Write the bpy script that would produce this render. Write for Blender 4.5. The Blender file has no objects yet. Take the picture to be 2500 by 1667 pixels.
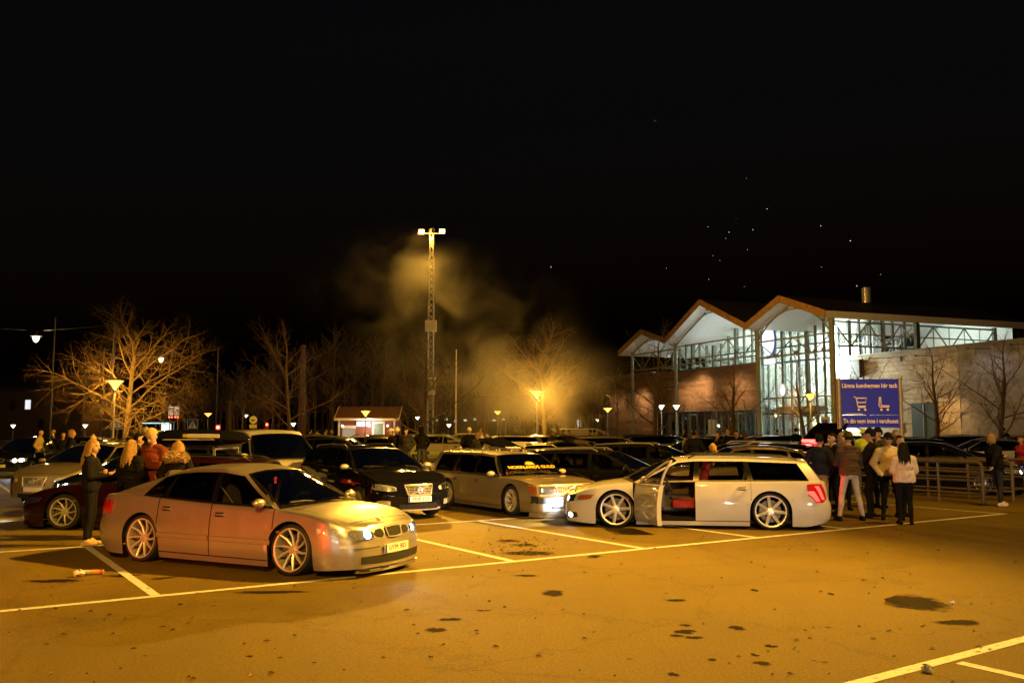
import bpy, bmesh, math, random
from mathutils import Vector, Matrix, Euler
from math import sin, cos, pi, radians, sqrt, atan2, atan
R = random.Random(7)
SC = bpy.context.scene
COL = SC.collection
# ------------------------------------------------------------------ camera
CAM_H = 1.86; FPX = 2200.0; HZ = 1043.0; TILT = atan((HZ - 833.5) / FPX)
cam = bpy.data.cameras.new('camera'); camo = bpy.data.objects.new('camera', cam); COL.objects.link(camo)
camo.location = (0, 0, CAM_H); camo.rotation_euler = (pi / 2 + TILT, 0, 0)
cam.sensor_width = 36.0; cam.lens = FPX / 2500.0 * 36.0; cam.clip_start = 0.05; cam.clip_end = 3000
SC.camera = camo
# ------------------------------------------------------------------ night sky
w = bpy.data.worlds.new('World'); SC.world = w; w.use_nodes = True
nt = w.node_tree; nt.nodes.clear()
out = nt.nodes.new('ShaderNodeOutputWorld'); bg = nt.nodes.new('ShaderNodeBackground')
sky = nt.nodes.new('ShaderNodeTexSky'); sky.sky_type = 'NISHITA'; sky.sun_disc = False
sky.sun_elevation = radians(-3); sky.sun_rotation = radians(200)
bg.inputs['Strength'].default_value = 0.02
nt.links.new(sky.outputs[0], bg.inputs['Color'])
# a handful of stars, fixed in the sky by their direction
tc = nt.nodes.new('ShaderNodeTexCoord'); last = None
STARS = [(1600,295,1),(1822,436,.8),(1873,510,.7),(1797,535,.7),(1728,554,1),(2004,552,1),(1838,561,.5),(1780,567,.5),(1772,582,.5),
         (2076,588,1.2),(1825,610,1),(1741,624,.5),(1757,636,.7),(2005,652,1.1),(1627,655,.5),(1730,682,.6),(2150,670,.5),(1818,700,.7),(2092,698,.6),(1345,652,.5)]
for px, py, b in STARS:
    d = Vector(((px - 1250) / FPX, 1.0, -(py - 833.5) / FPX)); d.rotate(Euler((TILT, 0, 0))); d.normalize()
    dp = nt.nodes.new('ShaderNodeVectorMath'); dp.operation = 'DOT_PRODUCT'; dp.inputs[1].default_value = d
    nt.links.new(tc.outputs['Generated'], dp.inputs[0])
    gt = nt.nodes.new('ShaderNodeMath'); gt.operation = 'GREATER_THAN'; gt.inputs[1].default_value = cos(0.00042)
    nt.links.new(dp.outputs['Value'], gt.inputs[0])
    ml = nt.nodes.new('ShaderNodeMath'); ml.operation = 'MULTIPLY_ADD'; ml.inputs[1].default_value = b * .9
    nt.links.new(gt.outputs[0], ml.inputs[0])
    if last: nt.links.new(last.outputs[0], ml.inputs[2])
    else: ml.inputs[2].default_value = 0
    last = ml
bg2 = nt.nodes.new('ShaderNodeBackground'); bg2.inputs['Color'].default_value = (.9, .95, 1, 1)
nt.links.new(last.outputs[0], bg2.inputs['Strength'])
ad = nt.nodes.new('ShaderNodeAddShader'); nt.links.new(bg.outputs[0], ad.inputs[0]); nt.links.new(bg2.outputs[0], ad.inputs[1])
nt.links.new(ad.outputs[0], out.inputs['Surface'])
# ------------------------------------------------------------------ view
SC.view_settings.view_transform = 'Standard'; SC.view_settings.look = 'None'
SC.view_settings.exposure = 1.0; SC.view_settings.gamma = 1.0; SC.view_settings.use_curve_mapping = False
SC.render.engine = 'CYCLES'
cy = SC.cycles
cy.use_denoising = True; cy.max_bounces = 6; cy.diffuse_bounces = 2; cy.glossy_bounces = 3; cy.transmission_bounces = 4
cy.transparent_max_bounces = 12; cy.volume_bounces = 0; cy.sample_clamp_indirect = 4.0; cy.caustics_reflective = False; cy.caustics_refractive = False
try: cy.use_light_tree = True
except Exception: pass
cy.volume_step_rate = 2.0; cy.volume_max_steps = 128
# ------------------------------------------------------------------ layout helpers
def G(px, py, z=0.0):
    """ground (or height z) point that the photograph shows at a pixel"""
    d = Vector(((px - 1250) / FPX, 1.0, -(py - 833.5) / FPX)); d.rotate(Euler((TILT, 0, 0)))
    t = (z - CAM_H) / d.z
    return Vector((d.x * t, d.y * t, z))
def at(px, Y, z=0.0):
    """point Y metres away from the camera's wall plane on the sight line of column px, at height z"""
    # column px stays nearly upright, use the horizon row
    d = Vector(((px - 1250) / FPX, 1.0, -(HZ - 833.5) / FPX)); d.rotate(Euler((TILT, 0, 0)))
    return Vector((d.x / d.y * Y, Y, z))
def zat(py, Y): return CAM_H + (HZ - py) / FPX * Y
# ------------------------------------------------------------------ materials
MATS = {}
def nodes(m):
    m.use_nodes = True; t = m.node_tree
    return t, t.nodes['Principled BSDF'], t.nodes['Material Output']
def mat(name, col, rough=.5, metal=0., emit=None, es=0., coat=0., var=0., vscale=8., bump=0., bscale=60., spec=.5, col2=None, sub=0.):
    if name in MATS: return MATS[name]
    m = bpy.data.materials.new(name); t, p, o = nodes(m)
    c = (*col, 1); p.inputs['Base Color'].default_value = c
    p.inputs['Roughness'].default_value = rough; p.inputs['Metallic'].default_value = metal
    p.inputs['Specular IOR Level'].default_value = spec
    if coat: p.inputs['Coat Weight'].default_value = coat; p.inputs['Coat Roughness'].default_value = .06
    if emit: p.inputs['Emission Color'].default_value = (*emit, 1); p.inputs['Emission Strength'].default_value = es; m.cycles.emission_sampling = 'NONE'
    if var or bump or col2:
        g = t.nodes.new('ShaderNodeTexCoord')
        n = t.nodes.new('ShaderNodeTexNoise'); n.inputs['Scale'].default_value = vscale; n.inputs['Detail'].default_value = 5
        t.links.new(g.outputs['Object'], n.inputs['Vector'])
        if var or col2:
            r = t.nodes.new('ShaderNodeValToRGB')
            a = col2 if col2 else [max(0, x * (1 - var)) for x in col]; b = col if col2 else [min(1, x * (1 + var)) for x in col]
            r.color_ramp.elements[0].position = .32; r.color_ramp.elements[1].position = .68
            r.color_ramp.elements[0].color = (*a, 1); r.color_ramp.elements[1].color = (*b, 1)
            t.links.new(n.outputs['Fac'], r.inputs['Fac']); t.links.new(r.outputs['Color'], p.inputs['Base Color'])
        if bump:
            n2 = t.nodes.new('ShaderNodeTexNoise'); n2.inputs['Scale'].default_value = bscale; n2.inputs['Detail'].default_value = 3
            t.links.new(g.outputs['Object'], n2.inputs['Vector'])
            bm = t.nodes.new('ShaderNodeBump'); bm.inputs['Strength'].default_value = bump; bm.inputs['Distance'].default_value = .02
            t.links.new(n2.outputs['Fac'], bm.inputs['Height']); t.links.new(bm.outputs['Normal'], p.inputs['Normal'])
    MATS[name] = m; return m
def glow(name, col, s):
    return mat(name, (0, 0, 0), .4, emit=col, es=s)
def paint(name, col, metal=.0, rough=.32, coat=1.0, cr=(.03, .16)):
    """car paint: base + clear coat, road dust that grows towards the sills"""
    if name in MATS: return MATS[name]
    m = mat(name, col, rough, metal, coat=coat, spec=.0 if max(col) < .025 else .5); t, p, o = nodes(m)
    g = t.nodes.new('ShaderNodeTexCoord'); n = t.nodes.new('ShaderNodeTexNoise'); n.inputs['Scale'].default_value = 3.5; n.inputs['Detail'].default_value = 8
    t.links.new(g.outputs['Object'], n.inputs['Vector'])
    mr = t.nodes.new('ShaderNodeMapRange'); mr.inputs['From Min'].default_value = .35; mr.inputs['From Max'].default_value = .75
    mr.inputs['To Min'].default_value = rough - (.01 if metal > .6 else .04); mr.inputs['To Max'].default_value = rough + (.05 if metal > .6 else .16)
    t.links.new(n.outputs['Fac'], mr.inputs['Value']); t.links.new(mr.outputs[0], p.inputs['Roughness'])
    mc = t.nodes.new('ShaderNodeMapRange'); mc.inputs['From Min'].default_value = .4; mc.inputs['From Max'].default_value = .8
    mc.inputs['To Min'].default_value = cr[0]; mc.inputs['To Max'].default_value = cr[1]
    t.links.new(n.outputs['Fac'], mc.inputs['Value']); t.links.new(mc.outputs[0], p.inputs['Coat Roughness'])
    return m
def glass(name, tint, gloss=.08, rough=.0):
    if name in MATS: return MATS[name]
    m = bpy.data.materials.new(name); m.use_nodes = True; t = m.node_tree; t.nodes.clear()
    o = t.nodes.new('ShaderNodeOutputMaterial'); tr = t.nodes.new('ShaderNodeBsdfTransparent'); tr.inputs[0].default_value = (*tint, 1)
    gl = t.nodes.new('ShaderNodeBsdfGlossy'); gl.inputs['Roughness'].default_value = .02 + rough; gl.inputs['Color'].default_value = (1, 1, 1, 1)
    lw = t.nodes.new('ShaderNodeFresnel'); lw.inputs['IOR'].default_value = 1.5
    ml = t.nodes.new('ShaderNodeMath'); ml.operation = 'MULTIPLY_ADD'; ml.inputs[1].default_value = .9; ml.inputs[2].default_value = gloss * .3
    n = t.nodes.new('ShaderNodeTexNoise'); n.inputs['Scale'].default_value = 2.0
    mx = t.nodes.new('ShaderNodeMixShader')
    t.links.new(lw.outputs[0], ml.inputs[0]); t.links.new(ml.outputs[0], mx.inputs[0]); t.links.new(tr.outputs[0], mx.inputs[1]); t.links.new(gl.outputs[0], mx.inputs[2])
    t.links.new(mx.outputs[0], o.inputs[0]); MATS[name] = m; return m
SILVER = paint('silver_paint', (.44, .42, .39), .78, .33, .8, (.015, .05))
CHAMP = paint('champagne_paint', (.29, .25, .19), .5, .36, 1., (.02, .08))
WHITE = paint('white_paint', (.40, .39, .375), 0, .40, 1., (.015, .06))
BLACKP = paint('black_paint', (.005, .005, .007), 0, .45, .8, (.015, .05))
DKRED = paint('dark_red_paint', (.016, .003, .0035), .1, .35, .9, (.02, .06))
DKBLUE = paint('dark_blue_paint', (.006, .008, .018), .1, .35, .9, (.02, .06))
DKGREY = paint('dark_grey_paint', (.045, .044, .042), .3, .3)
BROWNP = paint('brown_paint', (.06, .042, .03), .3, .3)
BEIGE = paint('beige_paint', (.22, .19, .13), .3, .34)
TAN = paint('tan_paint', (.35, .30, .22), .2, .36)
RUB = mat('black_rubber', (.012, .012, .012), .75, var=.3, vscale=30)
PLA = mat('black_plastic', (.016, .016, .017), .5, var=.2, vscale=20)
GBLK = mat('gloss_black_trim', (.004, .004, .004), .25, var=.1, spec=.25)
DARK = mat('wheel_well_black', (.004, .004, .004), .9, var=.2)
CHROME = mat('chrome', (.80, .79, .76), .22, .6, var=.05, coat=.5)
ALLOY = mat('polished_alloy', (.60, .58, .55), .38, .55, var=.06)
ALLOYD = mat('dull_alloy', (.36, .35, .33), .4, .5, var=.06)
DISC = mat('brake_disc_steel', (.06, .055, .05), .45, .6, var=.1)
GL = glass('car_glass', (.72, .75, .74)); GLD = glass('tinted_car_glass', (.13, .13, .135), .16)
LENS = glass('lamp_lens', (.93, .95, .97), .15)
REFL = mat('lamp_reflector', (.62, .63, .66), .25, .35, var=.2, vscale=25)
REDL = mat('red_lamp_plastic', (.35, .01, .01), .2, coat=.6, var=.15, vscale=30)
AMBER = mat('amber_lamp_plastic', (.30, .075, .008), .25, coat=.5, var=.1)
BEZEL = mat('lamp_bezel', (.22, .22, .23), .3, .3, var=.2)
PLATE = mat('plate_white', (.72, .72, .70), .4, var=.04)
PLINK = mat('plate_ink', (.01, .01, .01), .5, var=.1)
EUBLUE = mat('plate_blue', (.02, .05, .35), .4, var=.1)
SEATM = mat('seat_cloth', (.03, .028, .026), .9, var=.3, vscale=40)
DASH = mat('dashboard_plastic', (.05, .045, .04), .6, var=.3, vscale=30)
HEADON = glow('headlamp_on', (.80, .88, 1.0), 22.0)
TAILON = glow('tail_lamp_on', (1, .03, .02), 3.5)
# ------------------------------------------------------------------ mesh helpers
class MB:
    def __init__(s): s.v = []; s.f = []; s.m = []
    def add(s, vs, fs, m=0):
        o = len(s.v); s.v.extend([tuple(v) for v in vs]); s.f.extend([tuple(i + o for i in f) for f in fs]); s.m.extend([m] * len(fs)); return s
    def box(s, c, d, rot=None, m=0, taper=1.0):
        x, y, z = d[0] / 2, d[1] / 2, d[2] / 2
        vs = [Vector((sx * x * (taper if sz > 0 else 1), sy * y * (taper if sz > 0 else 1), sz * z)) for sz in (-1, 1) for sy in (-1, 1) for sx in (-1, 1)]
        if rot is not None:
            q = rot if isinstance(rot, Matrix) else Euler(rot).to_matrix()
            vs = [q @ v for v in vs]
        c = Vector(c)
        return s.add([v + c for v in vs], [(0, 2, 3, 1), (4, 5, 7, 6), (0, 1, 5, 4), (2, 6, 7, 3), (0, 4, 6, 2), (1, 3, 7, 5)], m)
    def bar(s, a, b, w, h=None, m=0, up=(0, 0, 1)):
        a = Vector(a); b = Vector(b); h = h or w; d = b - a; L = d.length
        if L < 1e-6: return s
        x = d / L; up = Vector(up)
        if abs(x.dot(up)) > .98: up = Vector((1, 0, 0))
        y = up.cross(x).normalized(); z = x.cross(y)
        return s.box((a + b) / 2, (L, w, h), Matrix((x, y, z)).transposed(), m)
    def tube(s, pts, r, n=8, cap=True, m=0, closed=False):
        pts = [Vector(p) for p in pts]; k = len(pts); rs = r if isinstance(r, (list, tuple)) else [r] * k
        o = len(s.v); prev = None
        for i, p in enumerate(pts):
            if closed: d = pts[(i + 1) % k] - pts[i - 1]
            else: d = pts[min(i + 1, k - 1)] - pts[max(i - 1, 0)]
            d.normalize()
            if prev is None:
                u = Vector((0, 0, 1)) if abs(d.z) < .9 else Vector((1, 0, 0)); a = d.cross(u).normalized()
            else: a = (prev - d * prev.dot(d)).normalized()
            prev = a; b = d.cross(a)
            for j in range(n):
                t = 2 * pi * j / n; s.v.append(tuple(p + (a * cos(t) + b * sin(t)) * rs[i]))
        for i in range(k if closed else k - 1):
            i2 = (i + 1) % k
            for j in range(n):
                j2 = (j + 1) % n; s.f.append((o + i * n + j, o + i * n + j2, o + i2 * n + j2, o + i2 * n + j)); s.m.append(m)
        if cap and not closed:
            s.f.append(tuple(o + j for j in reversed(range(n)))); s.m.append(m)
            s.f.append(tuple(o + (k - 1) * n + j for j in range(n))); s.m.append(m)
        return s
    def lathe(s, prof, n=24, M=None, m=0, closed=False):
        """profile (r, h) turned about local z"""
        M = M or Matrix.Identity(4); o = len(s.v); k = len(prof)
        for r, h in prof:
            for j in range(n):
                t = 2 * pi * j / n; s.v.append(tuple(M @ Vector((r * cos(t), r * sin(t), h))))
        for i in range(k if closed else k - 1):
            i2 = (i + 1) % k
            for j in range(n):
                j2 = (j + 1) % n; s.f.append((o + i * n + j, o + i * n + j2, o + i2 * n + j2, o + i2 * n + j)); s.m.append(m)
        return s
    def grid(s, rows, m=0, close=False):
        o = len(s.v); k = len(rows[0])
        for r in rows: s.v.extend([tuple(p) for p in r])
        for i in range(len(rows) - 1):
            for j in range(k if close else k - 1):
                j2 = (j + 1) % k; s.f.append((o + i * k + j, o + i * k + j2, o + (i + 1) * k + j2, o + (i + 1) * k + j)); s.m.append(m)
        return s
    def ell(s, c, r, n=10, k=8, m=0, rot=None):
        c = Vector(c); q = Euler(rot).to_matrix() if rot else Matrix.Identity(3); rows = []
        for i in range(k + 1):
            a = -pi / 2 + pi * i / k
            rows.append([c + q @ Vector((r[0] * cos(a) * cos(2 * pi * j / n), r[1] * cos(a) * sin(2 * pi * j / n), r[2] * sin(a))) for j in range(n)])
        return s.grid(rows, m, True)
    def sq(s, c, r, rot=None, m=0, e=.35, n=16, k=10):
        c = Vector(c); q = Euler(rot).to_matrix() if rot else Matrix.Identity(3); rows = []; P_ = lambda x: math.copysign(abs(x) ** e, x)
        for i in range(k + 1):
            a = -pi / 2 + pi * i / k
            rows.append([c + q @ Vector((r[0] * P_(cos(a)) * P_(cos(2 * pi * j / n)), r[1] * P_(cos(a)) * P_(sin(2 * pi * j / n)), r[2] * P_(sin(a)))) for j in range(n)])
        return s.grid(rows, m, True)
    def poly(s, pts, off, m=0):
        """flat polygon extruded by vector off"""
        n = len(pts); pts = [Vector(p) for p in pts]; off = Vector(off)
        return s.add(pts + [p + off for p in pts], [tuple(range(n))[::-1], tuple(range(n, 2 * n))] + [(i, (i + 1) % n, n + (i + 1) % n, n + i) for i in range(n)], m)
    def mesh(s, name, weld=0., ang=35):
        me = bpy.data.meshes.new(name); me.from_pydata(s.v, [], s.f)
        if any(s.m): me.polygons.foreach_set('material_index', s.m)
        if weld:
            b = bmesh.new(); b.from_mesh(me); bmesh.ops.remove_doubles(b, verts=b.verts, dist=weld); bmesh.ops.recalc_face_normals(b, faces=b.faces); b.to_mesh(me); b.free()
        me.polygons.foreach_set('use_smooth', [True] * len(me.polygons)); me.set_sharp_from_angle(angle=radians(ang))
        me.update(); return me
    def build(s, name, mats, parent=None, loc=None, rot=None, weld=0., ang=35):
        me = s.mesh(name, weld, ang)
        for mm in (mats if isinstance(mats, (list, tuple)) else [mats]): me.materials.append(mm)
        return link(name, me, parent, loc, rot)
def link(name, data, parent=None, loc=None, rot=None):
    o = bpy.data.objects.new(name, data); COL.objects.link(o)
    if parent: o.parent = parent
    if loc is not None: o.location = loc
    if rot is not None: o.rotation_euler = rot
    return o
def empty(name, loc=(0, 0, 0), rz=0., parent=None):
    o = link(name, None, parent, loc, (0, 0, rz)); o.empty_display_size = .2; return o
def tag(o, label=None, cat=None, group=None, kind=None):
    if label: o['label'] = label
    if cat: o['category'] = cat
    if group: o['group'] = group
    if kind: o['kind'] = kind
    return o
def copy_tree(o, parent=None, swap=None, skip=()):
    c = o.copy(); COL.objects.link(c); c.parent = parent
    if swap:
        for s in c.material_slots:
            if s.material and s.material.name in swap:
                mm = swap[s.material.name]; s.link = 'OBJECT'; s.material = mm
            elif s.link == 'OBJECT': pass
    for ch in list(o.children):
        if ch.name.split('.')[0] in skip: continue
        copy_tree(ch, c, swap, skip)
    return c
def text_mesh(txt, size, depth=.002, bold=0.):
    cu = bpy.data.curves.new('t', 'FONT'); cu.body = txt; cu.size = size; cu.extrude = depth; cu.align_x = 'CENTER'; cu.align_y = 'CENTER'; cu.offset = bold
    cu.resolution_u = 3
    o = bpy.data.objects.new('t', cu); COL.objects.link(o)
    dg = bpy.context.evaluated_depsgraph_get(); me = bpy.data.meshes.new_from_object(o.evaluated_get(dg))
    bpy.data.objects.remove(o); bpy.data.curves.remove(cu); return me
def text(name, txt, size, m, parent, M, depth=.002, bold=0., sx=1.):
    me = text_mesh(txt, size, depth, bold); me.transform(M @ Matrix.Diagonal((sx, 1, 1, 1))); me.materials.clear(); me.materials.append(m)
    return link(name, me, parent)
def pchip(pts):
    pts = sorted(pts); xs = [p[0] for p in pts]; ys = [p[1] for p in pts]; n = len(xs)
    if n == 1: return lambda x: ys[0]
    d = [(ys[i + 1] - ys[i]) / (xs[i + 1] - xs[i]) for i in range(n - 1)]
    m = [d[0]] + [0 if d[i - 1] * d[i] <= 0 else 2 * d[i - 1] * d[i] / (d[i - 1] + d[i]) for i in range(1, n - 1)] + [d[-1]]
    def f(x):
        if x <= xs[0]: return ys[0]
        if x >= xs[-1]: return ys[-1]
        i = max(j for j in range(n - 1) if xs[j] <= x); h = xs[i + 1] - xs[i]; t = (x - xs[i]) / h
        return (2*t**3 - 3*t*t + 1) * ys[i] + (t**3 - 2*t*t + t) * h * m[i] + (-2*t**3 + 3*t*t) * ys[i + 1] + (t**3 - t*t) * h * m[i + 1]
    return f
def lin(pts):
    pts = sorted(pts)
    def f(x):
        if x <= pts[0][0]: return pts[0][1]
        for (a, b), (c, d) in zip(pts, pts[1:]):
            if x <= c: return b + (d - b) * (x - a) / (c - a)
        return pts[-1][1]
    return f
def sstep(a, b, x):
    t = max(0., min(1., (x - a) / (b - a))); return t * t * (3 - 2 * t)
def light(name, kind, loc, col, power, parent=None, size=.1, spot=None, aim=None, blend=.5):
    l = bpy.data.lights.new(name, kind); l.color = col; l.energy = power
    if kind == 'AREA': l.size = size
    else: l.shadow_soft_size = size
    if kind == 'SPOT': l.spot_size = radians(spot or 90); l.spot_blend = blend
    o = link(name, l, parent, loc)
    if aim is not None: o.rotation_euler = (Vector(aim) - Vector(loc)).to_track_quat('-Z', 'Y').to_euler()
    return o
# ================================================================== cars
WHEELS = {}
def wheel_mesh(key):
    """tyre, rim, disc meshes; axle along +y (outwards)"""
    if key in WHEELS: return WHEELS[key]
    r, rim, wid, n, style = key
    M = Matrix.Rotation(-pi / 2, 4, 'X')         # z -> y
    h = wid / 2
    t = MB(); t.lathe([(rim, -h * .9), (rim + .012, -h), (r - .03, -h * 1.04), (r - .006, -h * .86), (r, -h * .6), (r, h * .6), (r - .006, h * .86), (r - .03, h * 1.04), (rim + .012, h), (rim, h * .9), (rim - .012, h * .8), (rim - .012, -h * .8)], 40, M, 0, True)
    for k in (-.45, 0, .45): t.lathe([(r + .0012, k * h - .004), (r + .0012, k * h + .004)], 40, M)
    b = MB(); f = h * .93
    b.lathe([(rim - .004, -h * .8), (rim - .02, -h * .7), (rim - .025, f - .03), (rim - .016, f - .004), (rim + .002, f), (rim + .006, f - .012)], 40, M)
    b.lathe([(.0, f - .035), (.028, f - .036), (.03, f - .05), (.07, f - .055), (.075, f - .09), (0, f - .09)], 20, M)
    for i in range(n):
        a0 = 2 * pi * i / n
        if style == 'twist': segs = [(a0, a0 + .24, .017, .012)]
        elif style == 'double': segs = [(a0 - .07, a0 - .20, .014, .011), (a0 + .07, a0 + .20, .014, .011)]
        elif style == 'dish': segs = [(a0 - .12, a0 + .12, .012, .009), (a0 + .12, a0 - .12, .012, .009)]
        else: segs = [(a0, a0, .030, .026)]
        for s0, s1, w0, w1 in segs:
            c0 = Vector((cos(s0), sin(s0), 0)); c1 = Vector((cos(s1), sin(s1), 0)); rr = []
            for tt, q, ww in ((0, .055, w0), (.5, 0, (w0 + w1) / 2), (1, 0, w1)):
                rad = .055 + (rim - .018 - .055) * tt; d = (c0 * (1 - tt) + c1 * tt).normalized(); p = Vector((-d.y, d.x, 0))
                hh = f - .052 + .046 * tt ** 1.5 - (.03 if style == 'dish' else 0) * (1 - tt)
                pts = [d * rad - p * ww + Vector((0, 0, hh - .006)), d * rad + Vector((0, 0, hh + .004)), d * rad + p * ww + Vector((0, 0, hh - .006)), d * rad + p * ww * .8 + Vector((0, 0, hh - .035)), d * rad - p * ww * .8 + Vector((0, 0, hh - .035))]
                rr.append([M @ x for x in pts])
            b.grid(rr, 0, True)
    for i in range(5):
        a = 2 * pi * (i + .5) / 5; b.lathe([(0, f - .046), (.008, f - .047), (.008, f - .06)], 6, M @ Matrix.Translation((.05 * cos(a), .05 * sin(a), 0)))
    d = MB(); d.lathe([(.06, -.02), (rim * .72, -.02), (rim * .72, -.045), (.06, -.045)], 28, M); d.box((rim * .5, f * .02, .05), (.1, .05, .14), None, 1)
    res = (t.mesh('tyre'), b.mesh('rim', 0, 30), d.mesh('disc')); WHEELS[key] = res; return res
CALIPER = mat('grey_caliper', (.10, .07, .05), .4, var=.1)
CARS = {}
def make_car(name, P):
    g = dict(hoodcrown=.05, bow=.14, bowr=.07, bow2=.07, clad=0, tyre=(.315, .245, .225, 7, 'plain'), drop=0, rails=False, trim=PLA, roofc=.05, doors=(0, 0, 0), camber=2.5, tint=('g1', 'g2', 'rear'),
             rimm=ALLOY, wx=0, lipw=.02); orig = P; g.update(P); P = g
    xf, xr, W, wb, paintm = P['xf'], P['xr'], P['W'], P['wb'], P['paint']
    rxf, ryf, rxr, ryr = P['corner']; drop = P['drop']; sill = P['sill']; tr = P['tyre'][0]
    belt = pchip(P['belt']); sec = pchip(P['sect']); nose = pchip(P['nose']); tail = pchip(P['tail'])
    fw = lambda x: sstep(xf - .6, xf, x); rw = lambda x: 1 - sstep(xr, xr + .5, x)
    def ws(x):
        b = W * (1 - .02 * (x / xf) ** 2)
        if x > xf - rxf: q = min(1, (x - xf + rxf) / rxf); return b - ryf * (1 - sqrt(max(0, 1 - q * q)))
        if x < xr + rxr: q = min(1, (xr + rxr - x) / rxr); return b - ryr * (1 - sqrt(max(0, 1 - q * q)))
        return b
    def pos(x, y, z, fr=1.):
        k = 1 - fr * fr
        return Vector((x + (nose(z) + P['bow2'] * k) * fw(x) - (tail(z) + .04 * k) * rw(x), y, z))
    def S(x, z, off=0., sgn=1): p = pos(x, (ws(x) * sec(z) + off) * sgn, z); return p
    def F(y, z, off=0.):
        s = sec(z); lim = (W * .98 - ryf) * s; sg = 1 if y >= 0 else -1
        if abs(y) <= lim: p = pos(xf, y, z, y / lim); p.x += off; return p
        q = min(.9999, (abs(y) / s - (W * .98 - ryf)) / ryf); c = sqrt(1 - q * q); x0 = xf - rxf * (1 - c); p = pos(x0, y, z); p.x += off * (c + .15); p.y += off * q * sg; return p
    def B(y, z, off=0.):
        s = sec(z); lim = (W * .98 - ryr) * s; sg = 1 if y >= 0 else -1
        if abs(y) <= lim: p = pos(xr, y, z, y / lim); p.x -= off; return p
        q = min(.9999, (abs(y) / s - (W * .98 - ryr)) / ryr); c = sqrt(1 - q * q); x0 = xr + rxr * (1 - c); p = pos(x0, y, z); p.x -= off * (c + .15); p.y += off * q * sg; return p
    posts = P['posts']; xc = posts[0][0]; xe = posts[-1][0]
    wzf = tr + drop; AR = tr + P.get('archgap', .045); wx = [wb / 2, -wb / 2]
    def bot(x):
        z = sill + (.03 * fw(x)) + (.05 * rw(x))
        for q in wx:
            if abs(x - q) <= AR: z = max(z, wzf + sqrt(max(0, AR * AR - (x - q) ** 2)))
        return z
    sA, sB, sC = P['doors']; e = .0075
    X = set()
    n = 44
    for i in range(n + 1): X.add(round(xr + (xf - xr) * i / n, 4))
    for i in range(9): a = pi / 2 * i / 8; X.add(round(xf - rxf * (1 - sin(a)), 4)); X.add(round(xr + rxr * (1 - sin(a)), 4))
    for q in wx:
        for i in range(17): X.add(round(q + AR * cos(pi * i / 16), 4))
        X.add(round(q + AR + .004, 4)); X.add(round(q - AR - .004, 4))
    seams = [sA, sB, sC] if any(P['doors']) else []
    hx = xf - P.get('hoodgap', .13); bx = xr + .12
    for q in seams + [hx, bx] + ([xc] if xc else []): 
        X = {x for x in X if abs(x - q) > .02 or any(abs(x - w_) < AR + .01 for w_ in wx)}
    for q in seams + [hx, bx]: X.add(round(q - e, 4)); X.add(round(q + e, 4))
    X.add(round(xc, 4)); X.add(round(xe, 4))
    X = sorted(X); XX = [X[0]]
    for x in X[1:]:
        if x - XX[-1] > .003: XX.append(x)
    X = XX
    TL = [0, .1, .118, .2, .3, .4, .5, .6, .7, .8, .88, .95, 1]
    def ring(x, off=0.):
        zb = bot(x); zt = belt(x) - .03; r = []
        for t in TL:
            z = zb + (zt - zb) * t; r.append(pos(x, max(.02, ws(x) * sec(z) - off), z))
        y = max(.02, ws(x) * sec(zt) - off)
        r.append(pos(x, y - .012, zt + .022)); r.append(pos(x, y - .035, belt(x)))
        return r
    ybf = lambda x: ws(x) * sec(belt(x) - .03) - .035
    FR = [1, .93, .874, .862, .7, .5, .25, 0, -.25, -.5, -.7, -.862, -.874, -.93, -1]
    hc = lambda x: P['hoodcrown'] * (.55 + .45 * sstep(xf, xf - .7, x)) if x > 0 else P.get('bootcrown', .03)
    def top(x): return [pos(x, ybf(x) * f, belt(x) + hc(x) * (1 - f * f), f) for f in FR]
    body = MB(); doors = {}; bon = MB(); boot = MB()
    def seamhit(a, b): m_ = (a + b) / 2; return any(abs(m_ - q) < e for q in seams)
    R_ = [ring(x) for x in X]; NL = len(R_[0])
    for i in range(len(X) - 1):
        a, b = X[i], X[i + 1]; mid = (a + b) / 2; dk = None
        if seams:
            if sB < mid < sA: dk = 'front_door'
            elif sC < mid < sB: dk = 'rear_door'
        for sg in (1, -1):
            for k in range(NL - 1):
                q = [R_[i][k], R_[i + 1][k], R_[i + 1][k + 1], R_[i][k + 1]]; q = [Vector((p.x, p.y * sg, p.z)) for p in q]
                if sg < 0: q.reverse()
                inarch = any(abs(mid - w_) < AR for w_ in wx)
                mi = 1 if (P['clad'] and (q[0].z + q[2].z) / 2 < P['clad'] or P.get('lowblack') and k == 0) else 0
                if dk and k >= 2: doors.setdefault((dk, sg), MB()).add(q, [(0, 1, 2, 3)], mi)
                elif dk and k == 1 and not inarch: pass
                elif seamhit(a, b) and k >= 1: pass
                else: body.add(q, [(0, 1, 2, 3)], mi)
        if b <= xe + 1e-4 or a >= xc - 1e-4:
            T0, T1 = top(a), top(b)
            for k in range(len(FR) - 1):
                m_ = (FR[k] + FR[k + 1]) / 2; q = [T0[k], T1[k], T1[k + 1], T0[k + 1]]
                if a >= xc - 1e-4:
                    if mid < hx - e and abs(m_) < .862: bon.add(q, [(0, 3, 2, 1)])
                    elif mid < hx + e and abs(m_) < .874: pass
                    else: body.add(q, [(0, 3, 2, 1)])
                elif P.get('boot'):
                    if mid > bx + e and abs(m_) < .862: boot.add(q, [(0, 3, 2, 1)])
                    elif mid > bx - e and abs(m_) < .874: pass
                    else: body.add(q, [(0, 3, 2, 1)])
                else: body.add(q, [(0, 3, 2, 1)])
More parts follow.
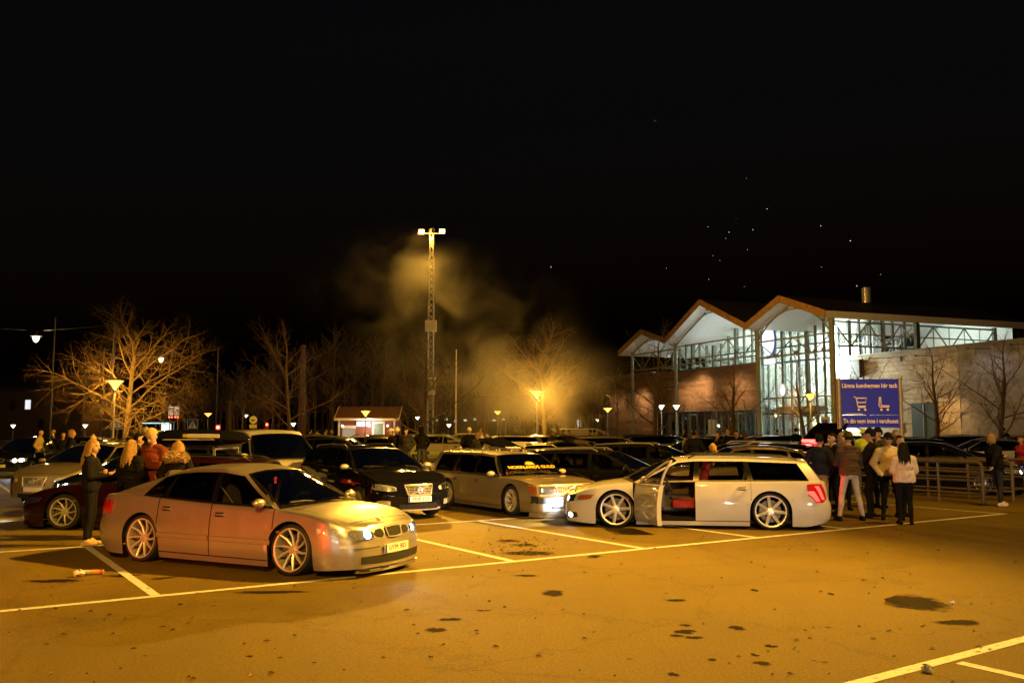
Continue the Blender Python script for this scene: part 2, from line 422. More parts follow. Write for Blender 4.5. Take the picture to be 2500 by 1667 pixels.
    for xx, rev in ((X[-1], 0), (X[0], 1)):                     # nose and tail
        r = ring(xx); rows = []
        for k, p in enumerate(r):
            t = k / (len(r) - 1); ty = p.y
            rows.append([pos(xx, ty * f, p.z + hc(xx) * (1 - f * f) * t ** 3, f) for f in FR])
        for k in range(len(rows) - 1):
            for j in range(len(FR) - 1):
                q = [rows[k][j], rows[k][j + 1], rows[k + 1][j + 1], rows[k + 1][j]]
                if not rev: q.reverse()
                zc = (q[0].z + q[2].z) / 2
                body.add(q, [(0, 1, 2, 3)], 1 if P['clad'] and zc < P['clad'] else 0)
    Lz = (0, 0, -drop)
    def part(mb, nm, mats, parent=None, **k):
        o = mb.build(nm, mats, parent or root, None if parent else Lz, None, **k); return o
    root = empty(name)
    part(body, 'body', [paintm, P['trim']], weld=.0015)
    part(bon, 'bonnet', [paintm], weld=.0015)
    if P.get('boot'): part(boot, 'boot_lid', [paintm], weld=.0015)
    # dark liner behind the gaps, floor, wheel wells
    ln = MB(); Xl = [x for x in X if xr + .1 < x < xf - .1]
    for sg in (1, -1):
        for Xq in ([Xl] if P.get('open_door') != sg else [[x for x in Xl if x <= sB], [x for x in Xl if x >= sA]]):
            ln.grid([[Vector((p.x, p.y * sg, p.z)) for p in ring(x, .03)[1:]] for x in Xq])
        for q in wx:
            yo = ws(q) - .03; rows = []
            for i in range(17):
                a = pi * i / 16; rows.append([Vector((q + AR * 1.0 * cos(a), sg * y, wzf + AR * sin(a))) for y in (yo, yo - .32)])
            ln.grid(rows); ln.add([(q + AR, sg * (yo - .32), sill), (q - AR, sg * (yo - .32), sill), (q - AR, sg * (yo - .32), wzf + AR), (q + AR, sg * (yo - .32), wzf + AR)], [(0, 1, 2, 3)])
    ln.grid([[pos(x, y * ybf(x), belt(x) - .03) for y in (-.98, 0, .98)] for x in Xl if x >= xc])
    if P.get('boot'): ln.grid([[pos(x, y * ybf(x), belt(x) - .03) for y in (-.98, 0, .98)] for x in Xl if x <= xe])
    ln.box(((xf + xr) / 2, 0, sill + .05), (xf - xr - .5, 2 * W - .5, .04))
    part(ln, 'underbody', [DARK])
    if P.get('open_door'):
        q = MB(); xs_ = [x for x in X if sC <= x <= sA + .1]; q.grid([[Vector((p.x, -P['open_door'] * p.y, p.z)) for p in ring(x, .07)[2:]] for x in xs_]); part(q, 'door_lining', [mat('door_trim', (.09, .06, .045), .7, var=.2)])
        q = MB(); q.grid([[Vector((x, y, sill + .09)) for y in (-W + .14, 0, W - .14)] for x in (sC, (sC + sA) / 2, sA)]); part(q, 'cabin_carpet', [mat('cabin_carpet', (.06, .03, .025), .95, var=.3)])
    # ---------------- greenhouse
    yr = pchip(P['roofw']); rc = P['roofc']
    def col(i, t):
        a, b = posts[i], posts[min(i + 1, len(posts) - 1)]
        return (a[0] + (b[0] - a[0]) * t, a[1] + (b[1] - a[1]) * t, a[2] + (b[2] - a[2]) * t)
    def gp(c, v, sg, off=0.):
        xb, xt, zt = c; yb = ybf(xb); y = yb + (yr(xt) - yb) * v + .03 * 4 * v * (1 - v) + off; z0 = belt(xb)
        p0 = pos(xb, 0, z0)
        return Vector((p0.x + (xt - p0.x) * v, y * sg, z0 + (zt - z0) * v))
    V0, V1 = P.get('gv', (.07, .90)); VL = [0, V0, .3, .5, .7, V1, 1]
    gh = MB(); wins = {}; open_door = P.get('open_door'); dw = {}
    tops = []
    for i in range(len(posts) - 1):
        k = posts[i][3]; ns = 4 if k[0] == 'g' else 2
        cs = [col(i, t / ns) for t in range(ns + 1)]
        tops += cs if i == 0 else cs[1:]
        for sg in (1, -1):
            mi = 0 if k in ('p', 'pb') else 0
            if k == 'pb': mi = 1
            if k[0] == 'p':
                q_ = cs if sg > 0 else cs[::-1]
                gh.grid([[gp(c, v, sg) for v in VL[:-1]] for c in q_], mi); gh.grid([[gp(c, v, sg) for v in VL[-2:]] for c in q_], 0)
            else:
                gh.grid([[gp(c, v, sg) for v in (V1, 1)] for c in (cs if sg > 0 else cs[::-1])], 0)
                gh.grid([[gp(c, v, sg) for v in (0, V0)] for c in (cs if sg > 0 else cs[::-1])], 1)
                wins.setdefault((k, sg), []).append([[gp(c, V0 + (V1 - V0) * v / 6, sg, -.006) for v in range(7)] for c in cs])
    RF = [1, .985, .95, .88, .75, .5, .25, 0, -.25, -.5, -.75, -.88, -.95, -.985, -1]
    rz = lambda f: rc * (1 - abs(f) ** 2.6)
    n_ = len(tops); rows = []
    for i, (xb, xt, zt) in enumerate(tops):
        wf = sstep(tops[0][1] - .5, tops[0][1], xt); wr_ = 1 - sstep(tops[-1][1], tops[-1][1] + .4, xt)
        rows.append([Vector((xt + P['bowr'] * (1 - f * f) * (wf - wr_ * .6), yr(xt) * f, zt + rz(f))) for f in RF])
    gh.grid(rows, 0)
    # screens
    def screen(c, front, u0, u1, nm, gm):
        xb, xt, zt = c; yb = ybf(xb); sgn = 1 if front else -1; P0 = pos(xb, 0, belt(xb)); fr = RF
        bw = P['bow'] if front else P.get('bowb', .08); rows = []
        us = [0, u0] + [u0 + (u1 - u0) * k / 6 for k in range(1, 6)] + [u1, 1]
        for u in us:
            row = []
            for f in fr:
                b = Vector((P0.x + sgn * bw * (1 - f * f), yb * f, belt(xb) + (hc(xb + sgn * .1)) * (1 - f * f) * .9 + .004))
                t_ = Vector((xt + sgn * P['bowr'] * (1 - f * f) * (1 if front else .6), yr(xt) * f, zt + rz(f)))
                p = b + (t_ - b) * u; p.x += sgn * .03 * 4 * u * (1 - u) * (1 - .5 * f * f); row.append(p)
            rows.append(row)
        gh.grid(rows[:2], 1 if front else 0); gh.grid(rows[-2:], 0 if not front else 1)
        gi = rows[1:-1]; ke = 1
        gh.grid([r[:ke + 2] for r in gi], 1 if front else 0); gh.grid([r[-ke - 2:] for r in gi], 1 if front else 0)
        m = MB(); m.grid([[p + Vector((-sgn * .004, 0, 0)) for p in r[ke + 1:-ke - 1]] for r in gi]); return part(m, nm, [gm])
    ws_o = screen(posts[0][:3], True, .05, .96, 'windscreen', GL)
    if not P.get('noback'): screen(posts[-1][:3], False, P.get('ru0', .12), .9, 'rear_window', GLD if 'rear' in P['tint'] else GL)
    part(gh, 'roof', [paintm, GBLK], weld=.001)
    for (k, sg), gs in sorted(wins.items()):
        if open_door and k == 'g0' and sg == open_door: dw[k] = gs; continue
        m = MB()
        for q in gs: m.grid(q)
        part(m, 'side_window', [GLD if k in P['tint'] else GL], weld=.001)
    # ---------------- doors
    HANDLE = P.get('handle') or paintm
    for (dk, sg), mb in doors.items():
        x0, x1 = (sB, sA) if dk == 'front_door' else (sC, sB)
        if open_door == sg and dk == 'front_door':
            piv = S(sA, .6, 0, sg); hinge = empty('front_door', (piv.x, piv.y, -drop), 0, root)
            sh = Matrix.Translation((-piv.x, -piv.y, 0))
            me = MB(); me.v = [tuple(sh @ Vector(v)) for v in mb.v]; me.f = mb.f; me.m = mb.m
            me.build('door_skin', [paintm, P['trim']], hinge, weld=.0015)
            inner = MB(); xs_ = [x for x in X if x0 <= x <= x1]
            inner.grid([[sh @ Vector((p.x, (p.y - .085) * sg, p.z)) for p in ring(x)[2:]] for x in xs_])
            for xq in (xs_[0], xs_[-1]): inner.grid([[sh @ Vector((p.x, (p.y - d_) * sg, p.z)) for p in ring(xq)[2:]] for d_ in (0.002, .085)], 1)
            inner.grid([[sh @ Vector((ring(x)[2].x, (ring(x)[2].y - d_) * sg, ring(x)[2].z)) for x in xs_] for d_ in (0.002, .085)], 1)
            inner.box(sh @ Vector(((x0 + x1) / 2, sg * (W - .12), .62)), (.6, .05, .05)); inner.box(sh @ Vector(((x0 + x1) / 2 + .1, sg * (W - .10), .40)), (.55, .05, .12))
            inner.build('door_lining', [PLA, paintm], hinge)
            fr_ = MB(); i0 = [i for i in range(len(posts)) if posts[i][3] == 'g0']; c0, c1 = posts[i0[0]][:3], posts[i0[-1] + 1][:3]
            fr_.tube([sh @ gp(c0, v / 8, sg, -.01) for v in range(9)] + [sh @ gp(c1, 1 - v / 8, sg, -.01) for v in range(9)], .022, 6)
            fr_.build('window_frame', [paintm], hinge)
            gm = MB()
            for q in dw.get('g0', []): gm.grid([[sh @ p for p in r] for r in q])
            gm.build('door_window', [GL], hinge, weld=.001)
            hd = MB(); hd.box(sh @ S(x0 + .16, .82, .03, sg), (.2, .03, .035)); hd.build('door_handle', [HANDLE], hinge)
            hinge.rotation_euler = (0, 0, -sg * radians(P.get('open_angle', 62)))
            continue
        d = part(mb, dk, [paintm, P['trim']], weld=.0015)
        h = MB(); zh = belt(x0 + .15) - .13
        h.tube([S(x0 + .07, zh, .006, sg), S(x0 + .10, zh + .004, .034, sg), S(x0 + .22, zh + .002, .036, sg), S(x0 + .26, zh - .002, .006, sg)], .014, 6); h.box(S(x0 + .16, zh, -.004, sg), (.14, .018, .06), None, 1)
        h.build('door_handle', [HANDLE, DARK], d)
        if P.get('strip'):
            zz = P['strip']; st = MB(); st.grid([[S(x0 + .02 + (x1 - x0 - .04) * t / 10, zz + dz, o_, sg) for dz, o_ in ((-.035, .001), (-.028, .014), (.028, .014), (.035, .001))] for t in range(11)])
            st.build('rubbing_strip', [P.get('stripm', paintm)], d)
    # ---------------- patches on nose / tail / side
    def patch(cols, fn, off=.006, th=.02, nz=5, ns=3, sg=1, m=0, mb=None, lift=0.):
        mb = mb or MB(); cc = []
        for i in range(len(cols) - 1):
            for t in range(ns): cc.append([cols[i][j] + (cols[i + 1][j] - cols[i][j]) * t / ns for j in range(3)])
        cc.append(list(cols[-1])); out_, inn = [], []
        for a, z0, z1 in cc:
            out_.append([fn(a * sg, z0 + (z1 - z0) * k / nz, off + lift * sin(pi * k / nz)) for k in range(nz + 1)]); inn.append([fn(a * sg, z0 + (z1 - z0) * k / nz, off - th) for k in range(nz + 1)])
        mb.grid(out_, m)
        mb.grid([[r[0] for r in out_], [r[0] for r in inn]], m); mb.grid([[r[-1] for r in out_], [r[-1] for r in inn]], m)
        mb.grid([out_[0], inn[0]], m); mb.grid([out_[-1], inn[-1]], m); return mb
    D = P['det']
    def disc(mb, fn, a, z, r, off, m, n=14):
        c = fn(a, z, off); mb.add([c] + [fn(a + r * cos(2 * pi * j / n), z + r * sin(2 * pi * j / n), off) for j in range(n)], [(0, 1 + j, 1 + (j + 1) % n) for j in range(n)], m)
    lit = P.get('lit', ())
    for sg in (1, -1):
        if 'head' in D:
            h = patch(D['head'], F, .004, .03, sg=sg)
            a0 = D['head'][0][0]; a1 = D['head'][-1][0]; zc = sum(c[1] + c[2] for c in D['head']) / (2 * len(D['head']))
            hh = max(c[2] - c[1] for c in D['head'])
            for q, rr in D.get('bulbs', ((.3, .38), (.72, .32))):
                a = a0 + (a1 - a0) * q; zz = pchip([(c[0], (c[1] + c[2]) / 2) for c in D['head']])(a)
                on = 'head' in lit and q == D.get('litbulb', q); disc(h, F, a * sg, zz, hh * rr * 1.2, .008, 2); disc(h, F, a * sg, zz, hh * rr * (1.15 if on else 1), .010, 1 if on else 0)
            ho = part(h, 'headlight', [REFL, HEADON, BEZEL])
            lz = patch(D['head'], F, .016, .012, sg=sg); lz.build('lens', [LENS], ho)
            if 'ind' in D: patch(D['ind'], F, .010, .02, sg=sg).build('indicator', [AMBER], ho)
        if 'fog' in D:
            fo = patch(D['fog'], F, .003, .02, sg=sg); y, z, r = D['fogl']; disc(fo, F, y * sg, z, r * 1.3, .006, 1); disc(fo, F, y * sg, z, r, .008, 2)
            part(fo, 'fog_lamp', [D.get('fogm', PLA), CHROME, HEADON if 'fog' in lit else REFL])
        if 'tail' in D:
            tl = patch(D['tail'], B, .006, .03, sg=sg, lift=.01); to = part(tl, 'taillight', [REDL])
            if 'tail' in lit:
                q = MB()
                for c in D['tailon']: patch(c, B, .022, .006, sg=sg, mb=q)
                q.build('lit_bulb', [TAILON], to)
        if 'side_ind' in D: x, z = D['side_ind']; q = MB(); q.box(S(x, z, .004, sg), (.06, .012, .022)); part(q, 'side_indicator', [AMBER])
        if 'mirror' in P:
            x, z = P['mirror']; y = ybf(x); q = MB(); c = Vector((x - .02, sg * (y + .145), z + .035))
            q.ell(c, (.065, .10, .06), 12, 8); q.v = [(min(v[0], 1e9) if v[0] > c.x - .03 else c.x - .03, v[1], v[2]) for v in q.v]
            q.bar((x, sg * (y - .01), z - .01), (x, sg * (y + .08), z + .02), .06, .03, 1)
            mo = part(q, 'mirror', [P.get('mirm', paintm), PLA]); q2 = MB(); q2.ell(c + Vector((-.034, 0, 0)), (.004, .088, .05), 12, 6); q2.build('mirror_glass', [CHROME], mo)
        if P['rails']:
            xs_ = [P['railx'][0] + (P['railx'][1] - P['railx'][0]) * t / 14 for t in range(15)]; zt = pchip([(c[1], c[2]) for c in tops])
            q = MB(); q.tube([Vector((x, sg * (yr(x) - .07), zt(x) + .028 + (.045 if 0 < i < 14 else 0) * min(1, min(i, 14 - i)))) for i, x in enumerate(xs_)], .016, 6)
            if P.get('railfeet'): 
                for i in (1, 5, 9, 13): x = xs_[i]; q.bar((x, sg * (yr(x) - .07), zt(x)), (x, sg * (yr(x) - .07), zt(x) + .07), .04, .03)
            part(q, 'roof_rail', [P.get('railm', PLA)])
    for nm, cols, mm, off, th in D.get('front', ()): part(patch(cols, F, off, th, ns=4), nm, [mm or paintm])
    for nm, cols, mm, off, th in D.get('rear', ()): part(patch(cols, B, off, th, ns=4), nm, [mm])
    if 'bars' in D:      # grille bars
        y0, y1, z0, z1, nb, nv, mm = D['bars']; q = MB()
        for i in range(nb): z = z0 + (z1 - z0) * (i + .5) / nb; q.tube([F(y0 + (y1 - y0) * t / 8, z, .014) for t in range(9)], .0042, 5)
        for i in range(nv): y = y0 + (y1 - y0) * (i + .5) / nv; q.tube([F(y, z0 + (z1 - z0) * t / 4, .014) for t in range(5)], .003, 5)
        part(q, 'grille_bars', [mm])
    if 'frame' in D:
        pl, r_, mm = D['frame']; q = MB(); pts = []
        for (ya, za), (yb_, zb_) in zip(pl, pl[1:] + pl[:1]):
            for t in range(5): pts.append(F(ya + (yb_ - ya) * t / 5, za + (zb_ - za) * t / 5, .018))
        q.tube(pts, r_, 6, closed=True); part(q, 'grille_surround', [mm])
    if 'slash' in D:
        (ya, za), (yb_, zb_), rr = D['slash']; q = MB(); q.tube([F(ya + (yb_ - ya) * t / 6, za + (zb_ - za) * t / 6, .026) for t in range(7)], .011, 5)
        c = F((ya + yb_) / 2, (za + zb_) / 2, .034); q.lathe([(rr * .72, -.006), (rr * .72, .008), (rr, .008), (rr, -.006)], 20, Matrix.Translation(c) @ Matrix.Rotation(pi / 2, 4, 'Y'), 0, True)
        q.box(c, (.012, rr * 1.5, rr * .42)); part(q, 'emblem', [CHROME])
    def plate(fn, z, txt, ang, nm, y=0.):
        c = fn(y, z, .012); q = MB(); q.box((0, 0, 0), (.012, .52, .11)); q.box((.003, -.24 , 0), (.0125, .035, .106), None, 1)
        o = q.build(nm, [PLATE, EUBLUE], root, c + Vector((0, 0, -drop)))
        if txt: text('plate_text', txt, .095, PLINK, o, Matrix.Translation((.0085, .015, 0)) @ Matrix.Rotation(pi / 2, 4, 'Z') @ Matrix.Rotation(pi / 2, 4, 'X'), .001, 0., 1.05)
        if ang < 0: o.rotation_euler = (0, 0, pi)
        return o
    if 'plate_z' in D: plate(F, D['plate_z'], P.get('plate', ''), 1, 'number_plate', D.get('plate_y', 0))
    if 'rplate_z' in D: plate(B, D['rplate_z'], '', -1, 'number_plate')
    # ---------------- wipers, cabin
    q = MB(); xb = posts[0][0]
    for s_ in (.55, -.1): q.tube([(pos(xb + .16, 0, .9).x, s_, belt(xb) + .055), (pos(xb + .06, 0, .9).x, s_ - .3, belt(xb) + .085), (pos(xb + .03, 0, .9).x, s_ - .55, belt(xb) + .08)], .008, 4)
    part(q, 'wipers', [PLA])
    zf = sill + .16
    for sx in P.get('seats', (.05, -.85)):
        for sg in (1, -1):
            q = MB(); q.sq((sx + .05, sg * .37, zf + .20), (.27, .26, .09)); q.sq((sx - .25, sg * .37, zf + .50), (.08, .25, .34), (0, -.28, 0), 0, .5); q.sq((sx - .38, sg * .37, zf + .90), (.05, .14, .10), (0, -.2, 0), 0, .5); q.bar((sx - .33, sg * .37 - .05, zf + .75), (sx - .37, sg * .37 - .05, zf + .86), .012); q.bar((sx - .33, sg * .37 + .05, zf + .75), (sx - .37, sg * .37 + .05, zf + .86), .012)
            part(q, 'seat', [P.get('seatm', SEATM) if sx > -.3 else SEATM])
    q = MB(); q.box((xb - .28, 0, belt(xb) - .10), (.5, 2 * ybf(xb) - .12, .20)); q.box((xb - .48, 0, belt(xb) - .3), (.2, 2 * ybf(xb) - .2, .3)); q.box((xb - .5, 0, belt(xb) - .17), (.03, .24, .14)); part(q, 'dashboard', [DASH])
    q = MB(); c = Vector((xb - .66, .37, belt(xb) - .04)); Mx = Matrix.Translation(c) @ Matrix.Rotation(radians(-66), 4, 'Y')
    q.tube([Mx @ Vector((.18 * cos(2 * pi * j / 20), .18 * sin(2 * pi * j / 20), 0)) for j in range(20)], .015, 6, closed=True)
    for a in (0, pi, -pi / 2): q.bar(Mx @ Vector((0, 0, -.02)), Mx @ Vector((.17 * cos(a + pi / 2), .17 * sin(a + pi / 2), 0)), .035, .015)
    part(q, 'steering_wheel', [DASH])
    # ---------------- wheels
    for i, q in enumerate(wx):
        for sg in (1, -1):
            t, rm, dm = wheel_mesh(P['tyre']); yy = sg * (ws(q) - P['tyre'][2] / 2 - P.get('winset', .015))
            wo = link('wheel', t, root, (q, yy, tr)); wo.rotation_euler = (radians(P['camber']) * sg, 0, 0 if sg > 0 else pi)
            if sg < 0: wo.rotation_euler = (radians(P['camber']), 0, pi)
            if not t.materials: t.materials.append(RUB)
            ro = link('rim', rm, wo); 
            if not rm.materials: rm.materials.append(P['rimm'])
            a_ = link('brake_disc', dm, wo)
            if not dm.materials: dm.materials.append(DISC); dm.materials.append(CALIPER)
            ro.rotation_euler = (0, R.random() * 6, 0)
    P['_f'] = dict(F=F, B=B, S=S, gp=gp, belt=belt, ybf=ybf, yr=yr, pos=pos, tops=tops, patch=patch, part=part, sill=sill, hc=hc)
    CARS[root.name] = P; orig['_f'] = P['_f']
    return root
# ------------------------------------------------------------------ the kinds of body
SECT = [(.1, .93), (.25, .975), (.45, 1.0), (.62, .998), (.8, .975), (.95, .945), (1.05, .92)]
SALOON = dict(xf=2.27, xr=-2.36, W=.88, wb=2.675, bow2=.055, corner=(.50, .36, .42, .28), sill=.19, sect=SECT,
    belt=[(-2.36, .93), (-2.2, 1.0), (-1.7, 1.02), (-1, .985), (0, .945), (1.05, .92), (1.5, .885), (1.9, .82), (2.15, .755), (2.27, .715)],
    nose=[(.1, -.03), (.2, .03), (.42, .035), (.5, .02), (.6, .0), (.72, -.05), (.85, -.12)], tail=[(.2, -.12), (.35, .0), (.55, .03), (.65, .0), (.8, -.03), (1.0, -.05)],
    posts=[(1.12, .34, 1.335, 'p'), (1.02, .25, 1.35, 'g0'), (.02, -.04, 1.395, 'pb'), (-.08, -.12, 1.397, 'g1'), (-.55, -.55, 1.385, 'g1'), (-.92, -.85, 1.352, 'pb'), (-.99, -.92, 1.342, 'g2'), (-1.38, -1.16, 1.285, 'p'), (-1.95, -1.42, 1.215, 'e')],
    roofw=[(-1.45, .53), (-.6, .565), (0, .58), (.4, .56)], doors=(1.05, -.03, -1.02), boot=True, mirror=(.92, .96), roofc=.055, bow=.2, bowb=.12, handle=None)
ESTATE = dict(xf=2.34, xr=-2.48, W=.92, wb=2.816, corner=(.62, .42, .42, .28), sill=.2, sect=SECT,
    belt=[(-2.48, 1.0), (-2.3, 1.02), (-1.2, 1.005), (0, .985), (1.05, .965), (1.5, .925), (1.95, .845), (2.2, .765), (2.34, .70)],
    nose=[(.1, -.05), (.25, .02), (.5, .03), (.6, .015), (.7, -.02), (.85, -.1)], tail=[(.2, -.12), (.35, .02), (.58, .04), (.66, .0), (.85, -.03), (1.05, -.06)],
    posts=[(1.08, .26, 1.365, 'p'), (.98, .17, 1.375, 'g0'), (-.02, -.06, 1.405, 'pb'), (-.13, -.15, 1.407, 'g1'), (-1.02, -.93, 1.405, 'pb'), (-1.12, -1.02, 1.402, 'g2'), (-2.12, -1.9, 1.365, 'p'), (-2.38, -2.1, 1.340, 'e')],
    roofw=[(-2.1, .59), (-.6, .64), (0, .645), (.4, .61)], doors=(1.08, -.05, -1.06), mirror=(.9, 1.0), rails=True, railx=(-1.95, .05), roofc=.05, bow=.2, bowb=.06, ru0=.06)
BOXE = dict(xf=2.33, xr=-2.46, W=.88, wb=2.77, corner=(.22, .16, .2, .14), sill=.22, sect=[(.1, .95), (.3, .985), (.5, 1.0), (.7, .995), (.92, .965)],
    belt=[(-2.46, .905), (-1, .91), (.9, .905), (1.6, .88), (2.2, .815), (2.33, .79)], nose=[(.1, -.02), (.3, .05), (.55, .05), (.58, .0), (.75, -.03), (.85, -.06)], tail=[(.2, 0), (.35, .04), (.55, .04), (.58, 0), (.9, -.02)],
    posts=[(.98, .42, 1.345, 'p'), (.88, .34, 1.355, 'g0'), (-.12, -.12, 1.385, 'pb'), (-.22, -.2, 1.388, 'g1'), (-1.12, -1.05, 1.388, 'pb'), (-1.22, -1.13, 1.387, 'g2'), (-2.12, -1.98, 1.375, 'p'), (-2.36, -2.2, 1.365, 'e')],
    roofw=[(-2.2, .60), (0, .625), (.45, .60)], doors=(1.02, -.17, -1.17), mirror=(.78, .93), rails=True, railx=(-1.95, -.1), railfeet=True, railm=CHROME, roofc=.03, bow=.06, bowr=.03, bow2=.02, bowb=.02, hoodcrown=.02, ru0=.08)
def kind(base, **k): d = dict(base); d.update(k); return d
BOXS = kind(BOXE, boot=True, rails=False, posts=[(.98, .42, 1.345, 'p'), (.88, .34, 1.355, 'g0'), (-.12, -.12, 1.385, 'pb'), (-.22, -.2, 1.388, 'g1'), (-1.02, -.86, 1.37, 'pb'), (-1.1, -.93, 1.365, 'g2'), (-1.4, -1.08, 1.35, 'p'), (-1.78, -1.22, 1.335, 'e')],
    belt=[(-2.46, .90), (-1.8, .925), (-1, .915), (.9, .905), (1.6, .88), (2.2, .815), (2.33, .79)], roofw=[(-1.3, .58), (0, .625), (.45, .60)])
HATCH = kind(SALOON, boot=False, xf=2.08, xr=-2.08, wb=2.58, corner=(.6, .42, .4, .28), W=.88,
    belt=[(-2.08, .98), (-1.8, 1.02), (-1, .99), (0, .955), (1.0, .93), (1.4, .88), (1.75, .79), (2.0, .70), (2.08, .66)],
    posts=[(1.08, .32, 1.38, 'p'), (.98, .22, 1.395, 'g0'), (-.02, -.06, 1.44, 'pb'), (-.12, -.14, 1.44, 'g1'), (-.95, -.88, 1.40, 'pb'), (-1.03, -.95, 1.395, 'g2'), (-1.5, -1.3, 1.355, 'p'), (-1.93, -1.52, 1.325, 'e')],
    roofw=[(-1.6, .54), (-.6, .59), (0, .60), (.4, .57)], doors=(1.02, -.05, -1.0), bowb=.08, ru0=.1)
VAN = kind(ESTATE, xf=2.05, xr=-2.35, wb=2.68, W=.90, sill=.26, corner=(.5, .36, .2, .14), rails=False, sect=[(.1, .95), (.3, .985), (.6, 1.0), (1.0, .99), (1.2, .975)],
    belt=[(-2.35, 1.10), (-.3, 1.10), (.9, 1.08), (1.15, 1.06), (1.55, .99), (1.85, .88), (2.05, .76)],
    nose=[(.1, -.02), (.3, .04), (.55, .04), (.65, .0), (.8, -.02), (1.0, -.1)],
    posts=[(1.22, .42, 1.66, 'p'), (1.1, .30, 1.69, 'g0'), (.22, .10, 1.74, 'p'), (.1, .0, 1.75, 'p'), (-1.0, -1.0, 1.76, 'p'), (-2.2, -2.1, 1.74, 'p'), (-2.33, -2.25, 1.72, 'e')],
    roofw=[(-2.3, .70), (0, .715), (.4, .66)], doors=(1.12, .05, -.95), mirror=(1.0, 1.14), bow=.2, roofc=.05, ru0=.06, gv=(.06, .86))
D_SALOON = dict(head=[(.385, .585, .66), (.48, .572, .684), (.62, .572, .70), (.75, .582, .712), (.83, .60, .718), (.862, .635, .715)], bulbs=((.24, .36), (.62, .30)), litbulb=.24,
    front=[('grille', [(-.175, .60, .675), (-.15, .575, .70), (0, .562, .708), (.15, .575, .70), (.175, .60, .675)], DARK, .008, .02),
           ('side_grille', [(.215, .60, .655), (.25, .578, .685), (.345, .592, .672), (.375, .62, .64)], DARK, .008, .02), ('side_grille', [(-.375, .62, .64), (-.345, .592, .672), (-.25, .578, .685), (-.215, .60, .655)], DARK, .008, .02),
           ('lower_intake', [(-.62, .275, .365), (-.4, .262, .362), (0, .255, .355), (.4, .262, .362), (.62, .275, .365)], DARK, .008, .02),
           ('bumper_strip', [(-.8, .475, .51), (-.45, .47, .505), (-.30, .475, .50)], None, .012, .012), ('bumper_strip', [(.30, .475, .50), (.45, .47, .505), (.8, .475, .51)], None, .012, .012)],
    frame=([(-.165, .69), (0, .70), (.165, .69), (.14, .575), (0, .563), (-.14, .575)], .007, CHROME), plate_z=.43, tail=[(.58, .74, .93), (.72, .72, .93), (.86, .74, .93)], tailon=[[(.62, .82, .86), (.8, .82, .86)]], rplate_z=.75, side_ind=(1.16, .64))
D_ESTATE = dict(head=[(.48, .60, .665), (.58, .59, .70), (.72, .60, .725), (.84, .625, .74), (.885, .66, .735)], bulbs=((.3, .36), (.68, .30)), litbulb=.3,
    ind=[(.80, .63, .72), (.86, .64, .735), (.885, .66, .735)],
    front=[('grille', [(-.30, .52, .70), (-.26, .505, .705), (0, .50, .71), (.26, .505, .705), (.30, .52, .70)], DARK, .006, .02),
           ('lower_intake', [(-.42, .235, .33), (0, .23, .33), (.42, .235, .33)], DARK, .008, .02)],
    bars=(-.28, .28, .515, .70, 6, 5, CHROME), frame=([(-.31, .71), (.31, .71), (.25, .505), (-.25, .505)], .013, CHROME), slash=((-.22, .52), (.22, .69), .062),
    fog=[(.60, .30, .40), (.72, .29, .41), (.80, .31, .40)], fogl=(.70, .35, .04), plate_z=.43,
    tail=[(.765, .70, .97), (.83, .64, .97), (.885, .63, .95)], tailon=[[(.815, .69, .93), (.84, .69, .93)], [(.862, .66, .84), (.882, .66, .84)]], rplate_z=.78, side_ind=(1.2, .68))
D_BOX = dict(head=[(.36, .60, .77), (.78, .60, .77)], bulbs=((.3, .3), (.7, .3)), ind=[(.79, .605, .765), (.83, .605, .765), (.87, .61, .76)],
    front=[('grille', [(-.34, .595, .775), (.34, .595, .775)], DARK, .002, .02), ('lower_intake', [(-.5, .30, .36), (.5, .30, .36)], DARK, .008, .02), ('bumper', [(-.86, .42, .565), (-.6, .42, .565), (.6, .42, .565), (.86, .42, .565)], PLA, .02, .04), ('chrome_strip', [(-.85, .775, .79), (.85, .775, .79)], CHROME, .014, .02)],
    bars=(-.33, .33, .605, .765, 6, 12, CHROME), frame=([(-.34, .77), (.34, .77), (.34, .60), (-.34, .60)], .010, CHROME), slash=((-.16, .61), (.16, .76), .035),
    plate_z=.47, tail=[(.60, .62, .86), (.76, .62, .86), (.86, .63, .86)], tailon=[[(.7, .66, .72), (.84, .66, .72)]], rplate_z=.68, side_ind=(1.3, .62))
D_VAN = dict(head=[(.52, .68, .80), (.66, .68, .87), (.80, .70, .92), (.87, .75, .92)], bulbs=((.35, .32),), front=[('grille', [(-.48, .70, .80), (0, .69, .79), (.48, .70, .80)], DARK, .008, .02), ('lower_intake', [(-.5, .36, .52), (.5, .36, .52)], DARK, .008, .02)],
    bars=(-.46, .46, .705, .79, 2, 0, CHROME), plate_z=.58, tail=[(.72, .8, 1.08), (.86, .8, 1.08)], tailon=[], rplate_z=.75)
# ================================================================== people
import numpy as np
from mathutils import noise as mnoise
SKIN = mat('skin', (.42, .25, .17), .5, var=.08, vscale=30); SKIN.node_tree.nodes['Principled BSDF'].inputs['Subsurface Weight'].default_value = .08
def cloth(name, c, var=.12, rough=.9): return mat(name, c, rough, var=var, vscale=14, bump=.5, bscale=40, spec=.12)
CL = {k: cloth('cloth_' + k, v) for k, v in dict(black=(.006, .006, .0065), charcoal=(.03, .03, .032), navy=(.012, .016, .035), brown=(.07, .045, .025), rust=(.12, .028, .014), olive=(.05, .048, .02), beige=(.38, .28, .15),
      cream=(.55, .47, .36), white=(.7, .68, .64), grey=(.20, .195, .19), denim=(.05, .06, .09), light_denim=(.33, .31, .30), yellow=(.6, .42, .03), fur=(.28, .20, .10), red=(.3, .02, .015), camo=(.22, .17, .10), hivis=(.62, .75, .05)).items()}
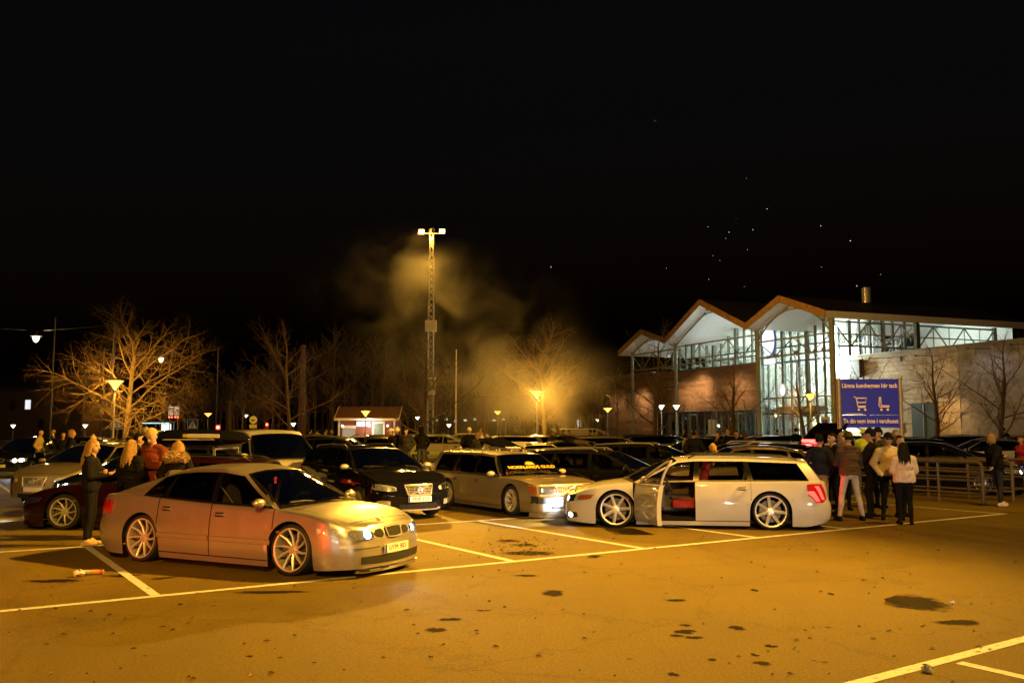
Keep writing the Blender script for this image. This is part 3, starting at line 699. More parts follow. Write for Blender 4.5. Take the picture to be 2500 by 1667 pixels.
HAIR = {k: mat('hair_' + k, v, .6, var=.35, vscale=40, bump=.4, bscale=120, spec=.15) for k, v in dict(blond=(.25, .155, .06), dark=(.007, .005, .004), brown=(.09, .05, .02), grey=(.3, .28, .25)).items()}
EYE = mat('eye_dark', (.01, .008, .006), .2, var=.1); LIP = mat('lips', (.30, .10, .08), .45, var=.1)
SHADES = mat('sunglass_lens', (.005, .005, .005), .08, coat=.5, var=.1)
def capsule(mb, p0, r0, p1, r1, n=12):
    p0 = Vector(p0); p1 = Vector(p1); d = p1 - p0; L = d.length
    if L < 1e-5: d = Vector((0, 0, 1))
    else: d /= L
    u = Vector((0, 0, 1)) if abs(d.z) < .9 else Vector((1, 0, 0)); a = d.cross(u).normalized(); b = d.cross(a); rows = []
    for k in range(5): t = -pi / 2 + pi / 2 * k / 4; rows.append((p0 + d * r0 * sin(t), max(1e-4, r0 * cos(t))))
    for k in range(5): t = pi / 2 * k / 4; rows.append((p1 + d * r1 * sin(t), max(1e-4, r1 * cos(t))))
    mb.grid([[c + (a * cos(2 * pi * j / n) + b * sin(2 * pi * j / n)) * r for j in range(n)] for c, r in rows], 0, True)
ARM = dict(down=((.0, .255, 1.14), (.06, .275, .89)), pocket=((-.08, .30, 1.15), (.08, .205, .95)), phone=((.02, .25, 1.14), (.24, .07, 1.17)), fold=((.06, .25, 1.13), (.20, -.05, 1.19)), forward=((.10, .25, 1.16), (.33, .16, 1.14)),
           back=((-.10, .27, 1.14), (-.12, .26, .90)), raise_=((.12, .28, 1.22), (.22, .16, 1.45)), lean=((-.18, .27, 1.2), (-.30, .26, 1.0)))
LEG = dict(stand=((.02, .10, .49), (-.02, .11, .085)), wide=((.02, .17, .49), (-.01, .24, .085)), front=((.14, .09, .50), (.24, .09, .09)), rear=((.02, .09, .49), (-.26, .09, .15)), relax=((.07, .13, .49), (.04, .16, .085)), cross=((.06, .04, .49), (.10, -.04, .085)))
BODY = {}
def body_mesh(aL, aR, lL, lR, sex='m', bulk=.02, skirt=0., hood=False, near=True, vest=False, wide_leg=0., lean=0., headp=0., heady=0., boots=False, puffer=False, longcoat=False, barehand=True):
    key = (aL, aR, lL, lR, sex, bulk, hood, near, vest, wide_leg, lean, headp, heady, puffer, longcoat)
    if key in BODY: return BODY[key]
    prim = []          # (p0,r0,p1,r1,region) capsules, and ellipsoids
    ells = []
    sw = .0 if sex == 'm' else -.02; hw = 0. if sex == 'm' else .012
    tilt = lambda p: Vector((p[0] + lean * max(0, p[2] - .92), p[1], p[2]))
    def E(c, r, reg): ells.append((tilt(c), r, reg))
    def C(p0, r0, p1, r1, reg): prim.append((Vector(p0), r0, Vector(p1), r1, reg))
    hem = .70 if longcoat else .90
    E((0, 0, .95), (.115 + bulk * .4, .165 + hw + bulk * .4, .12), 1)
    E((0, 0, .93), (.122, .17 + hw, .12), 2)
    E((.0, 0, 1.08), (.112 + bulk, .150 + sw + bulk, .17), 1)
    E((.005, 0, 1.26), (.125 + bulk, .178 + sw + bulk, .17), 1)
    E((.0, 0, 1.37), (.095 + bulk * .8, .165 + sw + bulk, .085), 1)
    if sex == 'f': E((.06, 0, 1.27), (.085 + bulk * .5, .13, .08), 1)
    C(tilt((0, .10, hem + .06)), .09 + bulk, tilt((0, .09, 1.05)), .09 + bulk, 1); C(tilt((0, -.10, hem + .06)), .09 + bulk, tilt((0, -.09, 1.05)), .09 + bulk, 1)
    # neck, head
    C(tilt((-.01, 0, 1.40)), .062, tilt((.005, 0, 1.53)), .052, 0)
    hc = tilt((.015, 0, 1.635)); Mh = Matrix.Translation(tilt((0, 0, 1.55))) @ Euler((0, headp, heady)).to_matrix().to_4x4() @ Matrix.Translation(-tilt((0, 0, 1.55)))
    def H(p): return Mh @ (tilt((p[0] - lean * 0, p[1], p[2])))
    def HE(c, r, reg): ells.append((H(c), r, reg))
    HE((.005, 0, 1.65), (.098, .077, .10), 0); HE((.03, 0, 1.60), (.072, .064, .075), 0); HE((.045, 0, 1.555), (.05, .042, .042), 0); HE((.055, 0, 1.535), (.028, .022, .02), 0)
    prim.append((H((.098, 0, 1.645)), .011, H((.118, 0, 1.60)), .015, 0)); prim.append((H((.088, -.04, 1.662)), .012, H((.088, .04, 1.662)), .012, 0))
    prim.append((H((.092, -.018, 1.566)), .009, H((.092, .018, 1.566)), .009, 0)); 
    for s in (1, -1): HE((.0, s * .078, 1.625), (.018, .01, .03), 0)
    if hood: C(tilt((-.07, -.07, 1.45)), .055, tilt((-.07, .07, 1.45)), .055, 1); C(tilt((-.02, .09, 1.45)), .04, tilt((.05, .05, 1.40)), .035, 1); C(tilt((-.02, -.09, 1.45)), .04, tilt((.05, -.05, 1.40)), .035, 1)
    else: C(tilt((-.03, -.05, 1.44)), .045, tilt((-.03, .05, 1.44)), .045, 1)
    # arms
    for s, a in ((1, aL), (-1, aR)):
        el, wr = ARM[a]; sh = tilt((-.005, s * (.172 + sw + bulk * .4), 1.375)); el = tilt((el[0], s * (el[1] + sw), el[2])); wr = tilt((wr[0], s * (wr[1] + (sw if wr[1] > .1 else 0)), wr[2]))
        b = bulk * .75
        C(sh, .055 + b, el, .045 + b, 5); C(el, .045 + b, wr, .033 + b * .8, 5); C(tilt((-.01, s * .05, 1.425 + bulk * .3)), .058 + b * .5, sh, .058 + b, 1)
        d = (wr - el).normalized(); side = Vector((0, s, 0))
        if a == 'pocket': C(wr, .035, wr + d * .06, .03, 5); continue
        pd = d.copy(); nrm = d.cross(side if abs(d.dot(side)) < .9 else Vector((1, 0, 0))).normalized(); lat = nrm.cross(d).normalized()
        if a in ('phone', 'forward'): nrm = Vector((0, 0, 1)); lat = nrm.cross(d).normalized()
        ka = wr + d * .085
        C(wr, .026, ka, .030, 0); C(wr + lat * .018, .020, ka + lat * .022, .017, 0); C(wr - lat * .018, .020, ka - lat * .022, .017, 0)
        for k, (o, l) in enumerate(((-.030, .066), (-.010, .078), (.010, .072), (.029, .056))):
            rr = .0095 if near else .013; f0 = ka + lat * o; f1 = f0 + (d * .9 + nrm * .25).normalized() * l * .55; f2 = f1 + (d * .6 + nrm * .75).normalized() * l * .55
            C(f0, rr, f1, rr * .95, 0); C(f1, rr * .95, f2, rr * .8, 0)
        t0 = wr + d * .03 - lat * .03; t1 = t0 + (d * .6 - lat * .7 + nrm * .2).normalized() * .04; t2 = t1 + (d * .8 - lat * .1 + nrm * .4).normalized() * .032
        C(t0, .013, t1, .0115, 0); C(t1, .0115, t2, .0095, 0)
    # legs
    for s, l in ((1, lL), (-1, lR)):
        kn, an = LEG[l]; hp = Vector((0, s * (.085 + hw), .92)); kn = Vector((kn[0], s * kn[1], kn[2])); an = Vector((an[0], s * an[1], an[2]))
        C(hp, .088 + hw * .5, kn, .058 + wide_leg * .7, 2); C(kn, .058 + wide_leg * .7, (kn * .55 + an * .45) + Vector((-.015, 0, 0)), .056 + wide_leg, 2); C((kn * .55 + an * .45) + Vector((-.012, 0, 0)), .054 + wide_leg, an + Vector((0, 0, .03)), .043 + wide_leg * 1.2, 2)
        fd = (an - kn); pitch = 0.4 if l == 'rear' else 0.
        toe = an + Vector((.155 * cos(pitch), s * .03, -.045 - .10 * sin(pitch) if pitch else -.05))
        heel = an + Vector((-.045, 0, -.045 + (.02 if pitch else 0)))
        C(heel, .040, toe, .034, 3); C(an + Vector((0, 0, -.005)), .047, an + Vector((.07, s * .012, -.03)), .042, 3)
    mb = MB()
    for p0, r0, p1, r1, g in prim: capsule(mb, p0, r0, p1, r1, 10)
    for c, r, g in ells: mb.ell(c, r, 16, 12)
    me = bpy.data.meshes.new('raw'); me.from_pydata(mb.v, [], mb.f)
    o = bpy.data.objects.new('raw', me); COL.objects.link(o)
    rm = o.modifiers.new('r', 'REMESH'); rm.mode = 'VOXEL'; rm.voxel_size = .0085 if near else .015; rm.use_smooth_shade = True
    sm = o.modifiers.new('s', 'SMOOTH'); sm.factor = .5; sm.iterations = 3 if near else 2
    dc = o.modifiers.new('d', 'DECIMATE'); dc.ratio = .30 if near else .4
    dg = bpy.context.evaluated_depsgraph_get(); m2 = bpy.data.meshes.new_from_object(o.evaluated_get(dg)); bpy.data.objects.remove(o); bpy.data.meshes.remove(me)
    nv = len(m2.vertices); co = np.empty(nv * 3); m2.vertices.foreach_get('co', co); co = co.reshape(-1, 3)
    best = np.full(nv, 9.); reg = np.zeros(nv, int)
    for p0, r0, p1, r1, g in prim:
        a = np.array(p0); b = np.array(p1); d = b - a; L2 = max(1e-8, d @ d); t = np.clip(((co - a) @ d) / L2, 0, 1)
        ds = np.linalg.norm(co - a - t[:, None] * d, axis=1) - (r0 + (r1 - r0) * t); mk = ds < best; best[mk] = ds[mk]; reg[mk] = g
    for c, r, g in ells:
        q = (co - np.array(c)) / np.array(r); l = np.linalg.norm(q, axis=1); ds = (l - 1) * min(r); mk = ds < best; best[mk] = ds[mk]; reg[mk] = g
    z = co[:, 2]
    reg[(reg == 1) & (z < hem - .0)] = 2
    arm = reg == 5; reg[arm] = 1
    if not longcoat: reg[(reg == 2) & (z > hem + .04)] = 1
    nor = np.empty(nv * 3); m2.vertices.foreach_get('normal', nor); nor = nor.reshape(-1, 3)
    for i in range(nv):
        if reg[i] in (1, 2):
            p = Vector(co[i]); k = mnoise.noise(p * 7) * .008 + mnoise.noise(p * 18) * .004
            if puffer and reg[i] == 1 and not (vest and arm[i]): k += .014 * abs(sin(p.z * pi / .075 + .5 * abs(p.y) * 6)) - .006
            co[i] += nor[i] * k
    m2.vertices.foreach_set('co', co.ravel())
    if vest:
        for i in range(nv):
            if arm[i]: reg[i] = 4
    npoly = len(m2.polygons); pi_ = []
    for p in m2.polygons: pi_.append(int(reg[p.vertices[0]]))
    for k in range(5): m2.materials.append(SKIN)
    m2.polygons.foreach_set('material_index', pi_); m2.polygons.foreach_set('use_smooth', [True] * npoly); m2.update()
    BODY[key] = (m2, Mh.copy(), lean); return BODY[key]
def hair_mesh(style, near):
    m = MB(); rr = random.Random(3); nz = lambda p: mnoise.noise(Vector(p) * 22) * .008
    k = 10 if near else 7; rows = []
    for i in range(k + 1):
        a = pi / 2 - (pi * .62) * i / k; row = []
        for j in range(18):
            t = 2 * pi * j / 18; r = (.106, .086, .108); x = r[0] * cos(a) * cos(t); y = r[1] * cos(a) * sin(t); z = r[2] * sin(a)
            if cos(t) > .15 and a < .42: z = max(z, .045); x *= .96
            if cos(t) > .15 and a < .15: x *= .8; y *= .8
            p = Vector((x - .002, y, z + 1.652)); p += p * 0 + Vector((x, y, z)).normalized() * nz(p); row.append(p)
        rows.append(row)
    m.grid(rows, 0, True)
    if style == 'long':
        n = 40 if near else 18
        for i in range(n):
            t = pi * .42 + (pi * 1.16) * (i + rr.random() * .6) / n; ly = rr.uniform(.30, .44); x0, y0 = .10 * cos(t), .082 * sin(t)
            pts = [Vector((x0 * .85, y0 * .9, 1.71)), Vector((x0 * 1.08, y0 * 1.12, 1.64)), Vector((x0 * 1.15 - .01, y0 * 1.25, 1.54)), Vector((x0 * 1.1 - .05, y0 * 1.45, 1.43)), Vector((x0 * .9 - .085 + rr.uniform(-.02, .02), y0 * 1.3 + rr.uniform(-.02, .02), 1.70 - ly))]
            m.tube(pts, [.012, .018, .020, .019, .006], 5)
    elif style == 'bob':
        for i in range(26):
            t = pi * .40 + (pi * 1.2) * i / 26; x0, y0 = .10 * cos(t), .083 * sin(t)
            m.tube([Vector((x0 * .9, y0 * .95, 1.70)), Vector((x0 * 1.1, y0 * 1.15, 1.62)), Vector((x0 * 1.08, y0 * 1.12, 1.53 + rr.uniform(-.02, .02)))], [.014, .020, .010], 5)
    return m
ACC = {}
def acc(kind_, near=True):
    if (kind_, near) in ACC: return ACC[(kind_, near)]
    m = MB()
    if kind_ in ('long', 'bob', 'short'): m = hair_mesh(kind_, near)
    elif kind_ in ('cap', 'cap_back'):
        rows = []; s = 1 if kind_ == 'cap' else -1
        for i in range(8):
            a = pi / 2 * (1 - i / 7.); rows.append([Vector((.112 * cos(a) * cos(t), .092 * cos(a) * sin(t), .115 * sin(a) + 1.675)) for t in [2 * pi * j / 20 for j in range(20)]])
        m.grid(rows, 0, True)
        m.grid([[Vector((s * (.09 + .085 * q * max(0, cos(t)) ** .5), .09 * sin(t) * (1 - .12 * q), 1.684 - .018 * q)) for t in [-1.2 + 2.4 * j / 10 for j in range(11)]] for q in (0, .5, 1)])
        m.grid([[Vector((s * (.09 + .085 * q * max(0, cos(t)) ** .5), .09 * sin(t) * (1 - .12 * q), 1.678 - .018 * q)) for t in [-1.2 + 2.4 * j / 10 for j in range(11)]] for q in (0, .5, 1)])
    elif kind_ == 'beanie':
        rows = []
        for i in range(9):
            a = pi / 2 * (1 - i / 8.) - .18 * (i / 8.); r = 1.12 if i > 6 else 1.06
            rows.append([Vector((.105 * r * cos(a) * cos(t), .087 * r * cos(a) * sin(t), .13 * sin(a) + 1.672)) for t in [2 * pi * j / 20 for j in range(20)]])
        m.grid(rows, 0, True); m.ell((0, 0, 1.815), (.022, .022, .02), 8, 6)
    elif kind_ == 'hood_up':
        rows = []
        for i in range(9):
            a = pi * .5 - pi * .78 * i / 8; rows.append([Vector((-.012 + .13 * cos(a) * cos(t), .108 * cos(a) * sin(t), 1.645 + .15 * sin(a))) if not (cos(t) > .55 and a < .55) else Vector((.085, .075 * (1 if sin(t) > 0 else -1) * min(1, abs(sin(t)) * 1.3), 1.645 + .15 * sin(a) * .9)) for t in [2 * pi * j / 22 for j in range(22)]])
        m.grid(rows, 0, True); m.ell((-.05, 0, 1.48), (.12, .13, .07), 14, 8)
    elif kind_ == 'fur_hood':
        rr = random.Random(5); m.ell((-.10, 0, 1.43), (.13, .20, .10), 16, 10)
        for i in range(260):
            t = rr.uniform(0, 2 * pi); u = rr.uniform(-.9, 1.2); c = Vector((-.10 + .13 * cos(u) * cos(t), .20 * cos(u) * sin(t), 1.43 + .10 * sin(u))); d = (c - Vector((-.1, 0, 1.40))).normalized()
            m.tube([c - d * .01, c + d * rr.uniform(.03, .06) + Vector((0, 0, rr.uniform(-.02, .01)))], [.016, .003], 4, False)
    ACC[(kind_, near)] = m.mesh('acc', 0, 60); return ACC[(kind_, near)]
def face_mesh(w):
    if w in ACC: return ACC[w]
    m = MB(); s = 1 if w == 'eyeL' else -1
    if w == 'mouth': m.ell((.0995, 0, 1.566), (.008, .022, .009), 10, 6)
    else: m.ell((.0905, s * .031, 1.640), (.008, .0105, .0055), 8, 6, 0); m.ell((.0925, s * .032, 1.662), (.008, .017, .0035), 8, 6, 0)
    ACC[w] = m.mesh('face', 0, 60); return ACC[w]
def person(label, loc, face_deg, top='black', legs='black', shoes='black', hair='short', hairc='brown', hat=None, hatc='black', h=1.75, group=None, sleeves=None, hold=None, name='person', **k):
    aL = k.pop('aL', 'pocket'); aR = k.pop('aR', aL); lL = k.pop('lL', 'stand'); lR = k.pop('lR', lL); near = k.get('near', True); shades = k.pop('shades', False)
    me, Mh, lean = body_mesh(aL, aR, lL, lR, **k); s = h / 1.76
    o = link(name, me, None, loc, (0, 0, radians(face_deg))); o.scale = (s, s, s)
    for i, mm in enumerate((SKIN, CL[top], CL[legs], CL[shoes], CL[sleeves or top])):
        o.material_slots[i].link = 'OBJECT'; o.material_slots[i].material = mm
    o.location.z = -.0; tag(o, label, 'person', group)
    def put(nm, mesh_, ms):
        a = link(nm, mesh_, o); a.matrix_local = Mh @ Matrix.Translation((lean * .7, 0, 0))
        for i, mm in enumerate(ms):
            if len(mesh_.materials) <= i: mesh_.materials.append(mm)
            a.material_slots[i].link = 'OBJECT'; a.material_slots[i].material = mm
        return a
    if hair: put('hair', acc(hair, near), [HAIR[hairc]])
    if hat: put({'cap': 'cap', 'cap_back': 'cap', 'beanie': 'knit_hat', 'hood_up': 'hood', 'fur_hood': 'fur_hood'}[hat], acc(hat, near), [CL[hatc]])
    if near: put('eye', face_mesh('eyeL'), [EYE]); put('eye', face_mesh('eyeR'), [EYE]); put('mouth', face_mesh('mouth'), [LIP])
    if shades:
        q = MB()
        for sg in (1, -1): q.ell((.102, sg * .033, 1.641), (.008, .026, .017), 10, 6); q.bar((.098, sg * .056, 1.648), (.0, sg * .082, 1.645), .006, .006)
        q.bar((.108, -.01, 1.647), (.108, .01, 1.647), .006, .005); put('sunglasses', q.mesh('g'), [SHADES])
    return o
# ================================================================== bare winter trees
BARK = mat('bark', (.13, .095, .05), .9, var=.45, vscale=9, bump=.9, bscale=22); TWIG = mat('twig_bark', (.15, .10, .055), .9, var=.3, vscale=6)
TREES = {}
def tree_mesh(key, seed, H, spread, style, dens=1.0):
    """trunk mesh and crown mesh of one bare tree, height H"""
    rr = random.Random(seed); tr = MB(); cr = MB(); cnt = [0]
    def grow(p, d, L, r, lvl, mb):
        n = 5 if lvl < 2 else 4 if lvl == 2 else 3; pts = [p.copy()]; rs = [r]; q = p.copy(); dd = d.copy(); kids = []
        for i in range(n):
            w = (.06, .20, .26, .30, .34)[min(lvl, 4)]
            dd = (dd + Vector((rr.uniform(-w, w), rr.uniform(-w, w), rr.uniform(-w, w) * .8 + (.03 if style != 'weep' or lvl < 1 else (-.02 - .03 * lvl if i > 1 else .05))))).normalized()
            q = q + dd * L / n; pts.append(q.copy()); rs.append(r * (1 - (i + 1) / n * (.45 if lvl < 2 else .6)))
            if (i > 0 or lvl > 0): kids.append((q.copy(), dd.copy(), rs[-1]))
        (tr if lvl == 0 else cr).tube(pts, rs, 9 if lvl == 0 else 5 if lvl == 1 else 4 if lvl == 2 else 3, False); cnt[0] += n
        if lvl >= 4 or r < .0022 or L < .12: return
        nk = {0: int(9 * dens), 1: 7 if style == 'weep' else 5, 2: 6 if style == 'weep' else 5, 3: 6 if style == 'weep' else 5}[lvl]
        for k in range(nk):
            b = kids[min(len(kids) - 1, int(len(kids) * (k + rr.random()) / nk))] if lvl else None
            ang = rr.uniform(0, 2 * pi)
            if lvl == 0:
                t = (k + rr.random() * .7) / nk; t = .30 + .68 * t; pos_ = pts[0].lerp(pts[-1], t); j = min(n - 1, int(t * n)); fr = t * n - j; pos_ = pts[j].lerp(pts[j + 1], fr); rad = rs[j] * (1 - fr) + rs[j + 1] * fr
                el = radians(rr.uniform(15, 40) + 35 * (t - .4)); ang = k * 2.4 + rr.uniform(-.5, .5); nd = Vector((cos(ang) * cos(el), sin(ang) * cos(el), sin(el)))
                ll = spread * (1.15 - .75 * abs(t - .45)) * rr.uniform(.75, 1.1); grow(pos_, nd, ll, rad * .42, 1, cr)
            else:
                bp, bd, br = b; u = bd.cross(Vector((cos(ang), sin(ang), .3))).normalized(); s = rr.uniform(.6, 1.1); nd = (bd * cos(s) + u * sin(s)).normalized()
                if style == 'weep': nd.z -= .12; nd.normalize()
                grow(bp, nd, L * rr.uniform(.42, .66), br * .56, lvl + 1, cr)
        if lvl < 3: grow(pts[-1], dd, L * (.55 if lvl else .35), rs[-1] * .8, lvl + 1, cr)
    if style == 'young':
        tr.tube([(0, 0, 0), (.03, 0, H * .4), (0, .04, H)], [.045, .03, .008], 6)
        for i in range(46):
            t = .28 + .7 * i / 46; a = i * 2.4; el = radians(68 + rr.uniform(-8, 8)); L = H * .26 * (1.1 - t); p = Vector((0, 0, H * t)); d = Vector((cos(a) * cos(el), sin(a) * cos(el), sin(el)))
            cr.tube([p, p + d * L * .5 + Vector((cos(a), sin(a), 0)) * .08, p + d * L], [.014, .009, .004], 3, False)
            for k in range(3): q = p + d * L * (.3 + .2 * k); b2 = a + rr.uniform(-1, 1); cr.tube([q, q + Vector((cos(b2) * .3, sin(b2) * .3, .6)).normalized() * L * .4], [.006, .003], 3, False)
    else:
        grow(Vector((0, 0, -.1)), Vector((rr.uniform(-.05, .05), rr.uniform(-.05, .05), 1)).normalized(), H * .66, H * .019, 0, tr)
        tr.lathe([(H * .032, -.1), (H * .026, .15), (H * .0225, .5)], 9)
    TREES[key] = (tr.mesh('trunk'), cr.mesh('crown')); TREES[key][0].materials.append(BARK); TREES[key][1].materials.append(TWIG); return cnt[0]
def tree(key, loc, label, rz=0., s=1., group='bare trees around the car park', name='tree', sz=None):
    o = empty(name, loc, rz); o.scale = (s, s, sz or s); link('trunk', TREES[key][0], o); link('crown', TREES[key][1], o); tag(o, label, 'tree', group); return o
tree_mesh('lime', 11, 11, 3.5, 'weep', 1.8); tree_mesh('plane', 5, 10, 3.6, 'up', 1.2); tree_mesh('street', 23, 9, 3.0, 'up', 1.1); tree_mesh('young', 3, 4.5, 1, 'young')
# ================================================================== ground
def asphalt():
    m = bpy.data.materials.new('asphalt'); t, p, o = nodes(m); MATS['asphalt'] = m
    g = t.nodes.new('ShaderNodeTexCoord'); N = lambda s, d=4, r=.6: (lambda n: (setattr(n.inputs['Scale'], 'default_value', s), setattr(n.inputs['Detail'], 'default_value', d), setattr(n.inputs['Roughness'], 'default_value', r), t.links.new(g.outputs['Object'], n.inputs['Vector']), n)[-1])(t.nodes.new('ShaderNodeTexNoise'))
    big = N(.22, 5); mid = N(1.7, 6, .7); fine = N(38, 6, .85); st = N(.9, 8, .75)
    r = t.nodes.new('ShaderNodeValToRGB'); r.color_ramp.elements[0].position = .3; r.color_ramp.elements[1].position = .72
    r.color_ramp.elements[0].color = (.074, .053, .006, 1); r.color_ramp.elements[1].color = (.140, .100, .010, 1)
    mx = t.nodes.new('ShaderNodeMath'); mx.operation = 'MULTIPLY_ADD'; mx.inputs[1].default_value = .45; t.links.new(mid.outputs['Fac'], mx.inputs[0])
    m2 = t.nodes.new('ShaderNodeMath'); m2.operation = 'MULTIPLY'; m2.inputs[1].default_value = .55; t.links.new(big.outputs['Fac'], m2.inputs[0]); t.links.new(m2.outputs[0], mx.inputs[2]); t.links.new(mx.outputs[0], r.inputs['Fac'])
    # aggregate speckle
    sp = t.nodes.new('ShaderNodeMix'); sp.data_type = 'RGBA'; sp.blend_type = 'MULTIPLY'; sp.inputs['Factor'].default_value = .75
    fr = t.nodes.new('ShaderNodeValToRGB'); fr.color_ramp.elements[0].position = .35; fr.color_ramp.elements[1].position = .7; fr.color_ramp.elements[0].color = (.30, .30, .30, 1); fr.color_ramp.elements[1].color = (1.85, 1.85, 1.8, 1)
    t.links.new(fine.outputs['Fac'], fr.inputs['Fac']); t.links.new(r.outputs['Color'], sp.inputs[6]); t.links.new(fr.outputs['Color'], sp.inputs[7])
    # oil spots
    so = t.nodes.new('ShaderNodeValToRGB'); so.color_ramp.elements[0].position = .66; so.color_ramp.elements[1].position = .71; so.color_ramp.elements[0].color = (1, 1, 1, 1); so.color_ramp.elements[1].color = (.35, .35, .36, 1)
    t.links.new(st.outputs['Fac'], so.inputs['Fac'])
    s2 = t.nodes.new('ShaderNodeMix'); s2.data_type = 'RGBA'; s2.blend_type = 'MULTIPLY'; s2.inputs['Factor'].default_value = .8
    t.links.new(sp.outputs[2], s2.inputs[6]); t.links.new(so.outputs['Color'], s2.inputs[7]); t.links.new(s2.outputs[2], p.inputs['Base Color'])
    vo = t.nodes.new('ShaderNodeTexVoronoi'); vo.feature = 'DISTANCE_TO_EDGE'; vo.inputs['Scale'].default_value = .42; wn = N(1.3, 6, .7); va = t.nodes.new('ShaderNodeMix'); va.data_type = 'RGBA'; va.blend_type = 'LINEAR_LIGHT'; va.inputs['Factor'].default_value = .55
    t.links.new(g.outputs['Object'], va.inputs[6]); t.links.new(wn.outputs['Color'], va.inputs[7]); t.links.new(va.outputs[2], vo.inputs['Vector'])
    cr = t.nodes.new('ShaderNodeValToRGB'); cr.color_ramp.elements[0].position = .004; cr.color_ramp.elements[1].position = .012; cr.color_ramp.elements[0].color = (.35, .35, .35, 1); cr.color_ramp.elements[1].color = (1, 1, 1, 1); t.links.new(vo.outputs['Distance'], cr.inputs['Fac'])
    pt = t.nodes.new('ShaderNodeTexVoronoi'); pt.inputs['Scale'].default_value = .13; t.links.new(g.outputs['Object'], pt.inputs['Vector']); pr = t.nodes.new('ShaderNodeMapRange'); pr.inputs['To Min'].default_value = .82; pr.inputs['To Max'].default_value = 1.12; sx_ = t.nodes.new('ShaderNodeSeparateColor'); t.links.new(pt.outputs['Color'], sx_.inputs[0]); t.links.new(sx_.outputs[0], pr.inputs['Value'])
    m3 = t.nodes.new('ShaderNodeMix'); m3.data_type = 'RGBA'; m3.blend_type = 'MULTIPLY'; m3.inputs['Factor'].default_value = .38; t.links.new(s2.outputs[2], m3.inputs[6]); t.links.new(cr.outputs['Color'], m3.inputs[7])
    m4 = t.nodes.new('ShaderNodeMix'); m4.data_type = 'RGBA'; m4.blend_type = 'MULTIPLY'; m4.inputs['Factor'].default_value = 1; t.links.new(m3.outputs[2], m4.inputs[6]); t.links.new(pr.outputs[0], m4.inputs[7]); t.links.new(m4.outputs[2], p.inputs['Base Color'])
    rr = t.nodes.new('ShaderNodeMapRange'); rr.inputs['To Min'].default_value = .5; rr.inputs['To Max'].default_value = .85; t.links.new(mid.outputs['Fac'], rr.inputs['Value']); t.links.new(rr.outputs[0], p.inputs['Roughness'])
    p.inputs['Specular IOR Level'].default_value = .18
    b = t.nodes.new('ShaderNodeBump'); b.inputs['Strength'].default_value = .9; b.inputs['Distance'].default_value = .012; t.links.new(fine.outputs['Fac'], b.inputs['Height']); t.links.new(b.outputs['Normal'], p.inputs['Normal'])
    return m
ASPH = asphalt()
def linepaint():
    m = mat('worn_line_paint', (.62, .60, .55), .75); t, p, o = nodes(m); g = t.nodes.new('ShaderNodeTexCoord')
    n = t.nodes.new('ShaderNodeTexNoise'); n.inputs['Scale'].default_value = 16; n.inputs['Detail'].default_value = 8; n.inputs['Roughness'].default_value = .75; t.links.new(g.outputs['Object'], n.inputs['Vector'])
    r = t.nodes.new('ShaderNodeValToRGB'); r.color_ramp.elements[0].position = .36; r.color_ramp.elements[1].position = .47; r.color_ramp.elements[0].color = (.12, .105, .08, 1); r.color_ramp.elements[1].color = (.43, .44, .47, 1)
    t.links.new(n.outputs['Fac'], r.inputs['Fac']); t.links.new(r.outputs['Color'], p.inputs['Base Color']); return m
LINE = linepaint()
q = MB(); q.add([(-400, -60, 0), (400, -60, 0), (400, 900, 0), (-400, 900, 0)], [(0, 1, 2, 3)]); lot = q.build('car_park_ground', ASPH); tag(lot, kind='structure')
FD = radians(33.2); FX = Vector((cos(FD), sin(FD), 0)); BX = Vector((-sin(FD), cos(FD), 0)); O0 = G(382, 1455)     # front line and bay directions
def pline(a, b, w=.11):
    a = Vector(a); b = Vector(b); d = (b - a).normalized(); n = Vector((-d.y, d.x, 0)) * w / 2; L = (b - a).length; k = max(2, int(L / .5)); rr = random.Random(int(a.x * 100)); m = MB(); rows = []
    for i in range(k + 1): c = a.lerp(b, i / k); j = rr.uniform(-.006, .006); rows.append([c - n * (1 + j * 8) + Vector((0, 0, .004)), c + n * (1 + j * 6) + Vector((0, 0, .004))])
    m.grid(rows); return m.build('painted_line', LINE, lot)
endp = G(2448, 1253); L0 = (endp - O0).length
pline(O0 - FX * 14, O0 + FX * L0)
jn = [0.] + [((G(px, py) - O0).dot(FX)) for px, py in ((1262, 1372), (1590, 1342), (1862, 1314), (2090, 1293))]
for j in jn + [jn[1] / 2 - .02]:
    if abs(j - jn[1] / 2) < .1: pline(O0 + FX * j + BX * 3.4, O0 + FX * j + BX * 5.0); continue
    pline(O0 + FX * j + BX * .06, O0 + FX * j + BX * 5.0)
for j in range(1, 5): pline(O0 - FX * 2.4 * j + BX * .06, O0 - FX * 2.4 * j + BX * 5.0)
pline(O0 + FX * L0 - FX * .1 + BX * .06, O0 + FX * L0 + BX * 5.0 - FX * .1)
for k in (5.0, 10.0, 17.0, 22.0, 27.0): pline(O0 - FX * 16 + BX * k, O0 + FX * (L0 + 2) + BX * k)
for j in range(-6, 9): pline(O0 + FX * 2.4 * j + BX * 17.06, O0 + FX * 2.4 * j + BX * 26.9); pline(O0 + FX * 2.4 * j + BX * 5.06, O0 + FX * 2.4 * j + BX * 9.94) if j < 0 or j > 3 else None
a_, b_ = G(2120, 1660), G(2500, 1560); dd_ = (b_ - a_).normalized(); pline(a_ - dd_ * 3, b_ + dd_ * 4, .12); c_ = G(2318, 1612); pline(c_ - BX * .08, c_ - BX * 4)
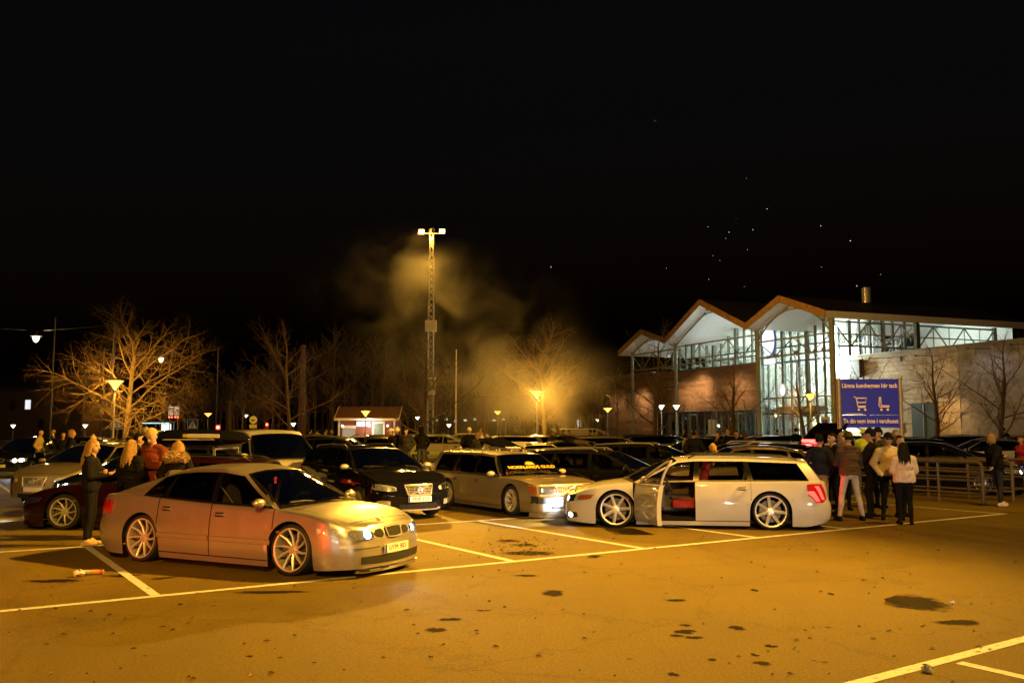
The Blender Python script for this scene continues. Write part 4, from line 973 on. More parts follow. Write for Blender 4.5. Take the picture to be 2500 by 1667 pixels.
# wet and oily patches, leaves, litter
STAIN = mat('oil_stain', (.012, .009, .004), .8, var=.5, vscale=5, bump=.3, bscale=60, spec=.05)
def soft(m):
    t, p, o = nodes(m); g = t.nodes.new('ShaderNodeTexCoord'); n = t.nodes.new('ShaderNodeTexNoise'); n.inputs['Scale'].default_value = 9; n.inputs['Detail'].default_value = 6; t.links.new(g.outputs['Object'], n.inputs['Vector'])
    sb = t.nodes.new('ShaderNodeVectorMath'); sb.operation = 'SUBTRACT'; sb.inputs[1].default_value = (.5, .5, .5); t.links.new(g.outputs['Generated'], sb.inputs[0]); mu = t.nodes.new('ShaderNodeVectorMath'); mu.operation = 'MULTIPLY'; mu.inputs[1].default_value = (1, 1, 0); t.links.new(sb.outputs[0], mu.inputs[0]); ln = t.nodes.new('ShaderNodeVectorMath'); ln.operation = 'LENGTH'; t.links.new(mu.outputs[0], ln.inputs[0])
    ad_ = t.nodes.new('ShaderNodeMath'); ad_.operation = 'MULTIPLY_ADD'; ad_.inputs[1].default_value = .45; t.links.new(n.outputs['Fac'], ad_.inputs[0]); t.links.new(ln.outputs['Value'], ad_.inputs[2])
    mr = t.nodes.new('ShaderNodeMapRange'); mr.inputs['From Min'].default_value = .50; mr.inputs['From Max'].default_value = .66; mr.inputs['To Min'].default_value = .8; mr.inputs['To Max'].default_value = 0.; t.links.new(ad_.outputs[0], mr.inputs['Value']); t.links.new(mr.outputs[0], p.inputs['Alpha'])
soft(STAIN)
def stain(px, py, w, h, sd):
    rr = random.Random(sd); c = G(px, py); sx = c.y / FPX; sy = c.y * c.y / (FPX * CAM_H); n = 22; ph = [rr.uniform(0, 6.3) for _ in range(4)]
    pts = []
    for i in range(n): a = 2 * pi * i / n; r = 1 + .28 * sin(2 * a + ph[0]) + .2 * sin(3 * a + ph[1]) + .14 * sin(5 * a + ph[2]) + rr.uniform(-.1, .1); pts.append((c.x + w * .72 * sx * r * cos(a), c.y + h * .78 * sy * r * sin(a), .003))
    m = MB(); m.add(pts, [tuple(range(n))]); m.build('stain', STAIN, lot)
for i, a in enumerate([(2240, 1470, 130, 22), (2345, 1520, 70, 12), (1672, 1542, 42, 9), (1652, 1552, 24, 6), (1692, 1556, 34, 6), (1800, 1533, 34, 7), (1350, 1447, 52, 9), (1062, 1537, 36, 10), (1652, 1465, 34, 6), (1880, 1577, 26, 6), (1842, 1599, 16, 5), (1642, 1646, 22, 7), (610, 1602, 14, 4), (1300, 1350, 80, 10), (1280, 1330, 40, 6), (1450, 1358, 30, 5), (1240, 1320, 40, 6), (1675, 1526, 22, 4), (1100, 1512, 40, 6), (1860, 1618, 44, 7), (300, 1405, 70, 5), (140, 1418, 90, 8), (660, 1445, 150, 5), (960, 1380, 60, 6), (1740, 1610, 22, 4), (1290, 1405, 40, 5), (1840, 1440, 20, 4), (2030, 1450, 14, 4), (1180, 1490, 30, 3)]): stain(*a, i)
LEAF = mat('dead_leaf', (.10, .06, .025), .85, var=.4, vscale=12); PAPER = mat('crumpled_paper', (.38, .37, .35), .8, var=.2, vscale=20)
rr = random.Random(12); m = MB()
for i in range(420):
    if i < 120: c = G(rr.choice((1290, 1265, 1215, 1300)) + rr.gauss(0, 28), rr.choice((1335, 1322, 1348)) + rr.gauss(0, 5))
    else: c = G(rr.uniform(0, 2500), 1290 + 377 * rr.random() ** 1.3)
    a = rr.uniform(0, 6.3); s = rr.uniform(.012, .04); d = Vector((cos(a), sin(a), 0)); n = Vector((-d.y, d.x, 0)); z = Vector((0, 0, .006)); u = Vector((0, 0, rr.uniform(.004, .02)))
    m.add([c - d * s + z, c + n * s * .5 + z + u, c + d * s + z, c - n * s * .5 + z + u * .6, c + z], [(0, 4, 1), (1, 4, 2), (2, 4, 3), (3, 4, 0)])
tag(m.build('leaf_litter', LEAF), 'small dead leaves and grit scattered over the asphalt', 'leaves', kind='stuff')
def scrap(px, py, s, sd, mm, label):
    rr = random.Random(sd); m = MB(); m.ell((0, 0, s * .5), (s, s * .7, s * .55), 9, 6); m.v = [(x + rr.uniform(-1, 1) * s * .3, y + rr.uniform(-1, 1) * s * .3, max(.005, z + rr.uniform(-1, 1) * s * .3)) for x, y, z in m.v]
    tag(m.build('litter', mm, None, G(px, py), (0, 0, sd), ang=20), label, 'litter')
scrap(194, 1407, .075, 1, PAPER, 'crumpled white paper beside the spent firework tube'); scrap(2263, 1641, .05, 2, mat('crushed_can', (.35, .36, .33), .3, .8, var=.3), 'crushed metal can below the painted line junction'); scrap(2325, 1474, .03, 3, PAPER, 'small white paper scrap beside the large oil stain')
m = MB(); Mx = Matrix.Translation(G(232, 1402) + Vector((0, 0, .032))) @ Matrix.Rotation(.15, 4, 'Z') @ Matrix.Rotation(pi / 2, 4, 'Y')
m.lathe([(.022, -.16), (.03, -.16), (.03, .10), (.03, .10), (.022, .10)], 14, Mx); m.lathe([(.031, -.05), (.031, .06)], 14, Mx, 1); m.lathe([(.0305, .06), (.0305, .10)], 14, Mx, 2)
fw_ = m.build('firework_tube', [PAPER, mat('tube_yellow', (.35, .22, .05), .6, var=.3), mat('tube_orange', (.30, .06, .02), .6, var=.2)]); tag(fw_, 'spent cardboard firework tube lying on the asphalt', 'litter')
# ================================================================== lamps
SOD = (1.0, .49, .055)
POLE = mat('galvanised_pole', (.28, .27, .25), .45, .7, var=.2, vscale=12); POLED = mat('dark_pole', (.05, .05, .05), .5, .3, var=.2)
SODG = glow('sodium_glow', (1.0, .40, .06), 2.0); WG = glow('white_lamp_glow', (1, .93, .8), 3.0); SODF = glow('sodium_flood', (1.0, .50, .14), 9.0)
def cone_lamp(loc, h, power, label, sc=1., name='street_lamp', glowm=None, colr=SOD, group='cone street lamps'):
    o = empty(name, loc); m = MB(); m.tube([(0, 0, 0), (0, 0, 1.1), (0, 0, 1.15), (0, 0, h - .55)], [.07, .07, .045, .038], 10); m.lathe([(.12, 0), (.12, .03), (.07, .05)], 10); m.build('post', POLE, o)
    m = MB(); m.lathe([(.05, h - .60), (.075, h - .5), (.075, h - .42), (.04, h - .40)], 12); m.build('collar', POLED, o)
    m = MB(); m.lathe([(.06, h - .40), (.26 * sc, h - .12), (.38 * sc, h), (.0, h + .03)], 20); m.build('lamp_shade', glowm or SODG, o)
    m = MB(); m.lathe([(.44 * sc, h + .02), (.42 * sc, h + .06), (.08, h + .14), (0, h + .15)], 20); m.build('lamp_hat', POLED, o)
    if power: light('lamp_light', 'POINT', (0, 0, h - .2), colr, power, o, .25)
    tag(o, label, 'street lamp', group); return o
def flood_mast(loc, h, heads, label):
    o = empty('light_mast', loc); m = MB(); w = .20
    def sec_(z0, z1, w):
        for i in range(4):
            a = pi / 4 + i * pi / 2; b = a + pi / 2; p = Vector((cos(a) * w, sin(a) * w, 0)); q = Vector((cos(b) * w, sin(b) * w, 0))
            m.tube([p + Vector((0, 0, z0)), p + Vector((0, 0, z1))], .034, 5); k = max(1, int((z1 - z0) / .42))
            for j in range(k): za = z0 + (z1 - z0) * j / k; zb = z0 + (z1 - z0) * (j + 1) / k; m.tube([(p if j % 2 else q) + Vector((0, 0, za)), (q if j % 2 else p) + Vector((0, 0, zb))], .020, 4, False)
    sec_(0, h * .68, .25); sec_(h * .68, h * .88, .22); sec_(h * .88, h - .2, .16); m.build('lattice', POLE, o)
    m = MB(); m.box((0, -.05, h * .57), (.75, .6, .75)); m.box((-.02, -.36, h * .57), (.6, .03, .6)); m.build('control_box', mat('cabinet_white', (.5, .49, .46), .6, var=.15), o)
    m = MB(); m.bar((-.8, 0, h - .15), (.8, 0, h - .15), .07); m.tube([(0, 0, h - .2), (0, 0, h + .1)], .06, 8); m.build('cross_arm', POLE, o)
    for i, (x, aim, pw, spot) in enumerate(heads):
        p = Vector((x, 0, h)); d = (Vector(aim) - Vector(loc) - p).normalized(); hd = MB(); hd.box((0, 0, 0), (.42, .2, .36)); hd.box((0, .11, 0), (.36, .04, .3), None, 0, .8); hd.bar((-.23, .02, -.22), (-.23, .02, .1), .03); hd.bar((.23, .02, -.22), (.23, .02, .1), .03)
        ho = hd.build('floodlight', POLED, o, p); ho.rotation_euler = d.to_track_quat('-Y', 'Z').to_euler()
        g = MB(); g.box((0, -.105, 0), (.36, .012, .30)); g.build('lamp_glass', SODF, ho)
        light('spill_light', 'POINT', p - Vector((0, 0, .5)), SOD, pw * .05, o, .2)
        light('flood_light', 'SPOT', p + d * .2, SOD, pw, o, .22, spot, aim=p + d * 5, blend=1.0)
    tag(o, label, 'light mast', 'floodlight masts over the car park'); return o
# ================================================================== store building
C0 = Vector((28.9, 81.0, 0)); ua = radians(112); UD = Vector((cos(ua), sin(ua), 0)); VD = Vector((sin(ua), -cos(ua), 0))
def U(u, v, z): return C0 + UD * u + VD * v + Vector((0, 0, z))
WOODF = mat('roof_fascia_wood', (.30, .17, .06), .7, var=.25, vscale=2); SOFF = mat('white_soffit', (.74, .75, .76), .7, var=.05, vscale=3); ROOFM = mat('dark_roof_sheet', (.035, .022, .016), .7, var=.3)
STEEL = mat('painted_steel', (.20, .22, .20), .5, .2, var=.15); MULL = mat('green_grey_mullion', (.09, .11, .10), .5, .2, var=.2)
BRD = [mat('cladding_board_%d' % i, c, .8, var=.25, vscale=2.5) for i, c in enumerate(((.21, .12, .06), (.25, .145, .075), (.17, .095, .045)))]
STN = [mat('stone_course_%d' % i, c, .85, var=.2, vscale=2) for i, c in enumerate(((.40, .34, .25), (.44, .385, .29), (.36, .30, .22)))]
STG = [mat('grey_panel_%d' % i, c, .85, var=.2, vscale=2) for i, c in enumerate(((.27, .25, .22), (.30, .28, .24)))]
SG = glass('store_glass', (.80, .88, .84), .06); SGD = glass('dim_store_glass', (.32, .40, .38), .10)
store = empty('store_building', C0); 
def sp(mb, name, m_, parent=None): 
    # geometry in world metres, parent the piece to the building
    o = mb.build(name, m_, parent or store); o.matrix_parent_inverse = (Matrix.Translation(C0)).inverted(); return o
PR = [(-1, 12.2), (5.4, 14.4), (10.6, 12.3), (18.7, 15.8), (26, 12.2), (31.4, 13.8), (37.2, 11.6)]
def roofz(u): return lin(PR)(u)
VB = 24.
for (u0, z0), (u1, z1) in zip(PR, PR[1:]):
    m = MB(); m.add([U(u0, -1.5, z0), U(u1, -1.5, z1), U(u1, VB, z1), U(u0, VB, z0)], [(0, 1, 2, 3)]); sp(m, 'roof_slope', ROOFM)
    m = MB(); m.add([U(u0, -1.45, z0 - .62), U(u1, -1.45, z1 - .62), U(u1, VB, z1 - .62), U(u0, VB, z0 - .62)], [(0, 1, 2, 3)]); sp(m, 'soffit', SOFF)
    m = MB(); m.poly([U(u0, -1.52, z0 + .04), U(u1, -1.52, z1 + .04), U(u1, -1.52, z1 - .66), U(u0, -1.52, z0 - .66)], VD * .06); sp(m, 'fascia', WOODF)
m = MB(); m.poly([U(-1.02, -1.45, 12.2), U(-1.02, VB, 12.2), U(-1.02, VB, 11.56), U(-1.02, -1.45, 11.56)], UD * .05); sp(m, 'side_eave', SOFF)
m = MB(); m.lathe([(.45, 0), (.45, 1.5), (.38, 1.5)], 14, Matrix.Translation(U(4, 8, 14.0))); sp(m, 'chimney', CHROME)
COLS = [0, 10.7, 26, 36.2]
for u in COLS:
    m = MB(); m.tube([U(u, 0, 0), U(u, 0, roofz(u) - .6)], .26 if u < 20 else .2, 10); m.lathe([(.5, 0), (.45, .12), (.3, .15)], 10, Matrix.Translation(U(u, 0, 0))); sp(m, 'column', STEEL)
for v in (10, 20): m = MB(); m.tube([U(-.2, v, 0), U(-.2, v, 11.6)], .24, 10); sp(m, 'column', STEEL)
def truss(u0, u1, v, zt, zl0, zl1, n):
    """top chord under the roof slopes, arched lower chord, webs, and a flat lattice beam below"""
    up = []; lo = []; m = MB(); cx = (u0 + u1) / 2; pk = max(roofz(u0 + (u1 - u0) * i / 20) for i in range(21)) - .9
    for i in range(n + 1):
        u = u0 + (u1 - u0) * i / n; s = (u - cx) / ((u1 - u0) / 2); up.append(U(u, v, roofz(u) - .75)); lo.append(U(u, v, min(roofz(u) - .8, zl1 + (pk - .3 - zl1) * (1 - abs(s) ** 2.2))))
    m.tube(up, .075, 6); m.tube(lo, .075, 6)
    for i in range(n):
        m.tube([up[i], lo[i + 1]], .045, 5, False); m.tube([up[i + 1], lo[i + 1]], .045, 5, False)
    sp(m, 'arched_truss', STEEL)
    m = MB(); k = max(4, int((u1 - u0) / 2.4))
    m.tube([U(u0, v, zl0), U(u1, v, zl0)], .09, 6); m.tube([U(u0, v, zl1), U(u1, v, zl1)], .09, 6)
    for i in range(k): a = u0 + (u1 - u0) * i / k; b = u0 + (u1 - u0) * (i + 1) / k; m.tube([U(a, v, zl0 if i % 2 else zl1), U(b, v, zl1 if i % 2 else zl0)], .06, 5, False)
    sp(m, 'lattice_beam', STEEL)
truss(0, 10.7, 0, 0, 8.8, 10.4, 12); truss(10.7, 26, 0, 0, 9.1, 11.2, 16); truss(26, 36.2, 0, 0, 9.0, 11.0, 12)
m = MB()
for k in range(10):
    a, b = 2 * k, 2 * k + 2; m.tube([U(-.2, a, 9.2 if k % 2 else 11.4), U(-.2, b, 11.4 if k % 2 else 9.2)], .07, 5, False); m.tube([U(-.2, b, 9.2), U(-.2, b, 11.4)], .05, 5, False)
m.tube([U(-.2, 0, 11.4), U(-.2, 20, 11.4)], .09, 6); m.tube([U(-.2, 0, 9.2), U(-.2, 20, 9.2)], .09, 6); m.tube([U(-.2, 0, 10.3), U(-.2, 20, 10.3)], .06, 6); sp(m, 'side_truss', STEEL)
# glass walls, each bay a pane between mullions
def glazing(u0, u1, v, z0, zt, n, rows, gm, thick=.17):
    for i in range(n):
        a = u0 + (u1 - u0) * i / n; b = u0 + (u1 - u0) * (i + 1) / n
        for r0, r1 in zip(rows, rows[1:]):
            t0, t1 = min(r1, zt(a)), min(r1, zt(b))
            if t0 - r0 < .1 and t1 - r0 < .1: continue
            m = MB(); m.add([U(a + .05, v, r0), U(b - .05, v, r0), U(b - .05, v, t1), U(a + .05, v, t0)], [(0, 1, 2, 3)]); sp(m, 'glass_pane', gm)
    for i in range(n + 1):
        u = u0 + (u1 - u0) * i / n; m = MB(); w = thick * (2.0 if i % 3 == 0 else 1); m.box((0, 0, 0), (.1, .1, .1)); m = MB(); m.bar(U(u, v - .05, z0), U(u, v - .05, zt(u)), w, w, 0, VD); sp(m, 'mullion', MULL)
    for r in rows[1:-1]:
        m = MB(); m.bar(U(u0, v - .04, r), U(u1, v - .04, r), .12, .14); sp(m, 'transom', MULL)
sz = lambda u: roofz(u) - .64
glazing(6.6, 18, 6, 0, sz, 9, [.05, 3.3, 5.0, 8.8, 10.4, 20], SG); glazing(18, 36, 6, 9, sz, 12, [9, 10.4, 20], SG); glazing(18, 41, 6.2, 0, lambda u: 3.85, 14, [.05, 3.85], SGD, .10)
glazing(-.9, 9.4, 9.2, 9, sz, 7, [9, 10.3, 20], SG)
# boards of the brown wall: long staggered planks, some proud
def planks(u0, u1, v, z0, z1, h, Lm, ms, name, sd, parent, proud=.05):
    rr = random.Random(sd); meshes = {}; z = z0; row = 0
    bk = MB(); bk.poly([U(u0, v + .08, z0), U(u1, v + .08, z0), U(u1, v + .08, z1), U(u0, v + .08, z1)], VD * .25); sp(bk, 'wall_core', ms[-1])
    while z < z1 - .05:
        hh = min(h, z1 - z); u = u0; row += 1
        while u < u1 - .05:
            L = min(Lm * rr.choice((.7, 1, 1.3)), u1 - u); p = rr.random() * proud; m = MB()
            m.poly([U(u + .015, v - p, z + .012), U(u + L - .015, v - p, z + .012), U(u + L - .015, v - p, z + hh - .012), U(u + .015, v - p, z + hh - .012)], VD * (.09 + p)); sp(m, name, ms[rr.randrange(len(ms))]); u += L
        z += hh
planks(18, 41, 6, 3.95, 9.0, .36, 4.6, BRD, 'cladding_board', 4, store, .12); planks(41, 55, 6, 0, 9.2, .46, 4.7, BRD, 'cladding_board', 5, store, .12)
planks(-5.6, 9.4, 9, 0, 9.0, .45, 5.0, STN, 'stone_course', 6, store, .09); planks(-16, -5.7, 8.9, 0, 9.0, .9, 2.5, STG, 'wall_panel', 7, store, .05)
for u0, u1, v, z in ((17.8, 41.2, 5.75, 3.88), (-16, 9.5, 8.8, 9.05), (40.9, 55, 5.8, 9.25), (18, 41, 5.8, 9.05)):
    m = MB(); m.bar(U(u0, v + .2, z), U(u1, v + .2, z), .5, .12); sp(m, 'coping', STEEL)
m = MB(); m.poly([U(-3.0, 8.86, .02), U(-.2, 8.86, .02), U(-.2, 8.86, 4.1), U(-3.0, 8.86, 4.1)], VD * .1); sp(m, 'service_door', mat('dark_green_door', (.03, .05, .045), .6, var=.2)); m = MB(); m.bar(U(-3.15, 8.8, 0), U(-3.15, 8.8, 4.3), .2); m.bar(U(-1.6, 8.84, 0), U(-1.6, 8.84, 4.1), .05); sp(m, 'door_post', STEEL)
m = MB(); m.poly([U(5.6, 8.85, 6.8), U(8.6, 8.85, 6.8), U(8.6, 8.85, 8.6), U(5.6, 8.85, 8.6)], VD * -.6); sp(m, 'ventilation_box', POLED)
# interior: floor, back wall, galleries, counters, doors
INW = mat('shop_wall_white', (.72, .74, .72), .8, var=.05, vscale=2)
m = MB(); [m.add([U(a, 11.5, 0), U(b, 11.5, 0), U(b, 11.5, roofz(b) - .66), U(a, 11.5, roofz(a) - .66)], [(0, 1, 2, 3)]) for a, b in zip([9.4, 10.6, 18.7, 26, 31.4], [10.6, 18.7, 26, 31.4, 37])]; m.add([U(40.8, 6, 0), U(40.8, 16, 0), U(40.8, 16, 9), U(40.8, 6, 9)], [(0, 1, 2, 3)]); m.add([U(9.4, 9.4, 0), U(9.4, 16, 0), U(9.4, 16, 9), U(9.4, 9.4, 9)], [(0, 1, 2, 3)]); sp(m, 'interior_wall', INW)
m = MB(); [m.add([U(a, 22, 8.9), U(b, 22, 8.9), U(b, 22, roofz(b) - .66), U(a, 22, roofz(a) - .66)], [(0, 1, 2, 3)]) for a, b in zip([-.6, 5.4, 10.6, 18.7], [5.4, 10.6, 18.7, 24])]; sp(m, 'interior_wall', INW)
m = MB(); m.add([U(6, 6.3, .02), U(46, 6.3, .02), U(46, 16, .02), U(6, 16, .02)], [(0, 1, 2, 3)]); sp(m, 'shop_floor', mat('shop_floor_tile', (.3, .3, .28), .4, var=.1))
m = MB(); m.box((0, 0, 0), (1, 1, 1)); m = MB(); m.poly([U(18, 6.5, 3.9), U(41, 6.5, 3.9), U(41, 16, 3.9), U(18, 16, 3.9)], (0, 0, .4)); sp(m, 'upper_floor', INW)
m = MB(); m.bar(U(9.6, 10.4, 4.6), U(18, 10.4, 4.6), .3, .7); m.bar(U(9.6, 10.3, 6.0), U(18, 10.3, 6.0), .05); sp(m, 'gallery', mat('gallery_front', (.25, .22, .18), .6, var=.2))
rr = random.Random(2)
for i in range(9):
    u = 19 + i * 2.4 + rr.uniform(-.4, .4); m = MB(); m.box((0, 0, 0), (.1, .1, .1)); m = MB(); m.poly([U(u, 9 + rr.random() * 3, .02), U(u + 1.2, 9, .02), U(u + 1.2, 9, 1 + rr.random()), U(u, 9, 1.2 + rr.random())], VD * .5); sp(m, 'shop_display', mat('display_%d' % (i % 3), ((.4, .35, .2), (.15, .2, .2), (.5, .5, .48))[i % 3], .7, var=.3))
m = MB()
for u in (8.9, 10.5, 12.1): m.bar(U(u, 5.9, 0), U(u, 5.9, 3.2), .12)
m.bar(U(8.9, 5.9, 3.2), U(12.1, 5.9, 3.2), .5, .5); sp(m, 'entrance_door_frame', STEEL)
m = MB(); m.poly([U(7.6, 4.4, 3.45), U(13.6, 4.4, 3.45), U(13.6, 4.4, 4.0), U(7.6, 4.4, 4.0)], VD * 1.5); sp(m, 'entrance_canopy', mat('canopy_grey', (.3, .31, .29), .6, var=.1))
m = MB(); m.poly([U(27.2, 6.05, 0), U(28.6, 6.05, 0), U(28.6, 6.05, 2.8), U(27.2, 6.05, 2.8)], VD * .05); m.v = m.v; sp(m, 'shop_door_leaf', mat('door_pale', (.35, .36, .30), .6, var=.2))
m = MB(); m.poly([U(4.4, 3.2, .1), U(5.5, 3.2, .1), U(5.5, 3.2, 2.9), U(4.4, 3.2, 2.9)], VD * .08); sp(m, 'poster_board', mat('poster_white', (.6, .6, .58), .6, var=.05)); m = MB(); m.poly([U(4.6, 3.18, 2.0), U(5.3, 3.18, 2.0), U(5.3, 3.18, 2.6), U(4.6, 3.18, 2.6)], VD * .02); sp(m, 'poster_panel', EUBLUE)
tag(store, 'large store with zigzag timber roof, lit glass front and brown plank wall', 'store')
CW = (.88, 1.0, .86)
for u, v, z, pw, tgt in ((10.5, 6.8, 8.9, 2000, (10.5, 11.5, 8.5)), (15.5, 6.8, 8.9, 2000, (15.5, 11.5, 8.5)), (10.5, 6.8, 5.2, 1300, (10.5, 11.5, 5)), (15.5, 6.8, 5.2, 1300, (15.5, 11.5, 5)), (21, 7, 9.6, 1500, (21, 11.5, 9.6)), (26, 7, 9.6, 1300, (26, 11.5, 9.6)), (32, 7, 9.6, 800, (32, 11.5, 9.6)), (5, 12, 10, 230, (5, 22, 10.5)), (11, 8, 3.1, 500, (11, 14, .8)), (25, 8, 3.5, 160, (25, 14, 1)), (35, 8, 3.5, 60, (35, 14, 1))):
    m = MB(); m.box(U(u, v, z), (1.2, .3, .12)); sp(m, 'ceiling_lamp', WG); l = light('ceiling_light', 'AREA', U(u, v, z - .2) - C0, CW, pw, store, 3.0, aim=U(*tgt) - C0)
for u, pw in ((4, 22), (8, 22), (14, 60), (18.7, 95), (23, 60), (29, 20), (33, 14)):
    m = MB(); m.box(U(u, 2.5, 9.3), (.35, .35, .25)); m.bar(U(u, 2.5, 9.2), U(u, 6, 9.2), .06); sp(m, 'uplight', STEEL); light('soffit_light', 'SPOT', U(u, 2.5, 9.5) - C0, (.82, .93, 1.0), pw, store, .3, 150, aim=U(u, 2.0, 14) - C0, blend=1.)
# lit oval logo sign with its name board
OVW = glow('sign_white', (1, .97, 1.0), .8); OVB = glow('sign_blue', (.05, .2, .7), .15)
o = empty('logo_sign', U(12.2, 2.6, 9.6)); rot = ua - pi
m = MB(); n = 32; T = lambda a, rx, rz, d: UD * (cos(a) * rx) + Vector((0, 0, sin(a) * rz + 1.25)) - VD * d
m.add([T(0, 0, 0, .12)] + [T(2 * pi * i / n, 1.0, 1.6, .12) for i in range(n)], [(0, 1 + i, 1 + (i + 1) % n) for i in range(n)]); m.build('oval_face', OVW, o)
m = MB(); m.grid([[T(2 * pi * i / n, 1.06, 1.66, d) for i in range(n)] for d in (.13, -.13)], 0, True); m.grid([[T(2 * pi * i / n, k, k2, .13) for i in range(n)] for k, k2 in ((1.06, 1.66), (.99, 1.59))], 0, True); m.build('oval_rim', OVB, o)
m = MB(); m.poly([UD * -.8 + Vector((0, 0, -1.2)) - VD * .1, UD * .8 + Vector((0, 0, -1.2)) - VD * .1, UD * .8 + Vector((0, 0, -.7)) - VD * .1, UD * -.8 + Vector((0, 0, -.7)) - VD * .1], VD * .2); m.build('name_board', OVW, o)
m = MB(); m.bar((0, 0, 3.2), (0, 0, 4.6), .08); m.bar((0, 0, -.7), (0, 0, -.4), .08); m.build('hanger', STEEL, o); tag(o, 'white lit oval logo sign with blue rim hanging under the store roof', 'sign')
light('sign_light', 'AREA', tuple(-VD * .4 + Vector((0, 0, 1))), (1, .97, 1), 40, o, 2., aim=tuple(-VD * 3 + Vector((0, 0, 1))))
o = empty('entrance_sign', U(12.0, 4.0, 4.5)); m = MB(); m.add([T(0, 0, 0, 0)] + [T(2 * pi * i / n, .40, .62, 0) for i in range(n)], [(0, 1 + i, 1 + (i + 1) % n) for i in range(n)]); m.build('oval_face', OVW, o); m = MB(); m.grid([[T(2 * pi * i / n, .42, .64, d) for i in range(n)] for d in (.01, -.2)], 0, True); m.build('oval_rim', POLE, o); m = MB(); m.bar(Vector((0, 0, .62)), Vector((0, 0, -.4)) + VD * .3, .06); m.build('bracket', STEEL, o); tag(o, 'small white lit oval sign above the store entrance', 'sign')

WARM = (1.0, .62, .30)
for u, v, z, pw, tg, cc in ((22, 3.0, 6.6, 280, (22, 6, 5.6), WARM), (29.5, 3.0, 7.4, 560, (29.5, 6, 5.5), WARM), (33, 3.0, 6.6, 260, (33, 6, 5), WARM), (44, 3.0, 6.4, 420, (44, 6, 4), WARM), (50, 3.0, 6.4, 220, (50, 6, 4), WARM), (6.5, 6.4, 8.4, 45, (6.5, 9, 6), (1, .82, .58)), (2.2, 6.4, 8.4, 75, (2.2, 9, 5), (1, .82, .58)), (-3.5, 6.2, 8.2, 80, (-3.6, 9, 4), WARM), (-4.6, 6.2, 4.0, 170, (-4.6, 9, 2), (1, .55, .2)), (-9, 6.2, 8.4, 60, (-9, 9, 5), (.9, .9, .95)), (-13, 6.2, 8.4, 50, (-13, 9, 5), (1, .8, .6))):
    m = MB(); m.box(U(u, v, z), (.22, .22, .16)); m.bar(U(u, v, z), U(u, 6 if u > 15 else 9, z + .1), .05); sp(m, 'wall_lamp', STEEL); light('wall_light', 'SPOT', U(u, v, z) - C0, cc, pw * 4.5, store, .15, 120, aim=U(*tg) - C0, blend=1.)
# ================================================================== masts and lamps
MAST = at(1050, 62)
flood_mast(MAST, 15.5, [(-.72, (-3, 36, 0), 34000, 44), (.72, (1.5, 14, 0), 3000, 50), (0, (27, 90, 10), 12000, 50)], 'tall lattice light mast with two burning sodium floodlights and another added to light the store')  # middle floodlight is added, aimed at the store to brighten its roof edge
flood_mast(Vector((12.5, 15.5, 0)), 13, [(-.72, (-4, 11.5, 0), 35000, 66), (.72, (-6, 29, 0), 38000, 56)], 'unseen second lattice light mast at the edge of the car park')  # unseen mast, placed to give the light that throws shadows leftwards
flood_mast(Vector((0, -17, 0)), 15, [(-.72, (-2, 8, 0), 19000, 50), (.72, (-3, 24, 0), 3500, 50)], 'unseen third lattice light mast added behind the photographer')  # unseen mast added to light the foreground and camera-facing car sides
LA = [(277, 938, 46.3, 2800, 'sodium cone lamp beside the trunk of the broad lit tree'), (1311, 962, 61, 3200, 'sodium cone lamp beside the trunk of the gold tree in the smoke'), (1980, 968, 66, 2600, 'sodium cone lamp in front of the store entrance'),
      (507, 1012, 120, 700, 'far sodium lamp beside the red traffic signal'), (892, 1008, 74, 500, 'sodium lamp in front of the red kiosk roof'), (1215, 1007, 115, 900, 'far sodium lamp next to the staked young tree'), (1484, 1000, 100, 900, 'sodium lamp before the end of the brown plank wall'), (286, 1030, 140, 400, 'farthest small sodium lamp behind the broad lit tree trunk')]
for px, py, d, pw, lb in LA: cone_lamp(at(px, d), zat(py, d) + .15, pw * 1.8, lb, 1.0 if d < 90 else 1.3)
for px, d, lb in ((1615, 92, 'white flared lamp before the plank wall beside the gable tree'), (1652, 90, 'white flared lamp in front of the second steel column')): cone_lamp(at(px, d), zat(990, d), 120, lb, .9, 'flared_lamp', WG, (1, .9, .75), 'white flared lamps by the store')
for px, py, d, lb in ((46, 1013, 150, 'in front of the dark brick house'), (79, 1010, 145, 'right of the dark brick house beside its twin'), (208, 1046, 120, 'low behind the broad lit tree'), (600, 1013, 150, 'beside the slim tree at the red signal'), (716, 1033, 120, 'at the foot of the slender pale tree'), (1019, 1018, 140, 'just left of the lattice mast'), (1096, 1036, 130, 'before the low building with lit windows'), (1302, 1001, 150, 'behind the smoke at the gold tree'), (1459, 1024, 160, 'beside the far dark shop'), (32, 1044, 130, 'low over the dark hatchback roof')):
    cone_lamp(at(px, d), max(2.2, zat(py, d)), 0, 'small far white street lamp ' + lb, .9, 'far_street_lamp', WG, SOD, 'far street lamps')
